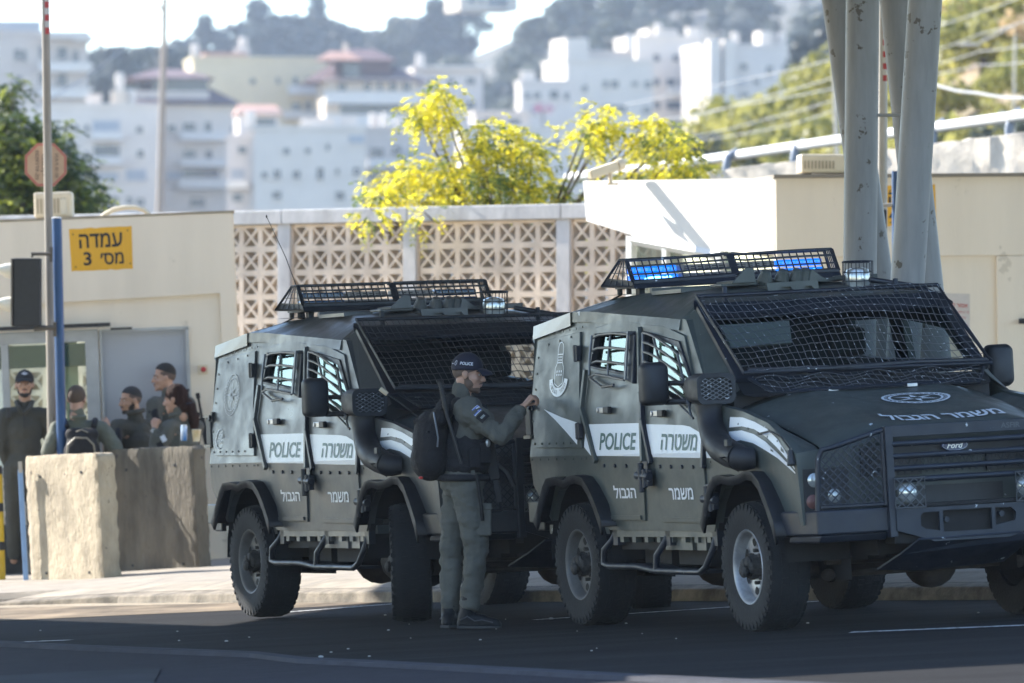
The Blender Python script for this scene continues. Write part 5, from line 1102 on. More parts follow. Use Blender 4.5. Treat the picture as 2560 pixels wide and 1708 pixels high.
# ------------------------------------------------------------------ valley, town and hills behind
def smooth(a, b, t): t = max(0, min(1, (t - a) / (b - a))); return t * t * (3 - 2 * t)
def terr(x, y):
    z = -1.5 - 5 * smooth(90, 200, y) + 6 * smooth(260, 480, y) + 16 * smooth(480, 820, y) + 14 * smooth(820, 1050, y)
    ridge = 71 + 5 * smooth(-60, 0, x) + 13 * smooth(-18, 25, x) + 16 * smooth(15, 90, x) - 4 * smooth(-100, -70, x)
    z += (ridge - 30) * smooth(1000, 1520, y) - 30 * smooth(1650, 2200, y)
    z += noise.noise((x * .03, y * .012, 1)) * 3 * smooth(700, 1200, y); return z
mb = MB(); ys = [90, 120, 160, 220, 300, 400, 520, 640, 760, 860, 960] + [1000 + 25 * i for i in range(30)] + [1800, 2000, 2250]; xs = [-430, -250, -180] + [-150 + 6 * i for i in range(51)] + [180, 250, 430]
mb.grid([[(x, y, terr(x, y)) for x in xs] for y in ys])
M_hill = mat('hillside_scrub', (.105, .095, .075), .95, color2=(.030, .040, .036), scale=.06, stretch=(1, .25, 2.6), detail=9)
tag(mb.build('terrain', M_hill, smooth=True), kind='structure')

M_winf = mat('far_window_glass', (.035, .045, .06), .15); M_shut = mat('far_shutter', (.30, .31, .33), .6); M_rail = mat('far_balcony_render', (.56, .53, .49), .85)
M_tile = mat('red_roof_tile', (.13, .075, .075), .8, var=.2, scale=.6); M_tile2 = mat('pale_roof_tile', (.45, .25, .18), .8, var=.2, scale=.6)
FW = dict(grey=(.47, .41, .36), white=(.60, .53, .46), cream=(.60, .49, .31), wash=(.57, .51, .46), warm=(.58, .48, .38), beige=(.52, .43, .33))
MWALL = {k: mat('far_wall_' + k, v, .9, var=.10, scale=.25) for k, v in FW.items()}
def building(name, lab, x0, x1, yt, d, depth, wall, wins=(), balc=(), yaw=0.0, yb=560, extra=None, cat='apartment building'):
    a = math.radians(yaw); o = at_frame(name, Matrix.Translation(Q(x0, yt, d)) @ Matrix.Rotation(a, 4, 'Z')); tag(o, lab, cat)
    s = d / 16100.0; W = (x1 - x0) * s / math.cos(a); H_ = (yb - yt) * s; m_ = MWALL[wall]
    X = lambda px: (px - x0) * s / math.cos(a); Z = lambda py: -(py - yt) * s
    mb = MB(); mb.bx(0, W, 0, depth, -H_, 0); mb.build('wall', m_, o)
    mb = MB(); mb.bx(-.15, W + .15, -.15, .15, .005, .45); mb.bx(-.15, .15, .151, depth + .15, .005, .45); mb.bx(W - .15, W + .15, .151, depth + .15, .005, .45); mb.build('parapet', m_, o)
    for w in wins:
        ax, bx_, ay, by = w[:4]; mb = MB(); mb.bx(X(ax), X(bx_), -.06, .1, Z(by), Z(ay)); ww = mb.build('window', M_shut if len(w) > 4 else M_winf, o)
        mb = MB(); mb.bx(X(ax) - .12, X(bx_) + .12, -.22, -.062, Z(by) - .16, Z(by) - .01); mb.build('sill', m_, ww)
    for b in balc:
        ax, bx_, ay, by = b[:4]; mb = MB(); mb.bx(X(ax), X(bx_), -1.5, -1.38, Z(by), Z(ay)); mb.bx(X(ax), X(ax) + .12, -1.379, -.01, Z(by), Z(ay)); mb.bx(X(bx_) - .12, X(bx_), -1.379, -.01, Z(by), Z(ay)); mb.bx(X(ax), X(bx_), -1.5, -.01, Z(by) - .25, Z(by) - .002); mb.build('balcony', M_rail, o)
    if extra: extra(o, X, Z, s, W, depth)
    return o
def hip(o, xa, xb, ya, yb_, z0, z1, m_=None, rx=.25, name='roof'):
    mb = MB(); c = (ya + yb_) / 2; w = xb - xa
    mb.add([(xa, ya, z0), (xb, ya, z0), (xb, yb_, z0), (xa, yb_, z0), (xa + w * rx, c, z1), (xb - w * rx, c, z1)], [(0, 1, 5, 4), (1, 2, 5), (2, 3, 4, 5), (3, 0, 4), (3, 2, 1, 0)]); return mb.build(name, m_ or M_tile, o)
def tank(o, x, y, z, k=0):
    mb = MB()
    if k == 0: mb.lathe([(.55, 0), (.55, 1.3), (.4, 1.5)], (x, y, z + .6), (0, 0, 1), 12); mb.bx(x - .5, x + .5, y - .5, y + .5, z, z + .6)
    else: mb.bx(x - .9, x + .9, y - .6, y + .6, z, z + 1.6)
    mb.build('water_tank', MWALL['white'], o)
def box_on(o, xa, xb, ya, yb_, za, zb, m_, name='roof_room'): mb = MB(); mb.bx(xa, xb, ya, yb_, za, zb); return mb.build(name, m_, o)
def e1(o, X, Z, s, W, dp):
    for v in (92, 150, 205): box_on(o, X(165), X(212), -1.6, 4, Z(v + 2), Z(v - 3) , M_rail, 'slab')
    box_on(o, X(-10), X(95), 2, 8, .1, 1.8, M_shut, 'roof_room'); box_on(o, X(90), X(210), -1.8, 8, -.02 - .5, -.02 - .05, M_rail, 'eave')
building('apartment_block', 'pale apartment block with stacked balconies at the top left corner', -60, 200, 78, 860, 14, 'grey',
         [(32, 45, 112, 138), (48, 60, 114, 140), (88, 108, 105, 132), (130, 152, 108, 135), (165, 178, 115, 140), (88, 108, 168, 192), (130, 152, 168, 196), (30, 50, 175, 198)], [(88, 205, 143, 160), (88, 205, 203, 220)], 6, extra=e1)
def e2(o, X, Z, s, W, dp):
    box_on(o, X(255), X(290), 1, 5, .01, (245 - 205) * s, MWALL['warm']); tank(o, X(275), 3, 40 * s); tank(o, X(300), 3, .1); tank(o, X(215), 4, .1, 1)
building('white_apartment_block', 'white apartment block with wide grey shutters left of the utility pole', 60, 372, 246, 800, 15, 'white',
         [(168, 180, 287, 300), (193, 203, 287, 300), (212, 274, 276, 300, 1), (312, 326, 290, 304), (168, 180, 348, 362), (193, 203, 348, 362), (214, 273, 333, 358), (314, 328, 344, 360), (214, 270, 395, 415, 1), (288, 334, 388, 414, 1), (216, 270, 452, 470), (290, 302, 452, 470), (312, 330, 455, 472)], [(208, 280, 304, 316), (208, 280, 362, 374)], 4, extra=e2)
def e3(o, X, Z, s, W, dp):
    # two stepped hipped roofs
    box_on(o, X(300), X(480), .5, 14, .01, 42 * s, MWALL['grey'], 'upper_storey'); hip(o, X(262), X(552), -1.5, 17, 12 * s, 66 * s, M_tile, .3); box_on(o, X(352), X(478), 3, 12, 40 * s, 72 * s, M_winf, 'upper_windows'); hip(o, X(290), X(492), .5, 14, 72 * s, 98 * s, M_tile, .35)
building('tiled_roof_house', 'white house with stepped dark red hipped roofs behind the utility pole', 360, 545, 250, 812, 16, 'white',
         [(385, 402, 287, 302), (420, 448, 282, 300), (470, 484, 280, 302), (420, 448, 345, 362), (472, 486, 345, 364), (382, 420, 392, 412, 1), (420, 502, 388, 408), (530, 546, 290, 300), (436, 470, 455, 475)], [(412, 520, 304, 318), (412, 520, 366, 378), (408, 520, 412, 428)], 5, extra=e3)
def e4(o, X, Z, s, W, dp):
    box_on(o, X(470), X(570), 1, 8, .01, 18 * s, M_tile2, 'red_roof_room'); box_on(o, X(474), X(520), .8, 1, .2, 9 * s, M_winf, 'roof_opening'); tank(o, X(560), 3, .1, 1); tank(o, X(452), 3, .1); tank(o, X(562), 3, 18 * s)
building('cream_apartment_block', 'long cream yellow apartment block with a red roof room on top', 442, 770, 137, 900, 14, 'cream',
         [(573, 586, 180, 192), (633, 641, 177, 192), (672, 682, 175, 194), (704, 714, 175, 194), (668, 690, 235, 252), (700, 712, 232, 252)], [(660, 730, 196, 212), (650, 730, 254, 268)], 7, extra=e4)
def e5(o, X, Z, s, W, dp):
    hip(o, X(700), X(980), -1, 14, .05, 42 * s, M_tile, .22); box_on(o, X(770), X(900), 3, 11, 20 * s, 52 * s, M_tile, 'dormer'); hip(o, X(760), X(915), 2, 12, 52 * s, 82 * s, M_tile, .3); box_on(o, X(790), X(828), 1.2, 3, 12 * s, 44 * s, M_winf, 'skylight_window'); hip(o, X(725), X(830), -1.2, 4, 50 * s, 72 * s, M_tile2, .3); box_on(o, X(793), X(801), 2, 3, 60 * s, 92 * s, MWALL['warm'], 'chimney')
building('tiled_roof_block', 'broad building with a large dark red hipped roof and arched openings', 745, 958, 188, 885, 13, 'warm',
         [(776, 794, 190, 208), (836, 850, 190, 208), (866, 876, 190, 208), (895, 908, 188, 208), (924, 942, 188, 208), (780, 958, 236, 262), (800, 940, 300, 316)], [(745, 958, 212, 234), (745, 958, 264, 286)], 6, extra=e5)
def e6(o, X, Z, s, W, dp): tank(o, X(968), 3, .1); box_on(o, X(955), X(1112), -.8, 9, .02, .5, MWALL['white'], 'roof_slab')
building('flat_roofed_house', 'flat roofed white house right of the large red roof', 950, 1108, 160, 900, 10, 'wash', [(1028, 1040, 178, 190), (1070, 1090, 178, 192), (985, 1000, 180, 194), (1070, 1090, 232, 250), (975, 1010, 230, 252, 1)], [], 5, extra=e6)
def e7(o, X, Z, s, W, dp): tank(o, X(575), 4, .1); tank(o, X(800), 4, .1, 1); box_on(o, X(690), X(770), 2, 7, .02, 1.4, MWALL['white'])
building('white_house', 'plain white house with small windows below the cream block', 582, 838, 298, 770, 12, 'white',
         [(628, 644, 390, 410), (672, 688, 392, 410), (727, 742, 385, 412), (770, 778, 388, 400), (810, 826, 385, 402), (800, 835, 310, 328, 1), (600, 614, 396, 408), (700, 712, 340, 352), (650, 664, 340, 354), (748, 756, 330, 345), (625, 645, 440, 456), (770, 790, 440, 458)], [], 2, extra=e7)
building('red_roofed_shed', 'small house under a pale red roof between white houses', 548, 640, 262, 790, 8, 'wash', [(566, 632, 270, 300), (600, 614, 330, 345)], [], 6,
         extra=lambda o, X, Z, s, W, dp: hip(o, X(540), X(648), -1, 7, .02, 24 * s, M_tile2, .1))
building('stepped_house', 'pale blue washed house with a slanting shaded flank', 520, 640, 318, 780, 9, 'wash', [(530, 562, 388, 412, 1), (584, 596, 395, 410), (546, 566, 336, 352), (600, 612, 345, 358), (534, 556, 445, 462)], [(520, 570, 415, 428)], 2)
building('terrace_house', 'cluttered white terrace house behind the yellow green tree', 836, 985, 300, 800, 10, 'grey', [(850, 880, 340, 362), (900, 920, 335, 355), (930, 965, 340, 365, 1), (850, 885, 395, 425), (905, 930, 400, 425)], [(842, 985, 366, 380)], 5,
         extra=lambda o, X, Z, s, W, dp: (tank(o, X(890), 3, .1), tank(o, X(930), 4, .1, 1), tank(o, X(865), 5, .1)))
building('low_white_house', 'low white house with pink flowers in front of it', 1195, 1320, 192, 880, 9, 'wash', [(1225, 1240, 212, 226), (1262, 1282, 208, 226), (1205, 1216, 212, 226), (1295, 1306, 212, 228), (1215, 1235, 245, 260, 1)], [], 4, extra=lambda o, X, Z, s, W, dp: tank(o, X(1215), 3, .1, 1))
building('low_annex', 'low white annex behind the top of the yellow green tree', 1060, 1310, 296, 840, 9, 'white', [(1090, 1130, 318, 340), (1180, 1210, 320, 342), (1230, 1250, 318, 338), (1270, 1290, 318, 338), (1145, 1165, 320, 340), (1070, 1082, 318, 336)], [], 5)
building('mid_white_house', 'white house with a shaded upper terrace above the annex', 1090, 1215, 262, 855, 9, 'grey', [(1110, 1150, 272, 285), (1165, 1195, 272, 286), (1096, 1106, 276, 290)], [], 5)
def e8(o, X, Z, s, W, dp):
    box_on(o, X(1300), X(1352), .2, 8, .02, 55 * s, MWALL['white'], 'stair_tower'); box_on(o, X(1365), X(1470), 3, 9, .02, 30 * s, MWALL['grey']); tank(o, X(1455), 2, 30 * s)
building('white_tower_block', 'bright white block with a stair tower at its left end', 1300, 1500, 142, 930, 12, 'white', [(1402, 1420, 183, 200), (1450, 1465, 186, 196), (1480, 1495, 184, 200), (1384, 1438, 240, 258), (1475, 1495, 243, 258), (1336, 1348, 195, 210), (1336, 1350, 245, 262), (1384, 1396, 184, 200), (1400, 1425, 285, 300), (1450, 1468, 285, 300)], [], 15, extra=e8)
def e9(o, X, Z, s, W, dp): tank(o, X(1520), 2, .1); tank(o, X(1600), 2, .1, 1); box_on(o, X(1500), X(1570), 3, 8, .02, 1.5, MWALL['white'])
building('stepped_white_block', 'white block with roof tanks between the stair tower and the twin columns', 1462, 1610, 88, 955, 12, 'white', [(1530, 1550, 180, 196), (1560, 1580, 178, 196), (1530, 1590, 232, 250), (1500, 1516, 232, 250), (1500, 1514, 180, 196), (1500, 1514, 125, 140), (1545, 1560, 125, 140), (1580, 1596, 128, 142), (1530, 1560, 280, 296)], [(1530, 1600, 198, 212)], 14, extra=e9)
def e10(o, X, Z, s, W, dp):
    for xa in (1618, 1652): mb = MB(); mb.bx(X(xa), X(xa + 26), -2.6, -.5, Z(290), .9); mb.build('bay_column', MWALL['white'], o)
    box_on(o, X(1755), X(1780), 2, 6, .02, 40 * s, MWALL['white'], 'stair_tower'); tank(o, X(1810), 3, .1); tank(o, X(1700), 3, .1); box_on(o, X(1780), X(1815), 3, 7, .02, 36 * s, MWALL['grey'])
building('twin_column_block', 'white block with two tall bright bay columns on its front', 1612, 1850, 108, 940, 12, 'wash', [(1700, 1716, 145, 160), (1700, 1720, 212, 222), (1760, 1775, 150, 170), (1760, 1780, 210, 224), (1640, 1649, 150, 170), (1640, 1649, 210, 228), (1730, 1744, 180, 192), (1800, 1816, 150, 168), (1800, 1818, 200, 216), (1690, 1715, 180, 192, 1)], [], 12, extra=e10)
building('hilltop_house', 'beige house on the hill at the top edge of the picture', 1055, 1190, -60, 1420, 12, 'beige', [(1075, 1090, -10, 6), (1120, 1165, -15, 14), (1100, 1110, -8, 6)], [], 15, yb=24)
# bougainvillea in front of the low house
def leaf_cloud(mb, c, r, n, size, rg, flat=.35, hole=.0):
    c = Vector(c)
    for _ in range(n):
        while True:
            p = Vector((rg.uniform(-1, 1), rg.uniform(-1, 1), rg.uniform(-1, 1)))
            if hole <= p.length <= 1: break
        q = c + Vector((p.x * r[0], p.y * r[1], p.z * r[2])); u = Vector((rg.gauss(0, 1), rg.gauss(0, 1), rg.gauss(0, 1))).normalized(); w = u.orthogonal().normalized(); s_ = size * rg.uniform(.6, 1.35)
        w = (w * math.cos(1) + u.cross(w) * math.sin(rg.uniform(0, 6))).normalized()
        mb.add([q - u * s_, q + w * s_ * flat * 1.4, q + u * s_, q - w * s_ * flat * 1.4], [(0, 1, 2, 3)])
rg = random.Random(3)
o = empty('bougainvillea', Q(1245, 290, 870)); tag(o, 'pink flowering bush in front of the low white house', 'bush'); mb = MB(); leaf_cloud(mb, (0, 0, 2.2), (1.5, .8, .7), 90, .28, rg); mb.build('blossom', leafmat('pink_blossom', (.30, .07, .15), (.40, .16, .22), .2), o); mb = MB(); mb.tube([(0, 0, -3), (.1, 0, 1.8)], .12, 6); mb.build('stem', M_gold, o)

# ------------------------------------------------------------------ far trees
M_bark = mat('bark', (.11, .085, .06), .95, var=.4, scale=3)
M_pine = leafmat('pine_needles', (.050, .064, .060), (.090, .105, .090), .12, scale=.5)
M_pine2 = leafmat('olive_foliage', (.065, .080, .060), (.110, .120, .080), .2, scale=.4)
M_yell = leafmat('yellow_green_foliage', (.21, .21, .055), (.36, .33, .10), .5, scale=.5)
M_dry = leafmat('dry_scrub', (.36, .26, .15), (.48, .36, .20), .4, scale=.6)
def tree_proto(name, kind, h, m_, seed):
    g = random.Random(seed); o = empty(name); mb = MB(); mb.tube([(0, 0, -1.5), (.1, 0, h * .4), (.0, .1, h * .85)], [h * .030, h * .02, h * .006], 7)
    for k in range(5):
        a = g.uniform(0, 6.28); z = h * g.uniform(.3, .7); mb.tube([(0, 0, z), (math.cos(a) * h * .16, math.sin(a) * h * .16, z + h * .10)], [h * .010, h * .004], 5)
    mb.build('trunk', M_bark, o); mb = MB()
    for k in range(44 if kind != 'cypress' else 16):
        t = g.uniform(.0, 1)
        if kind == 'cone': z = h * (.22 + .76 * t); r = h * .25 * (1 - t) ** .7 + h * .03; q = r * .75
        elif kind == 'cypress': z = h * (.08 + .88 * t); r = h * .08 * (1 - abs(t - .4)); q = r * .5
        else: z = h * (.35 + .6 * t); r = h * .30 * math.sqrt(max(.08, 1 - (2 * t - .9) ** 2)); q = r
        a = g.uniform(0, 6.28); d = q * math.sqrt(g.random()); cs = h * g.uniform(.06, .13); leaf_cloud(mb, (d * math.cos(a), d * math.sin(a), z), (cs * 1.2, cs * 1.2, cs * .8), 46, h * .027, g, .7)
    mb.build('crown', m_, o); return o
protos = [tree_proto('pine_tree', 'cone', 10, M_pine, 1), tree_proto('pine_tree', 'round', 10, M_pine, 2), tree_proto('pine_tree', 'round', 10, M_pine2, 3), tree_proto('cypress_tree', 'cypress', 10, M_pine, 4), tree_proto('pine_tree', 'cone', 10, M_pine2, 5)]
used = set()
def plant(k, x, y, h, label, group, cat='tree', z=None, wide=1.0):
    o = protos[k] if k not in used else copy_tree(protos[k]); used.add(k)
    o.location = (x, y, terr(x, y) if z is None else z); o.scale = (h / 10 * wide, h / 10 * wide, h / 10); o.rotation_euler = (0, 0, rg.uniform(0, 6.28)); tag(o, label, cat, group)
LR = 'hazy blue grey tree standing on the skyline ridge'; GR = 'trees along the skyline ridge'
for px, py, k, h in ((470, 40, 0, 9), (500, 60, 1, 8), (545, 45, 1, 9), (592, 10, 0, 13), (618, 40, 1, 9), (650, 22, 1, 12), (690, 25, 1, 11), (725, -5, 3, 12), (745, 40, 2, 10), (780, 50, 1, 9), (810, 62, 2, 8), (845, 70, 2, 7), (880, 60, 1, 8), (905, 45, 0, 9), (935, 40, 2, 10), (965, 35, 1, 9), (995, 30, 1, 10), (1000, 5, 0, 11), (1030, 0, 1, 12), (1060, 0, 2, 10), (430, 85, 1, 8), (405, 95, 0, 8), (380, 100, 1, 8), (340, 105, 2, 8), (300, 110, 1, 8), (265, 112, 1, 8)):
    y = 1490 + rg.uniform(-20, 25); p = Q(px, py, y); plant(k, p.x, y, h * 1.6, LR, GR, z=p.z - h * 1.55, wide=1.1)
LM = 'hazy grey green tree on the slope below the ridge'; GM = 'trees on the hazy slope'
for i in range(120):
    px = rg.uniform(440, 1900); py = rg.uniform(60, 190) if px < 1100 else rg.uniform(-30, 175); y = 1330 - (py - 20) * 1.2 + rg.uniform(-40, 40); p = Q(px, py, y); plant(rg.choice((1, 2, 2, 4, 1)), p.x, y, rg.uniform(7, 12), LM, GM, wide=1.3, z=None if abs(terr(p.x, y) - p.z) > 60 else None)
LB2 = 'dark hazy tree between the corner block and the white block'; GB2 = 'dark trees behind the left apartment blocks'
for px, py, k, h in ((205, 120, 1, 9), (225, 110, 1, 10), (250, 135, 1, 9), (285, 118, 1, 10), (310, 130, 1, 10), (335, 125, 2, 9), (215, 170, 1, 9), (240, 190, 1, 8), (360, 140, 1, 9), (392, 120, 1, 8), (420, 112, 2, 8), (445, 108, 1, 8)):
    p = Q(px, py, 1010); plant(k, p.x, 1010 + rg.uniform(-30, 20), h, LB2, GB2, z=p.z - h * .97, wide=1.25)
for px, py, k, h, lb in ((1888, 45, 0, 11, 'tall dark conifer left of the thick columns'), (1835, 92, 0, 8, 'smaller dark conifer beside the tall one left of the columns'), (1905, 110, 1, 7, 'dark round tree at the foot of the tall conifer')):
    p = Q(px, py, 620); plant(k, p.x, 620, h, lb, None, z=p.z - h * .97, wide=.9)
# bushy hillside at the right
mb = MB()
def hs(x, y):
    T = ((-3, -4), (2.5, 1), (4.2, 6.0), (5.5, 8.6), (8, 10.4), (10.5, 11.8), (14, 13.6), (18, 16.5), (50, 24)); x_ = x * 230.0 / y
    for a, b in zip(T[:-1], T[1:]):
        if x_ <= b[0]: z = a[1] + (b[1] - a[1]) * (x_ - a[0]) / (b[0] - a[0]); break
    else: z = T[-1][1]
    return (z - 1.5) * (.10 + .90 * smooth(150, 262, y)) + 1.5 + noise.noise((x * .2, y * .05, 4)) * .6
mb.grid([[(x, y, hs(x, y)) for x in [-2 + 1.2 * i for i in range(40)]] for y in [96 + 8 * j for j in range(31)]])
tag(mb.build('hillside', mat('dry_hillside', (.27, .18, .12), .95, color2=(.17, .15, .07), scale=.35, detail=8), smooth=True), kind='structure')
bush = []
for k, m_ in enumerate((M_yell, M_yell, M_pine2, M_dry)):
    g = random.Random(20 + k); o = empty('hillside_bush'); mb = MB(); mb.tube([(0, 0, -.5), (.05, 0, .9)], [.09, .04], 6); mb.build('stem', M_bark, o); mb = MB()
    for i in range(14): leaf_cloud(mb, (g.gauss(0, .7), g.gauss(0, .7), g.uniform(.3, 1.7)), (.5, .5, .4), 42, .13, g, .6)
    mb.build('foliage', m_, o); bush.append(o)
ub = set(); BL_ = ('bright yellow green bush on the sunny slope at right', 'bright yellow green bush on the sunny slope at right', 'dull green bush on the slope at right', 'dry brown bush on the slope at right')
for i in range(170):
    x = rg.uniform(3.0, 21); y = rg.uniform(190, 300); k = rg.choice((0, 1, 1, 0, 1, 0, 2)) if x < 15 or rg.random() < .6 else 3
    if x * 230 / y < 4.3: continue
    o = bush[k] if k not in ub else copy_tree(bush[k]); ub.add(k); sc = rg.uniform(.6, 1.35); o.location = (x, y, hs(x, y) - .2); o.scale = (sc * 1.1, sc * 1.1, sc); o.rotation_euler = (0, 0, rg.uniform(0, 6)); tag(o, BL_[k], 'bush', ('yellow green bushes', 'yellow green bushes', 'dull green bushes', 'dry bushes')[k])

# ------------------------------------------------------------------ utility pole and wires, pipe and stone wall at the right
up = empty('utility_pole', P(398, 560, 230)); I = up.matrix_world.inverted(); tag(up, 'slim weathered utility pole standing in front of the white town', 'utility pole')
mb = MB(); mb.tube([I @ P(396, 620, 230), I @ P(411, 50, 230), I @ P(412, -90, 230)], [.125, .10, .09], 12); mb.build('shaft', mat('pole_wood', (.42, .34, .28), .9, var=.25, scale=2, stretch=(1, 1, .2)), up, smooth=60)
mb = MB(); mb.tube([I @ P(385, 2, 230), I @ P(408, 30, 230)], .03, 6); mb.build('stay', M_galv, up)
M_wirec = mat('cable_grey', (.30, .30, .30), .7)
def wire(px, lab, d0, d1, r=.02, sag=.0, group=None):
    pts = [P(x, y, d0 + (d1 - d0) * i / (len(px) - 1)) for i, (x, y) in enumerate(px)]; q = []
    for a, b in zip(pts[:-1], pts[1:]): q += [a.lerp(b, k / 6) - Vector((0, 0, sag * math.sin(math.pi * k / 6))) for k in range(6)]
    mb = MB(); mb.tube(q + [pts[-1]], r, 5); tag(mb.build('power_line', M_wirec), lab, 'cable', group)
wire([(405, 42), (330, 105), (220, 190), (80, 275)], 'pale cable running down to the left from the utility pole', 229, 200, .022)
wire([(415, 10), (600, 45), (900, 100)], 'thin cable leading right from the top of the utility pole', 231, 420, .02)
wire([(380, -10), (408, 26)], 'short stay cable at the head of the utility pole', 228, 230, .025)
GW = 'sagging cables over the hillside'; LW = 'pale cable crossing the hillside behind the columns'
for (xa, ya, xm, ym, xb, yb_) in ((1560, 262, 1900, 190, 2075, 150), (1700, 300, 1900, 245, 2080, 195), (1600, 310, 1850, 262, 2080, 222), (1720, 345, 1900, 302, 2080, 252), (1740, 352, 1950, 318, 2080, 278), (2340, 65, 2450, 30, 2570, -15), (2340, 125, 2450, 85, 2570, 50), (2340, 160, 2450, 128, 2570, 112), (2340, 185, 2450, 162, 2570, 155)):
    wire([(xa, ya), (xm, ym), (xb, yb_)], LW, 180, 150, .011, .02, GW)
wire([(2340, 212), (2440, 232), (2580, 245)], 'thick pale cable sagging just above the pipe at right', 120, 110, .022, .03)
pp = empty('service_pipe', P(1730, 405, 92)); I = pp.matrix_world.inverted(); tag(pp, 'thick white service pipe on grey clamps running above the stone wall', 'pipe')
mb = MB(); mb.tube([I @ P(1420, 445, 96), I @ P(1700, 410, 93), I @ P(2080, 353, 88), I @ P(2345, 318, 85), I @ P(2620, 280, 82)], .066, 14); mb.build('pipe_run', mat('pipe_white', (.66, .64, .60), .5, var=.08, scale=2), pp, smooth=60)
M_clamp = mat('clamp_grey', (.20, .22, .26), .5)
for px, py, d in ((1840, 392, 91), (2010, 368, 89), (2358, 318, 85), (2550, 292, 83)):
    c = I @ P(px, py, d); mb = MB(); mb.tube([c + Vector((.02, 0, .085)), c + Vector((-.10, 0, .0)), c + Vector((-.13, 0, -.16)), c + Vector((-.12, 0, -.5))], [.04, .06, .05, .045], 10); mb.build('clamp', M_clamp, pp, smooth=50)
sw = empty('stone_wall', P(1800, 430, 80)); I = sw.matrix_world.inverted(); tag(sw, 'rough pale stone retaining wall behind the gatehouse roof', 'wall')
mb = MB(); rows = []
pxs = [1770 + 22 * i for i in range(42)]
def ty(px): return 430 - (px - 1770) * .125 if px > 1960 else 430 - (px - 1770) * .135
for j in range(9):
    r_ = []
    for px in pxs:
        y0_ = ty(px); p = I @ P(px, y0_ + (560 - y0_) * j / 8, 80 - (px - 1770) * .004); n_ = noise.noise((px * .035, j * .9, 3)) * .10 + noise.noise((px * .09, j * 1.7, 8)) * .05; r_.append(p + Vector((0, n_, noise.noise((px * .05, 1, 1)) * .03)))
    rows.append(r_)
top_ = [p + Vector((0, .6, .02)) for p in rows[0]]; mb.grid([top_] + rows); mb.build('stone_face', mat('pale_stone', (.62, .54, .44), .95, var=.3, scale=2.5, bump=1.0, bscale=4), sw, smooth=35)
o = empty('lamp_post', P(2094, 430, 150)); I = o.matrix_world.inverted(); tag(o, 'slim grey post rising just left of the thick columns', 'post')
mb = MB(); mb.tube([I @ P(2094, 430, 150), I @ P(2086, 150, 150), I @ P(2084, -40, 150)], .05, 8); mb.build('shaft', M_galv, o)
o = empty('street_lamp', P(2532, 420, 190)); I = o.matrix_world.inverted(); tag(o, 'street lamp with an oval head on the hillside right of the columns', 'street lamp')
mb = MB(); mb.tube([I @ P(2532, 420, 190), I @ P(2538, 100, 190), I @ P(2540, 62, 190), I @ P(2450, 106, 190)], .035, 6); mb.build('shaft', M_galv, o)
mb = MB(); a = I @ P(2425, 112, 190); mb.ell(a, (.32, .15, .06), 12); mb.build('lamp_head', M_galv, o)

# ------------------------------------------------------------------ near trees
def pinnate(mb, p, d, L, w, n, rg_, droop=.3):
    'a feathered leaf: a stalk with paired leaflets'
    p = Vector(p); d = Vector(d).normalized(); side = d.cross(Vector((0, 0, 1)));
    if side.length < .1: side = Vector((1, 0, 0))
    side.normalize()
    for i in range(n):
        t = (i + 1) / n; q = p + d * L * t - Vector((0, 0, droop * L * t * t))
        for s in (-1, 1):
            e = (side * s * .8 + d * .6 + Vector((0, 0, -.25 + rg_.gauss(0, .25)))).normalized(); ll = w * (1.15 - .5 * t) * rg_.uniform(.8, 1.2); k = e.cross(Vector((rg_.gauss(0, .5), rg_.gauss(0, .5), 1))).normalized() * ll * .22
            mb.add([q, q + e * ll * .5 + k, q + e * ll, q + e * ll * .5 - k], [(0, 1, 2, 3)])
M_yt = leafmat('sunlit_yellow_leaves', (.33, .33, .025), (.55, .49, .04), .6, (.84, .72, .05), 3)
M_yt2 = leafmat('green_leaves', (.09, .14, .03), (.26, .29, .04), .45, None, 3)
yt = empty('yellow_tree', P(1290, 560, 75.5)); I = yt.matrix_world.inverted(); tag(yt, 'yellow green feathery tree hanging over the top of the block wall', 'tree')
rg = random.Random(11); mb = MB(); root = I @ P(1300, 760, 76); lf1 = MB(); lf2 = MB()
clumps = [(1075, 262, 1.0, 60), (1105, 235, .8, 30), (1042, 290, .8, 34), (1120, 300, .6, 14), (1190, 330, .8, 26), (1235, 355, 1.2, 60), (1290, 350, 1.1, 55), (1330, 380, 1.2, 60), (1180, 395, 1.2, 60), (1105, 420, 1.2, 60), (1035, 425, 1.1, 56), (985, 450, 1.0, 50), (945, 480, .9, 40), (925, 520, .8, 32), (905, 552, .6, 18), (1045, 490, 1.2, 50), (1060, 530, .9, 34), (1130, 480, 1.2, 60), (1215, 440, 1.3, 66), (1275, 450, 1.2, 60), (1340, 440, 1.2, 56), (1380, 480, 1.2, 50), (1310, 500, 1.1, 44), (1230, 500, 1.1, 44), (1170, 510, .9, 30), (1460, 330, .9, 40), (1500, 285, .8, 34), (1520, 320, .8, 30), (1480, 370, .7, 22), (1600, 325, .8, 34), (1640, 310, .7, 26), (1680, 340, .8, 34), (1710, 370, .7, 26), (1640, 380, .7, 22), (1660, 420, .9, 34), (1720, 420, .8, 30), (1600, 440, .8, 26), (1500, 460, .9, 26), (1350, 530, .7, 16), (1560, 450, .7, 14)]
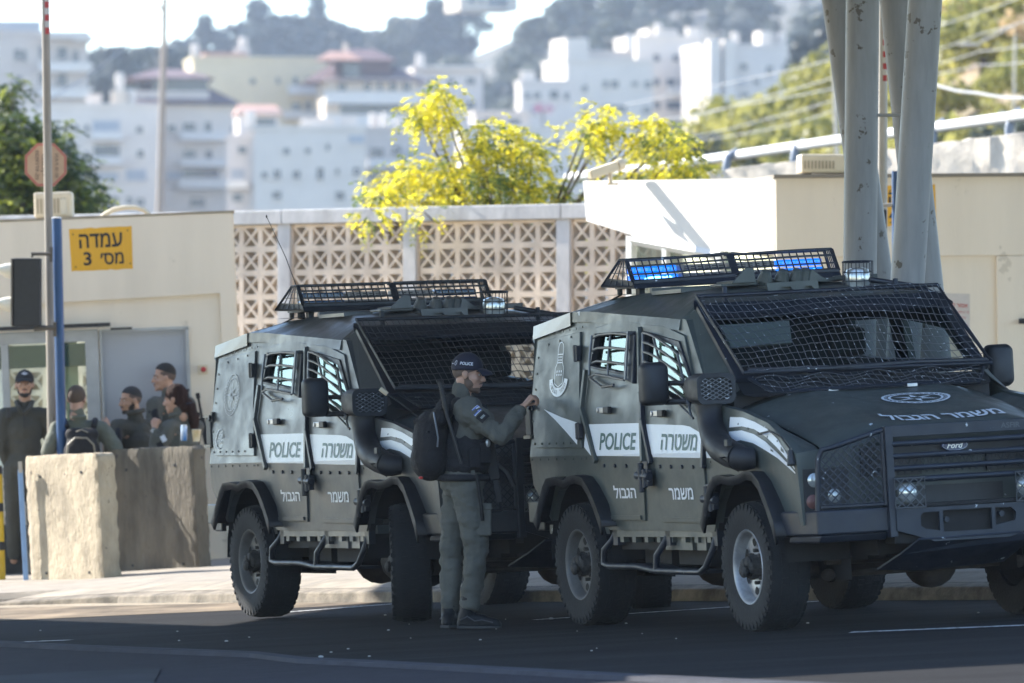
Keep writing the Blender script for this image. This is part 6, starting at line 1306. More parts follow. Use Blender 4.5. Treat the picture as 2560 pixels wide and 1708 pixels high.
for px, py, s_, n in clumps:
    n = int(n * (1.05 if px < 1420 else 1.0))
    n = n // 2 if (px, py) in ((905, 552), (925, 520), (1060, 530)) else n
    c = I @ P(px, py, 71.3 + rg.uniform(-.1, .1) if (px, py) in ((905, 552), (925, 520), (1060, 530)) else 75.2 + rg.uniform(-.5, .6)); st = root.lerp(c, .45) + Vector((rg.gauss(0, .08), 0, .05)); mb.tube([root, st, c], [.04, .022, .006], 6)
    for k in range(n):
        q = c + Vector((rg.gauss(0, .105), rg.gauss(0, .2), rg.gauss(0, .075))) * s_; d = (q - c).normalized() + Vector((rg.gauss(0, .4), rg.gauss(0, .4), -.35)); low = py > 430 and 1100 < px < 1480
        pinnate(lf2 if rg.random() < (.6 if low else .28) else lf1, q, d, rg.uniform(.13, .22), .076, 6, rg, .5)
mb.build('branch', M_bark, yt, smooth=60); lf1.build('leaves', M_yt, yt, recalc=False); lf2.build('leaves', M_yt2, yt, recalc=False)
gt = empty('leafy_tree', P(40, 560, 98)); I = gt.matrix_world.inverted(); tag(gt, 'dark green leafy tree behind the left booth roof', 'tree')
rg = random.Random(12); mb = MB(); root = I @ P(30, 760, 98); lf1 = MB(); lf2 = MB()
for px, py, s_, n in [(0, 235, .7, 30), (28, 222, .5, 14), (10, 275, .7, 24), (0, 330, 1.0, 60), (50, 325, .9, 40), (95, 335, .8, 32), (140, 320, .6, 18), (30, 390, 1.2, 80), (90, 385, 1.1, 60), (145, 375, .8, 32), (10, 450, 1.2, 80), (70, 450, 1.3, 90), (130, 440, 1.2, 66), (180, 420, .9, 36), (20, 510, 1.2, 80), (90, 520, 1.2, 80), (150, 500, 1.2, 70), (205, 480, .9, 40), (235, 470, .6, 18), (200, 530, 1.0, 50), (228, 520, .6, 20), (-20, 400, 1.2, 60)]:
    c = I @ P(px, py, 98 + rg.uniform(-.8, .8)); mb.tube([root, root.lerp(c, .5) + Vector((.1, 0, 0)), c], [.08, .05, .01], 6)
    for k in range(int(n * 1.7)):
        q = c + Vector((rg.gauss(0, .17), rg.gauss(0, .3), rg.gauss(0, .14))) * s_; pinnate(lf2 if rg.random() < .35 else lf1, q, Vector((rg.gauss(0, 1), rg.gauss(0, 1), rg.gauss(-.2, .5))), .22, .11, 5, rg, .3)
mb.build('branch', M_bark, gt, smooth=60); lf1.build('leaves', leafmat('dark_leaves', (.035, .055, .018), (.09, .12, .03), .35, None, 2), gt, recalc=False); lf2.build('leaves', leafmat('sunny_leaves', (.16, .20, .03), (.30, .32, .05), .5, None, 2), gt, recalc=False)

# ------------------------------------------------------------------ the hazy air
mb = MB(); mb.bx(-445, 445, -20, 2270, -12, 140); hz = mb.build('haze', bpy.data.materials.new('haze_air')); tag(hz, kind='stuff')
hm = hz.data.materials[0]; hm.use_nodes = True; n = hm.node_tree.nodes; n.remove(n['Principled BSDF']); pv = n.new('ShaderNodeVolumePrincipled')
pv.inputs['Density'].default_value = 0.00012; pv.inputs['Color'].default_value = (.72, .83, 1.0, 1); pv.inputs['Anisotropy'].default_value = 0.25
hm.node_tree.links.new(pv.outputs['Volume'], n['Material Output'].inputs['Volume'])
# ------------------------------------------------------------------ people
M_skin = mat('skin', (.45, .265, .19), .5, var=.12, scale=14, spec=.4); M_skin2 = mat('skin_tan', (.42, .245, .165), .5, var=.12, scale=14, spec=.4)
M_hair = mat('dark_hair', (.014, .012, .011), .7, bump=.6, bscale=160); M_brown = mat('brown_hair', (.040, .018, .013), .8, spec=.15, var=.4, scale=20, bump=.6, bscale=150, stretch=(4, 4, .4)); M_hair3 = mat('short_brown_hair', (.085, .055, .038), .8, bump=.6, bscale=160)
M_stub = mat('stubble', (.125, .078, .056), .7, bump=.4, bscale=200); M_beard = mat('black_beard', (.024, .018, .016), .8, bump=.6, bscale=180); M_fade = mat('shaved_hair', (.105, .068, .052), .7, bump=.3, bscale=220)
M_uni = mat('olive_uniform', (.098, .097, .084), .9, var=.22, scale=5, bump=.55, bscale=26); M_uni2 = mat('dark_olive_uniform', (.060, .058, .047), .9, var=.2, scale=5, bump=.5, bscale=26); M_uni3 = mat('grey_olive_shirt', (.13, .135, .105), .9, var=.2, scale=5, bump=.5, bscale=26)
M_vest = mat('black_webbing', (.013, .013, .017), .85, var=.3, scale=9, bump=.5, bscale=50); M_pack = mat('black_pack_cloth', (.012, .011, .013), .85, var=.35, scale=6, bump=.6, bscale=34)
M_navy = mat('navy_cap', (.012, .013, .028), .8, bump=.2, bscale=60); M_bcap = mat('black_cap', (.010, .010, .011), .8); M_boot = mat('black_boot', (.007, .008, .011), .55, spec=.3, var=.3, scale=12, bump=.4, bscale=40)
M_gun = mat('gun_metal', (.010, .010, .012), .6, spec=.3); M_eye = mat('eye_white', (.42, .38, .35), .3); M_lip = mat('lip', (.33, .15, .12), .5); M_tag = mat('white_thread', (.62, .64, .70), .7); M_flagb = mat('flag_blue', (.10, .16, .50), .7)
def fuse(mb, name, m, parent, vox=.012, it=4, wrinkle=0.0, ws=14.0, seed=0.0, aniso=(1, 1, 1)):
    'melt overlapping closed shapes into one continuous surface'
    me = bpy.data.meshes.new(name); me.from_pydata(mb.v, [], mb.f); o = bpy.data.objects.new(name, me); col.objects.link(o)
    bm = bmesh.new(); bm.from_mesh(me); bmesh.ops.recalc_face_normals(bm, faces=bm.faces); bm.to_mesh(me); bm.free()
    r = o.modifiers.new('r', 'REMESH'); r.mode = 'VOXEL'; r.voxel_size = vox
    s = o.modifiers.new('s', 'SMOOTH'); s.factor = .5; s.iterations = it
    n = evaluated(o); o.modifiers.clear(); o.data = n; n.materials.clear(); n.materials.append(m)
    if wrinkle:
        nr = [v.normal.copy() for v in n.vertices]
        for v, q in zip(n.vertices, nr):
            c = v.co; k = noise.noise((c.x * ws * aniso[0] + seed, c.y * ws * aniso[1], c.z * ws * aniso[2])) + .5 * noise.noise((c.x * ws * 2.3 + seed, c.y * ws * 2.3, c.z * ws * 2.3 * aniso[2] + 5)); v.co = c + q * wrinkle * k
    n.shade_smooth(); o.parent = parent; return o
def chain(mb, pts, rs, n=12):
    for a, b, r0, r1 in zip(pts[:-1], pts[1:], rs[:-1], rs[1:]): mb.cap(a, b, r0, r1, n)
def shell(mb, c, r, cut, Mh, n=26, h=12, tilt=0):
    'part of an ellipsoid from the crown down to an angle that depends on the direction'
    rows = []
    for i in range(h + 1):
        row = []
        for k in range(n + 1):
            ph = 2 * math.pi * k / n; th = R(cut(ph)) * i / h; v = Vector((r[0] * math.sin(th) * math.cos(ph), r[1] * math.sin(th) * math.sin(ph), r[2] * math.cos(th)))
            row.append(Mh @ (Vector(c) + v))
        rows.append(row)
    mb.grid(rows)
def lerp3(a, b, t): return Vector(a).lerp(Vector(b), t)
def hand(mb, w, d, up, L=.185, side=1, curl=(25, 35, 30), spread=.1, thumb=None):
    'palm, four bent fingers and a thumb: w wrist, d direction, up = back of the hand'
    w = Vector(w); d = Vector(d).normalized(); up = Vector(up); up = (up - d * up.dot(d)).normalized(); s = d.cross(up) * side
    pl = L * .50; c = w + d * pl * .5
    for k in (-1, -.33, .33, 1): mb.cap(w + d * .015 + s * .018 * k, w + d * pl + s * .031 * k, .015, .0125, 8)
    for k, (off, ln) in enumerate(((.034, .40), (.012, .44), (-.011, .41), (-.033, .33))):
        p = w + d * pl * .95 + s * off; dd = d + s * off * spread * 4; dd.normalize(); a = 0; seg = L * ln * 1.1
        for j, f in enumerate((.45, .30, .25)):
            a += R(curl[j] * (1 + .18 * k)); v = (dd * math.cos(a) - up * math.sin(a)); q = p + v * seg * f; mb.cap(p, q, .0098 - .0010 * j, .0090 - .0010 * j, 7); p = q
    t0 = w + d * L * .10 + s * .026 - up * .004; tv = thumb or (d * .65 + s * .65 - up * .35); tv = Vector(tv).normalized(); t1 = t0 + tv * L * .26; tv2 = (tv + d * .5).normalized(); t2 = t1 + tv2 * L * .19
    mb.cap(t0, t1, .0145, .0115, 8); mb.cap(t1, t2, .0112, .0085, 8)
def headM(pos, yaw, pitch=0, roll=0): return Matrix.Translation(pos) @ Matrix.Rotation(yaw, 4, 'Z') @ Matrix.Rotation(pitch, 4, 'Y') @ Matrix.Rotation(roll, 4, 'X')
def head_shapes(mb, Mh, nose=1.0, jaw=1.0):
    def E(c, r): mb.ell(Mh @ Vector(c), r, 14, Mh.to_3x3())
    E((-.012, 0, .042), (.097, .077, .090)); E((.028, 0, -.02), (.066, .064, .085)); E((.038, 0, -.072), (.052 * jaw, .050, .042)); E((.076, 0, -.098), (.020, .024, .018)); E((-.01, 0, -.04), (.07, .062, .06))
    mb.cap(Mh @ Vector((.094, 0, .014)), Mh @ Vector((.111 * (1 + .04 * (nose - 1)), 0, -.024)), .009, .0125 * nose, 8); E((.102, .013, -.029), (.010, .009, .009)); E((.102, -.013, -.029), (.010, .009, .009))
    for s in (-1, 1):
        mb.cap(Mh @ Vector((.084, s * .016, .026)), Mh @ Vector((.066, s * .050, .024)), .010, .009, 8); E((.062, s * .042, -.022), (.026, .020, .020))
        E((-.004, s * .078, -.004), (.022, .009, .030)); E((-.010, s * .084, .006), (.016, .007, .020))
    E((.090, 0, -.056), (.012, .022, .006)); E((.088, 0, -.067), (.012, .019, .007)); mb.cap(Mh @ Vector((-.02, 0, -.04)), Mh @ Vector((-.04, 0, -.16)), .054, .054, 12)
def face_bits(parent, Mh, hair, brow=1.0, lips=True):
    brow *= .8
    for s in (-1, 1):
        mb = MB(); mb.ell(Mh @ Vector((.0835, s * .033, .009)), (.008, .0135, .0065), 10, Mh.to_3x3()); e = mb.build('eye', M_eye, parent, smooth=True)
        mb = MB(); mb.ell(Mh @ Vector((.0895, s * .0325, .009)), (.004, .0062, .0062), 8, Mh.to_3x3()); mb.build('iris', M_hair, e, smooth=True)
        mb = MB(); mb.cap(Mh @ Vector((.094, s * .015, .029)), Mh @ Vector((.083, s * .040, .034)), .0050 * brow, .0042 * brow, 6); mb.cap(Mh @ Vector((.083, s * .040, .034)), Mh @ Vector((.066, s * .057, .027)), .0042 * brow, .002, 6); mb.build('eyebrow', hair, parent)
    if lips: mb = MB(); mb.ell(Mh @ Vector((.100, 0, -.056)), (.004, .021, .0045), 8, Mh.to_3x3()); mb.ell(Mh @ Vector((.098, 0, -.066)), (.004, .018, .005), 8, Mh.to_3x3()); mb.build('lips', M_lip, parent, smooth=True)
def beard(parent, Mh, m, off=.0035, moust=True, low=True, side=True):
    mb = MB(); 
    def E(c, r): mb.ell(Mh @ Vector(c), [x + off for x in r], 14, Mh.to_3x3())
    if low: E((.040, 0, -.084), (.050, .046, .030)); E((.076, 0, -.099), (.0195, .024, .017))
    if side:
        for s in (-1, 1): E((.020, s * .036, -.052), (.038, .030, .040)); E((.004, s * .058, -.022), (.016, .012, .034))
    if moust: mb.cap(Mh @ Vector((.101, .0, -.0445)), Mh @ Vector((.088, .028, -.055)), .0058 + off, .005, 7); mb.cap(Mh @ Vector((.101, .0, -.0445)), Mh @ Vector((.088, -.028, -.055)), .0058 + off, .005, 7)
    return fuse(mb, 'beard', m, parent, .006, 2)
def cap_hat(parent, Mh, m, lab=None):
    mb = MB(); cut = lambda ph: 92 + 10 * (1 - math.cos(ph)) / 2 * 1.4; rows = []
    shell(mb, (-.012, 0, .045), (.108, .088, .104), cut, Mh, 30, 14); c = mb.build('cap', m, parent, smooth=True); s_ = c.modifiers.new('s', 'SOLIDIFY'); s_.thickness = .006
    mb = MB(); rows = []
    for i in range(8):
        t = i / 7; rows.append([Mh @ Vector((.066 + .022 * math.cos(a) * 1 + t * .085 * math.cos(a * .72), .078 * math.sin(a) * (1 - .12 * t), .056 - .022 * t * t - .008 * t - .012 * (math.sin(a)) ** 2 * (1 + t))) for a in [R(-82 + 164 * k / 14) for k in range(15)]])
    mb.grid(rows); b = mb.build('brim', m, c, smooth=True); s_ = b.modifiers.new('s', 'SOLIDIFY'); s_.thickness = .006
    mb = MB(); mb.ell(Mh @ Vector((-.012, 0, .149)), (.008, .008, .005), 8); mb.build('cap_button', m, c); return c
def person(name, loc, lab, J, skin, cloth, trousers, hairm, Mh, seed=0, hr=None, thick=1.0, cuffs=True, vest=False, vox=.011, short=False, fingers=None, legs=True):
    o = empty(name, loc); tag(o, lab, 'person'); b = MB(); head_shapes(b, Mh, J.get('nose', 1.0), J.get('jaw', 1.0)); c = J['chest']; p = J['pelvis']; nk = J['neck']
    chain(b, [p, c, nk], [.085, .085, .050]); b.cap(nk, Mh @ Vector((-.03, 0, -.08)), .058, .056, 12)
    for s in ('L', 'R'):
        sh, el, wr = J['sh' + s], J['el' + s], J['wr' + s]; chain(b, [c, sh, el, wr], [.06, .045, .036, .026])
        f = J.get('hand' + s)
        if f: hand(b, wr, *f[0], **f[1])
        if legs: chain(b, [p, J['hip' + s], J['kn' + s], J['an' + s]], [.09, .075, .05, .036])
    body = fuse(b, 'body', skin, o, J.get('vox', .0075), 2)
    t = MB(); Sx = J.get('depth', (.11, .16)); yaw = J.get('yaw', 0); Rz = Matrix.Rotation(yaw, 3, 'Z')
    def E(c_, r): t.ell(c_, [x * thick for x in r], 16, Rz)
    E(lerp3(p, c, .08), (.130, .165, .13)); E(lerp3(p, c, .5), (.122, .155, .17)); E(lerp3(p, c, .92), (.128, .175, .17)); E(lerp3(c, nk, .45), (.095, .135, .09))
    t.cap(lerp3(c, nk, .8), lerp3(nk, Mh @ Vector((-.035, 0, -.10)), J.get('collar', .65)), .078, .070, 14)
    for s in ('L', 'R'):
        sh, el, wr = J['sh' + s], J['el' + s], J['wr' + s]; we = lerp3(el, wr, .86) if not short else el
        t.cap(lerp3(c, nk, .5), sh, .09 * thick, .078 * thick)
        if short: chain(t, [sh, lerp3(sh, el, .9)], [.078 * thick, .066 * thick])
        else: chain(t, [sh, lerp3(sh, el, .55), el, lerp3(el, wr, .45), we], [.080 * thick, .072, .062, .058, .046])
    jk = fuse(t, 'jacket', cloth, o, vox, 4, J.get('wr', .009), J.get('ws', 13), seed)
    if legs:
        t = MB(); t.ell(p, (.135 * thick, .172 * thick, .12), 16, Rz)
        for s in ('L', 'R'): h_, k_, a_ = J['hip' + s], J['kn' + s], J['an' + s]; chain(t, [p, h_, lerp3(h_, k_, .5), k_, lerp3(k_, a_, .4), lerp3(k_, a_, .86)], [.13, .110, .100, .080, .076, .064])
        fuse(t, 'trousers', trousers, o, vox, 3, J.get('wr', .009) * .9, 9, seed + 3, (1, 1, 1.8))
    return o, body, jk

# ---- the officer touching the rear of the right vehicle
SX, SY = -.28, 46.72; sz = gz(SX, SY)
Mh = headM((-.012, -.02, 1.690), R(-12), R(7), 0)
J = dict(pelvis=Vector((-.045, 0, .985)), chest=Vector((-.015, 0, 1.33)), neck=Vector((-.045, -.01, 1.53)), shR=Vector((-.01, -.185, 1.455)), elR=Vector((.205, -.275, 1.275)), wrR=Vector((.352, -.225, 1.475)),
         shL=Vector((.0, .185, 1.455)), elL=Vector((.05, .25, 1.19)), wrL=Vector((.06, .10, 1.09)), hipR=Vector((-.02, -.095, .94)), knR=Vector((.045, -.105, .53)), anR=Vector((-.005, -.10, .10)), hipL=Vector((-.07, .09, .94)), knL=Vector((-.125, .085, .52)), anL=Vector((-.135, .075, .10)),
         handR=((Vector((.50, .02, .58)), Vector((-.6, -.25, .55))), dict(curl=(48, 42, 25), side=-1, L=.18, thumb=Vector((.75, .25, .0)))), handL=((Vector((.1, -.9, -.1)), Vector((1, 0, 0))), dict(curl=(40, 50, 40))), yaw=R(8), collar=.75, wr=.019, ws=13, nose=1.15, vox=.0065)
off, body, jk = person('person', (SX, SY, sz), 'officer in olive uniform and navy cap reaching out to the rear of the right vehicle', J, M_skin, M_uni, M_uni, M_hair, Mh, 4.0, vox=.010, thick=1.14)
face_bits(off, Mh, M_hair); beard(off, Mh, M_stub, .0015)
mb = MB(); shell(mb, (-.014, 0, .030), (.0985, .079, .092), lambda ph: 74 + 62 * ((1 - math.cos(ph)) / 2) ** .8, Mh); mb.build('hair', M_fade, off, smooth=True)
cp = cap_hat(off, Mh, M_navy)
mb = MB(); hc = lambda u, v: Mh @ (Vector((-.012 + .110 * math.sin(R(74)) * math.cos(v[0]), .090 * math.sin(v[0]) * 1.0, v[1])))
def on_cap(ph, z, e=1.02):
    q = (z - .045) / .104; s_ = math.sqrt(max(0.01, 1 - q * q)); return Mh @ Vector((-.012 + .108 * e * s_ * math.cos(ph), .088 * e * s_ * math.sin(ph), z))
lettering(mb, 'POLICE', lambda u, v: on_cap(R(-108 + 48 * u), .062 + .020 * v + .004 * u), .02); 
mb.build('cap_lettering', M_tag, cp)
mb = MB(); mb.tube([on_cap(R(-128 + 4.5 * math.cos(a)), .070 + .016 * math.sin(a)) for a in [6.283 * k / 12 for k in range(12)]], .0014, 5, True); mb.tube([on_cap(R(-150), .062), on_cap(R(-142), .062)], .003, 5); mb.build('cap_badge', M_tag, cp)
t = MB()   # vest
for s in (-1, 1): t.cap((-.085, s * .105, 1.50), (.08, s * .10, 1.46), .044, .042)
t.ell((-.03, 0, 1.20), (.176, .212, .17), 18, Matrix.Rotation(R(8), 3, 'Z')); t.ell((-.028, 0, 1.09), (.172, .205, .10), 18); t.ell((.0, -.0, 1.36), (.162, .150, .12), 16); t.ell((-.01, 0, 1.29), (.168, .178, .10), 16); t.cap((-.075, -.10, 1.49), (-.08, -.11, 1.28), .04, .05); t.cap((-.075, .10, 1.49), (-.08, .11, 1.28), .04, .05)
vs_ = fuse(t, 'vest', M_vest, off, .011, 3, .004, 20)
for x, z in ((.10, 1.17), (.03, 1.14)): mb = MB(); mb.obox((x, -.195 + .05 * (x > .05), z), (1, .3, 0), (-.3, 1, 0), (0, 0, 1), .04, .022, .07); mb.build('pouch', M_vest, vs_, bevel=.01)
mb = MB(); mb.tube([(-.045 + .165 * math.cos(a), .200 * math.sin(a), 1.005) for a in [6.283 * k / 24 for k in range(24)]], .024, 8, True); mb.build('belt', M_vest, off, smooth=True)
mb = MB(); mb.obox((.02, -.178, 1.02), (1, 0, 0), (0, 1, 0), (0, 0, 1), .014, .012, .035); mb.build('belt_loop', M_uni, off)
mb = MB(); mb.obox((-.02, -.19, .86), (1, -.1, 0), (.1, 1, 0), (0, 0, 1), .075, .012, .10) ; mb.obox((-.02, -.199, .955), (1, -.1, 0), (.1, 1, 0), (0, 0, 1), .08, .012, .022); pk = mb.build('cargo_pocket', M_uni, off, bevel=.012, segs=3)
pk.location = (.09, .02, -.14)
for s, (ax, ay, dx, dy) in dict(R=(-.008, -.10, 1.0, -.18), L=(-.135, .075, .45, .85)).items():
    d = Vector((dx, dy, 0)).normalized(); a = Vector((ax, ay, 0)); t = MB()
    t.cap(a + Vector((0, 0, .21)), a + Vector((-.004, 0, .09)) - d * .01, .056, .050); t.cap(a + Vector((0, 0, .07)) - d * .03, a + d * .10 + Vector((0, 0, .060)), .046, .042); t.cap(a + d * .08 + Vector((0, 0, .055)), a + d * .185 + Vector((0, 0, .040)), .043, .034); t.cap(a - d * .04 + Vector((0, 0, .04)), a + d * .19 + Vector((0, 0, .03)), .040, .034)
    for q in range(len(t.v)): t.v[q] = (t.v[q][0], t.v[q][1], max(.004, t.v[q][2]))
    bt = fuse(t, 'boot', M_boot, off, .008, 2, .003, 26); mb = MB(); w_ = Vector((-d.y, d.x, 0)); mb.prism([a - d * .075 + w_ * .035, a - d * .075 - w_ * .035, a + d * .10 - w_ * .052, a + d * .21 - w_ * .03, a + d * .225, a + d * .21 + w_ * .03, a + d * .10 + w_ * .052], (0, 0, .022)); mb.build('sole', M_black, bt, bevel=.006)
    mb = MB(); nside = -w_ if s == 'R' else w_
    mb.tube([a - d * .05 + nside * .046 + Vector((0, 0, .06)), a + nside * .050 + Vector((0, 0, .085)), a + d * .05 + nside * .047 + Vector((0, 0, .055)), a + d * .10 + nside * .046 + Vector((0, 0, .062)), a + d * .17 + nside * .036 + Vector((0, 0, .045))], .005, 5); mb.build('boot_trim', mat('boot_trim', (.05, .055, .065), .5) if s == 'R' else bpy.data.materials['boot_trim'], bt)
# arm patches
def on_sleeve(u, v, e=.002): 
    a = J['shR'].lerp(J['elR'], .30); ax = (J['elR'] - J['shR']).normalized(); ou = Vector((.25, -1, .35)); ou = (ou - ax * ou.dot(ax)).normalized(); tg = ax.cross(ou); r = .0835; th = (u - .5) * 1.05 ; return a + ax * v + (ou * math.cos(th) + tg * math.sin(th)) * (r + e)
def patch(nm, m, u0, u1, v0, v1, e): mb = MB(); mb.grid([[on_sleeve(u0 + (u1 - u0) * i / 6, v0 + (v1 - v0) * j / 3, e) for i in range(7)] for j in range(4)]); return mb.build(nm, m, jk)
pf = patch('flag_patch', M_tag, .12, .92, -.042, .006, .006); 
for v0 in (-.037, -.006): q = patch('flag_band', M_flagb, .12, .92, v0, v0 + .007, .0085); q.parent = jk
patch('black_patch', M_vest, .18, .98, .016, .075, .006); patch('patch_wing', mat('patch_grey', (.25, .27, .26), .8), .42, .78, .038, .054, .009)
# his rifle hangs in front, his pack and baton on his back
rf = empty('rifle', (SX, SY, sz)); tag(rf, 'black short rifle slung across the front of the standing officer', 'rifle'); mb = MB(); a, b_ = Vector((.12, -.04, 1.27)), Vector((.17, -.05, .99))
mb.bar(a, b_, .05, .075, (1, 0, 0)); mb.build('receiver', M_gun, rf, bevel=.008); mb = MB(); mb.bar(b_, b_.lerp(a, -.55), .035, .045, (1, 0, 0)); mb.build('handguard', M_gun, rf, bevel=.006); mb = MB(); mb.tube([b_.lerp(a, -.5), Vector((.215, -.06, .78))], .010, 8); mb.build('barrel', M_gun, rf)
mb = MB(); m0 = a.lerp(b_, .62) + Vector((.03, 0, .0)); mb.tube([m0, m0 + Vector((.07, -.01, -.06)), m0 + Vector((.11, -.01, -.15))], .022, 6); mb.build('magazine', M_gun, rf); mb = MB(); mb.bar(a, a + (a - b_) * .45 , .03, .06, (1, 0, 0)); mb.build('stock', M_gun, rf, bevel=.008)
mb = MB(); mb.tube([(.045, -.205, 1.03), (.06, -.208, .93), (.075, -.21, .82), (.085, -.20, .72)], .012, 8); mb.build('sling_strap', M_gun, rf)
mb = MB(); mb.ell((.12, -.16, 1.235), (.018, .012, .028), 8); mb.build('buckle', M_chrome, rf)
bk = empty('backpack', (SX, SY, sz)); tag(bk, 'black tactical backpack on the back of the standing officer', 'backpack'); t = MB()
t.ell((-.26, -.05, 1.25), (.125, .175, .21), 16); t.ell((-.265, -.05, 1.13), (.130, .180, .15), 16); t.cap((-.20, -.15, 1.40), (-.20, .05, 1.40), .07, .07); t.cap((-.27, -.13, 1.11), (-.27, .03, 1.11), .085, .085); t.cap((-.16, -.05, 1.46), (-.13, -.05, 1.52), .075, .05); t.cap((-.27, -.12, 1.30), (-.27, .03, 1.30), .062, .062)
fuse(t, 'pack_body', M_pack, bk, .011, 3, .006, 12)
mb = MB()
for i in range(6): z = 1.10 + i * .042; mb.tube([(-.345 - .010 * math.sin((z - 1.05) * 8), .02, z), (-.358 - .008 * math.sin((z - 1.05) * 8), -.06, z), (-.335, -.15, z), (-.27, -.215, z)], .009, 6)
mb.build('webbing', M_vest, bk)
mb = MB(); mb.obox((-.325, -.12, 1.36), (.5, .4, .6), (-.4, .5, 0), (-.3, 0, .5), .012, .05, .035); mb.build('patch_panel', M_vest, bk); mb = MB(); mb.tube([(-.24, -.205, 1.44), (-.225, -.225, 1.36), (-.21, -.225, 1.27), (-.215, -.22, 1.21)], .006, 6); mb.build('zip', mat('zip_grey', (.13, .15, .18), .4, .3), bk)
mb = MB(); mb.ell((-.325, -.13, 1.005), (.016, .014, .010), 8); mb.build('red_tag', mat('red_tag', (.55, .05, .04), .5), bk)
mb = MB(); mb.tube([(-.17, -.10, 1.47), (-.19, -.05, 1.53), (-.17, .0, 1.48)], .010, 6); mb.build('handle', M_vest, bk)
bn = empty('baton', (SX, SY, sz)); tag(bn, 'black police baton tucked upright along the backpack of the standing officer', 'baton'); mb = MB(); mb.tube([(-.197, -.20, 1.645), (-.165, -.215, 1.50)], [.014, .017], 12)
for i in range(8): p = Vector((-.195, -.20, 1.635)).lerp(Vector((-.168, -.213, 1.515)), i / 7); mb.lathe([(.0185, -.004), (.0195, 0), (.0185, .004)], p, Vector((.032, -.013, -.145)), 12)
mb.build('grip', M_black, bn); mb = MB(); mb.lathe([(.024, 0), (.026, .006), (.022, .012)], (-.198, -.20, 1.642), (-.1, 0, 1), 14); mb.build('pommel', M_black, bn)
mb = MB(); mb.tube([(-.165, -.215, 1.50), (-.15, -.222, 1.42), (-.105, -.225, 1.27), (-.055, -.225, 1.10)], [.022, .013, .012, .011], 12); mb.build('shaft', M_black, bn, smooth=60)

# ---- the group behind the barriers
def base(px, d): x = (px - CX) * d / F_PX; return Vector((x, d, gz(x, d) + .13))
def arms(**k): return k
# 1: front facing, black cap
d = 64.2; p0 = base(62, d); Mh1 = headM((.0, -.03, 1.70), R(-86), R(-7), 0)
J1 = dict(pelvis=Vector((.0, 0, .98)), chest=Vector((0, 0, 1.32)), neck=Vector((0, 0, 1.53)), shL=Vector((.185, 0, 1.42)), elL=Vector((.245, .08, 1.16)), wrL=Vector((.20, .16, .98)), shR=Vector((-.185, 0, 1.42)), elR=Vector((-.215, -.02, 1.14)), wrR=Vector((-.10, .10, .86)),
          hipL=Vector((.09, 0, .94)), knL=Vector((.10, 0, .52)), anL=Vector((.10, .02, .1)), hipR=Vector((-.09, 0, .94)), knR=Vector((-.1, 0, .52)), anR=Vector((-.1, .02, .1)), handR=((Vector((.15, -.1, -1)), Vector((-.3, -1, 0))), dict(curl=(15, 25, 20))), handL=((Vector((0, .1, -1)), Vector((1, 0, 0))), {}), yaw=R(90), wr=.008, collar=.1)
o1, b1_, k1 = person('person', p0, 'bearded man in dark olive fleece and black cap facing the camera at far left', J1, M_skin2, M_uni2, M_uni2, M_hair, Mh1, 9.0)
face_bits(o1, Mh1, M_hair, 1.25); beard(o1, Mh1, M_beard, .002); c1_ = cap_hat(o1, Mh1, M_bcap); mb = MB()
for s in (-1, 1):
    for i in range(3): mb.tube([Mh1 @ Vector((.100 - .010 * i, s * .004, .092 + .004 * i)), Mh1 @ Vector((.092 - .010 * i, s * (.030 - .006 * i), .098 + .006 * i))], .002, 4)
mb.tube([Mh1 @ Vector((.099, 0, .085)), Mh1 @ Vector((.085, 0, .118))], .003, 4); mb.build('cap_badge', M_tag, c1_)
mb = MB(); mb.tube([(.0, -.135, 1.46), (.005, -.15, 1.30)], .006, 5); mb.build('zip', M_black, k1); mb = MB(); mb.tube([(-.075, -.05, 1.555), (-.05, -.10, 1.50), (0, -.13, 1.44)], .022, 8); mb.tube([(.075, -.05, 1.555), (.05, -.10, 1.50), (0, -.13, 1.44)], .022, 8); mb.build('collar', M_uni2, k1, smooth=True)
mb = MB(); mb.obox((-.14, -.13, 1.45), (1, 0, 0), (0, 1, 0), (0, 0, 1), .02, .02, .05); mb.build('radio', M_black, k1, bevel=.006)
# 2: seen from behind, short sleeves, black rucksack
d = 63.3; p0 = base(200, d); Mh2 = headM((-.03, .02, 1.545), R(78), R(4), 0)
J2 = dict(pelvis=Vector((.0, 0, .84)), chest=Vector((0, 0, 1.17)), neck=Vector((-.01, 0, 1.37)), shL=Vector((-.20, 0, 1.275)), elL=Vector((-.295, -.06, 1.06)), wrL=Vector((-.17, .10, .95)), shR=Vector((.20, 0, 1.275)), elR=Vector((.345, -.06, 1.08)), wrR=Vector((.29, .12, .90)),
          hipL=Vector((-.09, 0, .8)), knL=Vector((-.1, 0, .45)), anL=Vector((-.1, 0, .1)), hipR=Vector((.09, 0, .8)), knR=Vector((.1, 0, .45)), anR=Vector((.1, 0, .1)), handL=((Vector((.6, .6, -.3)), Vector((0, 0, 1))), {}), handR=((Vector((-.3, .6, -.4)), Vector((1, 0, 0))), {}), yaw=R(90), wr=.010)
o2, b2_, k2 = person('person', p0, 'man with short brown hair in short sleeved shirt seen from behind beside the blue post', J2, M_skin, M_uni3, M_uni2, M_hair3, Mh2, 17.0, short=True, thick=1.04)
mb = MB(); shell(mb, (-.016, 0, .036), (.102, .083, .096), lambda ph: 78 + 62 * ((1 - math.cos(ph)) / 2) ** .8, Mh2); mb.build('hair', M_hair3, o2, smooth=True)
mb = MB(); mb.tube([(-.065 + .12 * i / 6, -.055 - .025 * math.sin(i * .52), 1.385) for i in range(7)], .022, 8); mb.build('collar', M_uni3, k2, smooth=True)
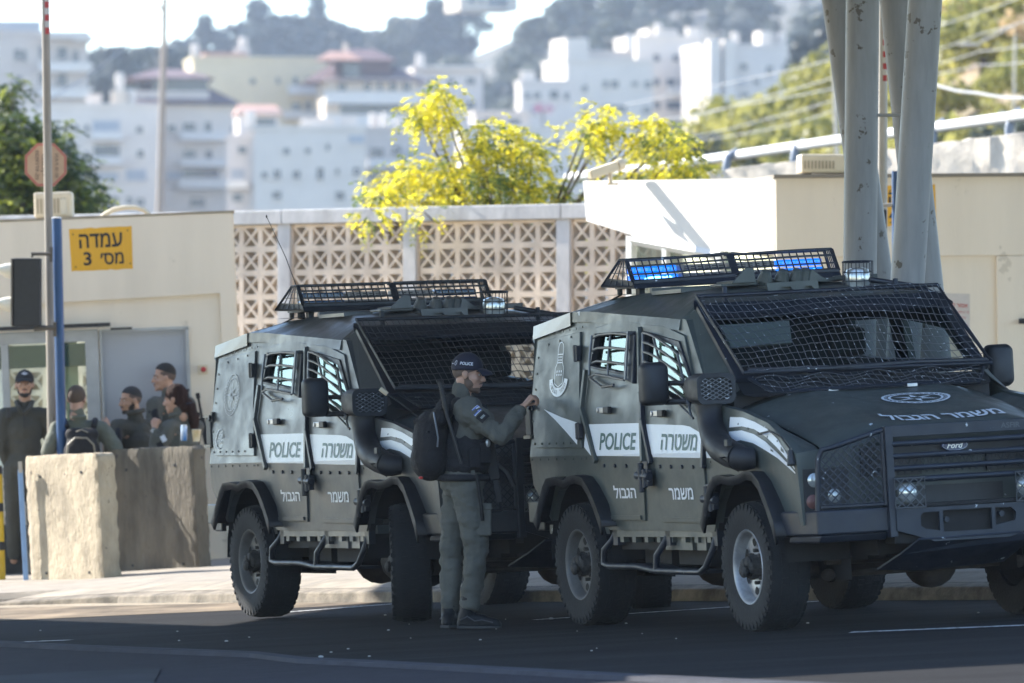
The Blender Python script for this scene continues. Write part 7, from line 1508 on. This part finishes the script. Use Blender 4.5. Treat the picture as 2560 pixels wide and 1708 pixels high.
r2 = empty('rucksack', p0); tag(r2, 'black rucksack on the back of the man seen from behind', 'backpack'); t = MB(); t.ell((.03, -.20, 1.06), (.165, .09, .20), 16); t.ell((.03, -.215, .97), (.165, .095, .16), 16); t.cap((-.06, -.18, 1.23), (.12, -.18, 1.23), .06, .06); fuse(t, 'pack_body', M_pack, r2, .012, 3, .008, 9)
mb = MB(); mb.tube([(-.10, -.27, 1.06), (-.09, -.28, 1.14), (-.03, -.275, 1.20), (.08, -.275, 1.20), (.14, -.27, 1.14), (.155, -.26, 1.04)], .008, 6); mb.tube([(-.02, -.26, 1.255), (.03, -.265, 1.275), (.09, -.26, 1.25)], .006, 6); mb.build('zip', mat('zip_tan', (.25, .22, .17), .5), r2)
mb = MB(); mb.tube([(-.11, -.12, 1.30), (-.14, -.03, 1.36), (-.13, .08, 1.30)], .026, 8); mb.tube([(.13, -.12, 1.30), (.14, -.03, 1.36), (.13, .08, 1.30)], .026, 8); mb.build('shoulder_strap', M_vest, r2, smooth=True)
# 3: bearded, gesturing
d = 64.3; p0 = base(340, d); Mh3 = headM((-.05, -.02, 1.505), R(-148), R(6), 0)
J3 = dict(pelvis=Vector((.03, 0, .80)), chest=Vector((.02, 0, 1.13)), neck=Vector((.0, 0, 1.345)), shR=Vector((-.16, -.08, 1.27)), elR=Vector((-.22, -.15, 1.03)), wrR=Vector((-.235, -.28, 1.20)), shL=Vector((.17, .09, 1.27)), elL=Vector((.20, .06, 1.0)), wrL=Vector((.05, -.1, .9)),
          hipL=Vector((.09, 0, .76)), knL=Vector((.1, 0, .42)), anL=Vector((.1, 0, .1)), hipR=Vector((-.05, 0, .76)), knR=Vector((-.06, 0, .42)), anR=Vector((-.06, 0, .1)), handR=((Vector((-.10, -.3, .9)), Vector((.8, -.4, 0))), dict(curl=(14, 20, 14), spread=.9, thumb=Vector((-.9, .0, .5)))), handL=((Vector((-.8, 0, 0)), Vector((0, 0, 1))), {}), yaw=R(60), wr=.009, nose=1.1)
o3, b3_, k3 = person('person', p0, 'bearded man with cropped black hair gesturing with a raised open hand', J3, M_skin2, M_uni2, M_uni2, M_hair, Mh3, 23.0)
face_bits(o3, Mh3, M_hair, 1.15); beard(o3, Mh3, M_beard, .002)
mb = MB(); shell(mb, (-.016, 0, .040), (.102, .082, .096), lambda ph: 62 + 46 * ((1 - math.cos(ph)) / 2) ** .9, Mh3); mb.build('hair', M_hair, o3, smooth=True); mb = MB(); shell(mb, (-.015, 0, .030), (.0985, .0795, .088), lambda ph: 44 + 90 * ((1 - math.cos(ph)) / 2) ** .55, Mh3); mb.build('shaved_sides', M_fade, o3, smooth=True)
mb = MB(); mb.tube([(-.075, -.09, 1.385), (-.03, -.105, 1.40), (.04, -.075, 1.41), (.07, .0, 1.42)], .022, 8); mb.build('collar', M_uni2, k3, smooth=True); mb = MB(); mb.tube([(-.17, -.10, 1.30), (-.15, -.17, 1.2), (-.13, -.18, 1.05)], .03, 8); mb.build('vest_strap', M_vest, k3, smooth=True)
# 4: tall man looking left
d = 64.8; p0 = base(416, d); Mh4 = headM((-.02, -.02, 1.70), R(-168), R(4), 0)
J4 = dict(pelvis=Vector((.05, 0, .98)), chest=Vector((.04, 0, 1.32)), neck=Vector((.02, 0, 1.545)), shR=Vector((-.10, -.12, 1.46)), elR=Vector((-.12, -.16, 1.18)), wrR=Vector((-.14, -.28, 1.1)), shL=Vector((.19, .10, 1.46)), elL=Vector((.24, .1, 1.2)), wrL=Vector((.1, -.1, 1.1)),
          hipL=Vector((.1, 0, .94)), knL=Vector((.1, 0, .52)), anL=Vector((.1, 0, .1)), hipR=Vector((-.04, 0, .94)), knR=Vector((-.05, 0, .52)), anR=Vector((-.05, 0, .1)), handR=((Vector((-.6, -.4, 0)), Vector((0, 0, 1))), {}), handL=((Vector((-.8, 0, 0)), Vector((0, 0, 1))), {}), yaw=R(55), wr=.009, nose=1.15)
o4, b4_, k4 = person('person', p0, 'tall clean shaven man with short black hair looking left before the grey door', J4, M_skin, M_uni, M_uni2, M_hair, Mh4, 31.0)
face_bits(o4, Mh4, M_hair, 1.2); beard(o4, Mh4, M_stub, .001, True, False, False)
mb = MB(); shell(mb, (-.014, 0, .046), (.103, .083, .099), lambda ph: 60 + 46 * ((1 - math.cos(ph)) / 2) ** .9, Mh4); mb.build('hair', M_hair, o4, smooth=True); mb = MB(); shell(mb, (-.015, 0, .030), (.0985, .0795, .088), lambda ph: 44 + 90 * ((1 - math.cos(ph)) / 2) ** .55, Mh4); mb.build('shaved_sides', M_fade, o4, smooth=True)
mb = MB(); mb.obox((-.09, -.16, 1.33), (1, 0, .4), (0, 1, 0), (-.4, 0, 1), .04, .03, .09); mb.build('vest_pouch', M_vest, k4, bevel=.01); mb = MB(); mb.tube([(-.06, -.1, 1.5), (-.1, -.19, 1.38), (-.06, -.2, 1.2)], .035, 8); mb.build('vest_strap', M_vest, k4, smooth=True)
# 5: woman with a pony tail, hand at her chin
d = 63.5; p0 = base(446, d); Mh5 = headM((-.03, -.02, 1.495), R(165), R(10), 0)
J5 = dict(pelvis=Vector((.04, 0, .82)), chest=Vector((.03, 0, 1.13)), neck=Vector((.0, 0, 1.34)), shL=Vector((-.08, -.12, 1.245)), elL=Vector((-.20, -.16, 1.02)), wrL=Vector((-.205, -.15, 1.235)), shR=Vector((.16, .1, 1.245)), elR=Vector((.1, .2, 1.02)), wrR=Vector((-.1, .1, 1.0)),
          hipL=Vector((.0, -.06, .78)), knL=Vector((.0, 0, .42)), anL=Vector((0, 0, .1)), hipR=Vector((.09, .05, .78)), knR=Vector((.1, 0, .42)), anR=Vector((.1, 0, .1)), handL=((Vector((.12, .02, .9)), Vector((-.5, -.8, 0))), dict(curl=(62, 62, 40), L=.165, side=-1)), handR=((Vector((-.8, 0, 0)), Vector((0, 0, 1))), {}), yaw=R(120), collar=.9, wr=.011)
o5, b5_, k5 = person('person', p0, 'woman with long dark red brown pony tail leaning on the barrier with hand at chin', J5, M_skin, M_uni, M_uni2, M_brown, Mh5, 41.0, thick=.92)
face_bits(o5, Mh5, M_brown, .8)
t = MB(); t.ell(Mh5 @ Vector((-.022, 0, .046)), (.106, .087, .100), 16, Mh5.to_3x3()); t.ell(Mh5 @ Vector((-.04, 0, -.005)), (.078, .080, .085), 14, Mh5.to_3x3()); t.ell(Mh5 @ Vector((-.062, 0, -.07)), (.062, .066, .075), 14, Mh5.to_3x3()); chain(t, [Mh5 @ Vector((-.10, 0, -.02)), Mh5 @ Vector((-.135, -.02, -.09)), Mh5 @ Vector((-.13, -.05, -.20)), Mh5 @ Vector((-.10, -.07, -.33)), Mh5 @ Vector((-.06, -.08, -.43))], [.035, .045, .05, .04, .012]); chain(t, [Mh5 @ Vector((.03, -.078, .0)), Mh5 @ Vector((.03, -.095, -.10)), Mh5 @ Vector((.02, -.10, -.24))], [.014, .010, .004])
cl = MB(); cl.tube([(.0 + .068 * math.cos(a), .064 * math.sin(a), 1.365 + .012 * math.cos(a)) for a in [6.283 * k / 16 for k in range(16)]], .026, 8, True); cl.build('collar', M_uni, k5, smooth=True)
fuse(t, 'hair', M_brown, o5, .009, 2, .008, 40, 0, (1, 1, .3)); mb = MB(); mb.tube([Mh5 @ Vector((-.118 + .035 * math.cos(a), .035 * math.sin(a), -.055)) for a in [6.283 * k / 12 for k in range(12)]], .008, 6, True); mb.build('hair_tie', M_navy, o5)
mb = MB(); mb.tube([Vector((-.205, -.15, 1.215)) + Vector((.034 * math.cos(a), .034 * math.sin(a), 0)) for a in [6.283 * k / 14 for k in range(14)]], .008, 6, True); mb.obox((-.215, -.187, 1.215), (1, .2, 0), (-.2, 1, 0), (0, 0, 1), .016, .006, .018); mb.build('watch', M_chrome, o5)
mb = MB(); mb.obox((-.125, -.215, 1.145), (.5, -.2, -.9), (.3, -1, .3), (.9, 0, .5), .03, .006, .022); mb.build('sleeve_patch', M_tag, k5); mb = MB(); mb.obox((-.155, -.225, 1.085), (.5, -.2, -.9), (.3, -1, .3), (.9, 0, .5), .03, .006, .025); mb.build('dark_patch', M_vest, k5)
# rifles behind them
for i, (ax, ay, bx_, by) in enumerate(((1850, 620, 1832, 480), (1985, 790, 1935, 520))):
    q = lambda x, y: P(x / 3.92, 850 + y / 3.92, 64.6); a, b_ = q(ax, ay), q(bx_, by); o = empty('rifle', a); tag(o, ('black rifle muzzle standing up behind the shoulder of the woman', 'black rifle with its sight block standing up right of the woman')[i], 'rifle'); I = o.matrix_world.inverted()
    mb = MB(); mb.tube([I @ a, I @ b_], .012, 8); mb.build('barrel', M_gun, o); mb = MB(); mb.tube([I @ b_.lerp(a, .2), I @ b_], .020, 10); mb.build('muzzle', M_gun, o); mb = MB(); mb.bar(I @ a.lerp(b_, -.9), I @ a.lerp(b_, .1), .05, .06, (0, 1, 0)); mb.bar(I @ (a.lerp(b_, .12) + Vector((-.03, 0, 0))), I @ (a.lerp(b_, .3) + Vector((-.03, 0, 0))), .03, .03, (0, 1, 0)); mb.build('handguard', M_gun, o, bevel=.006)
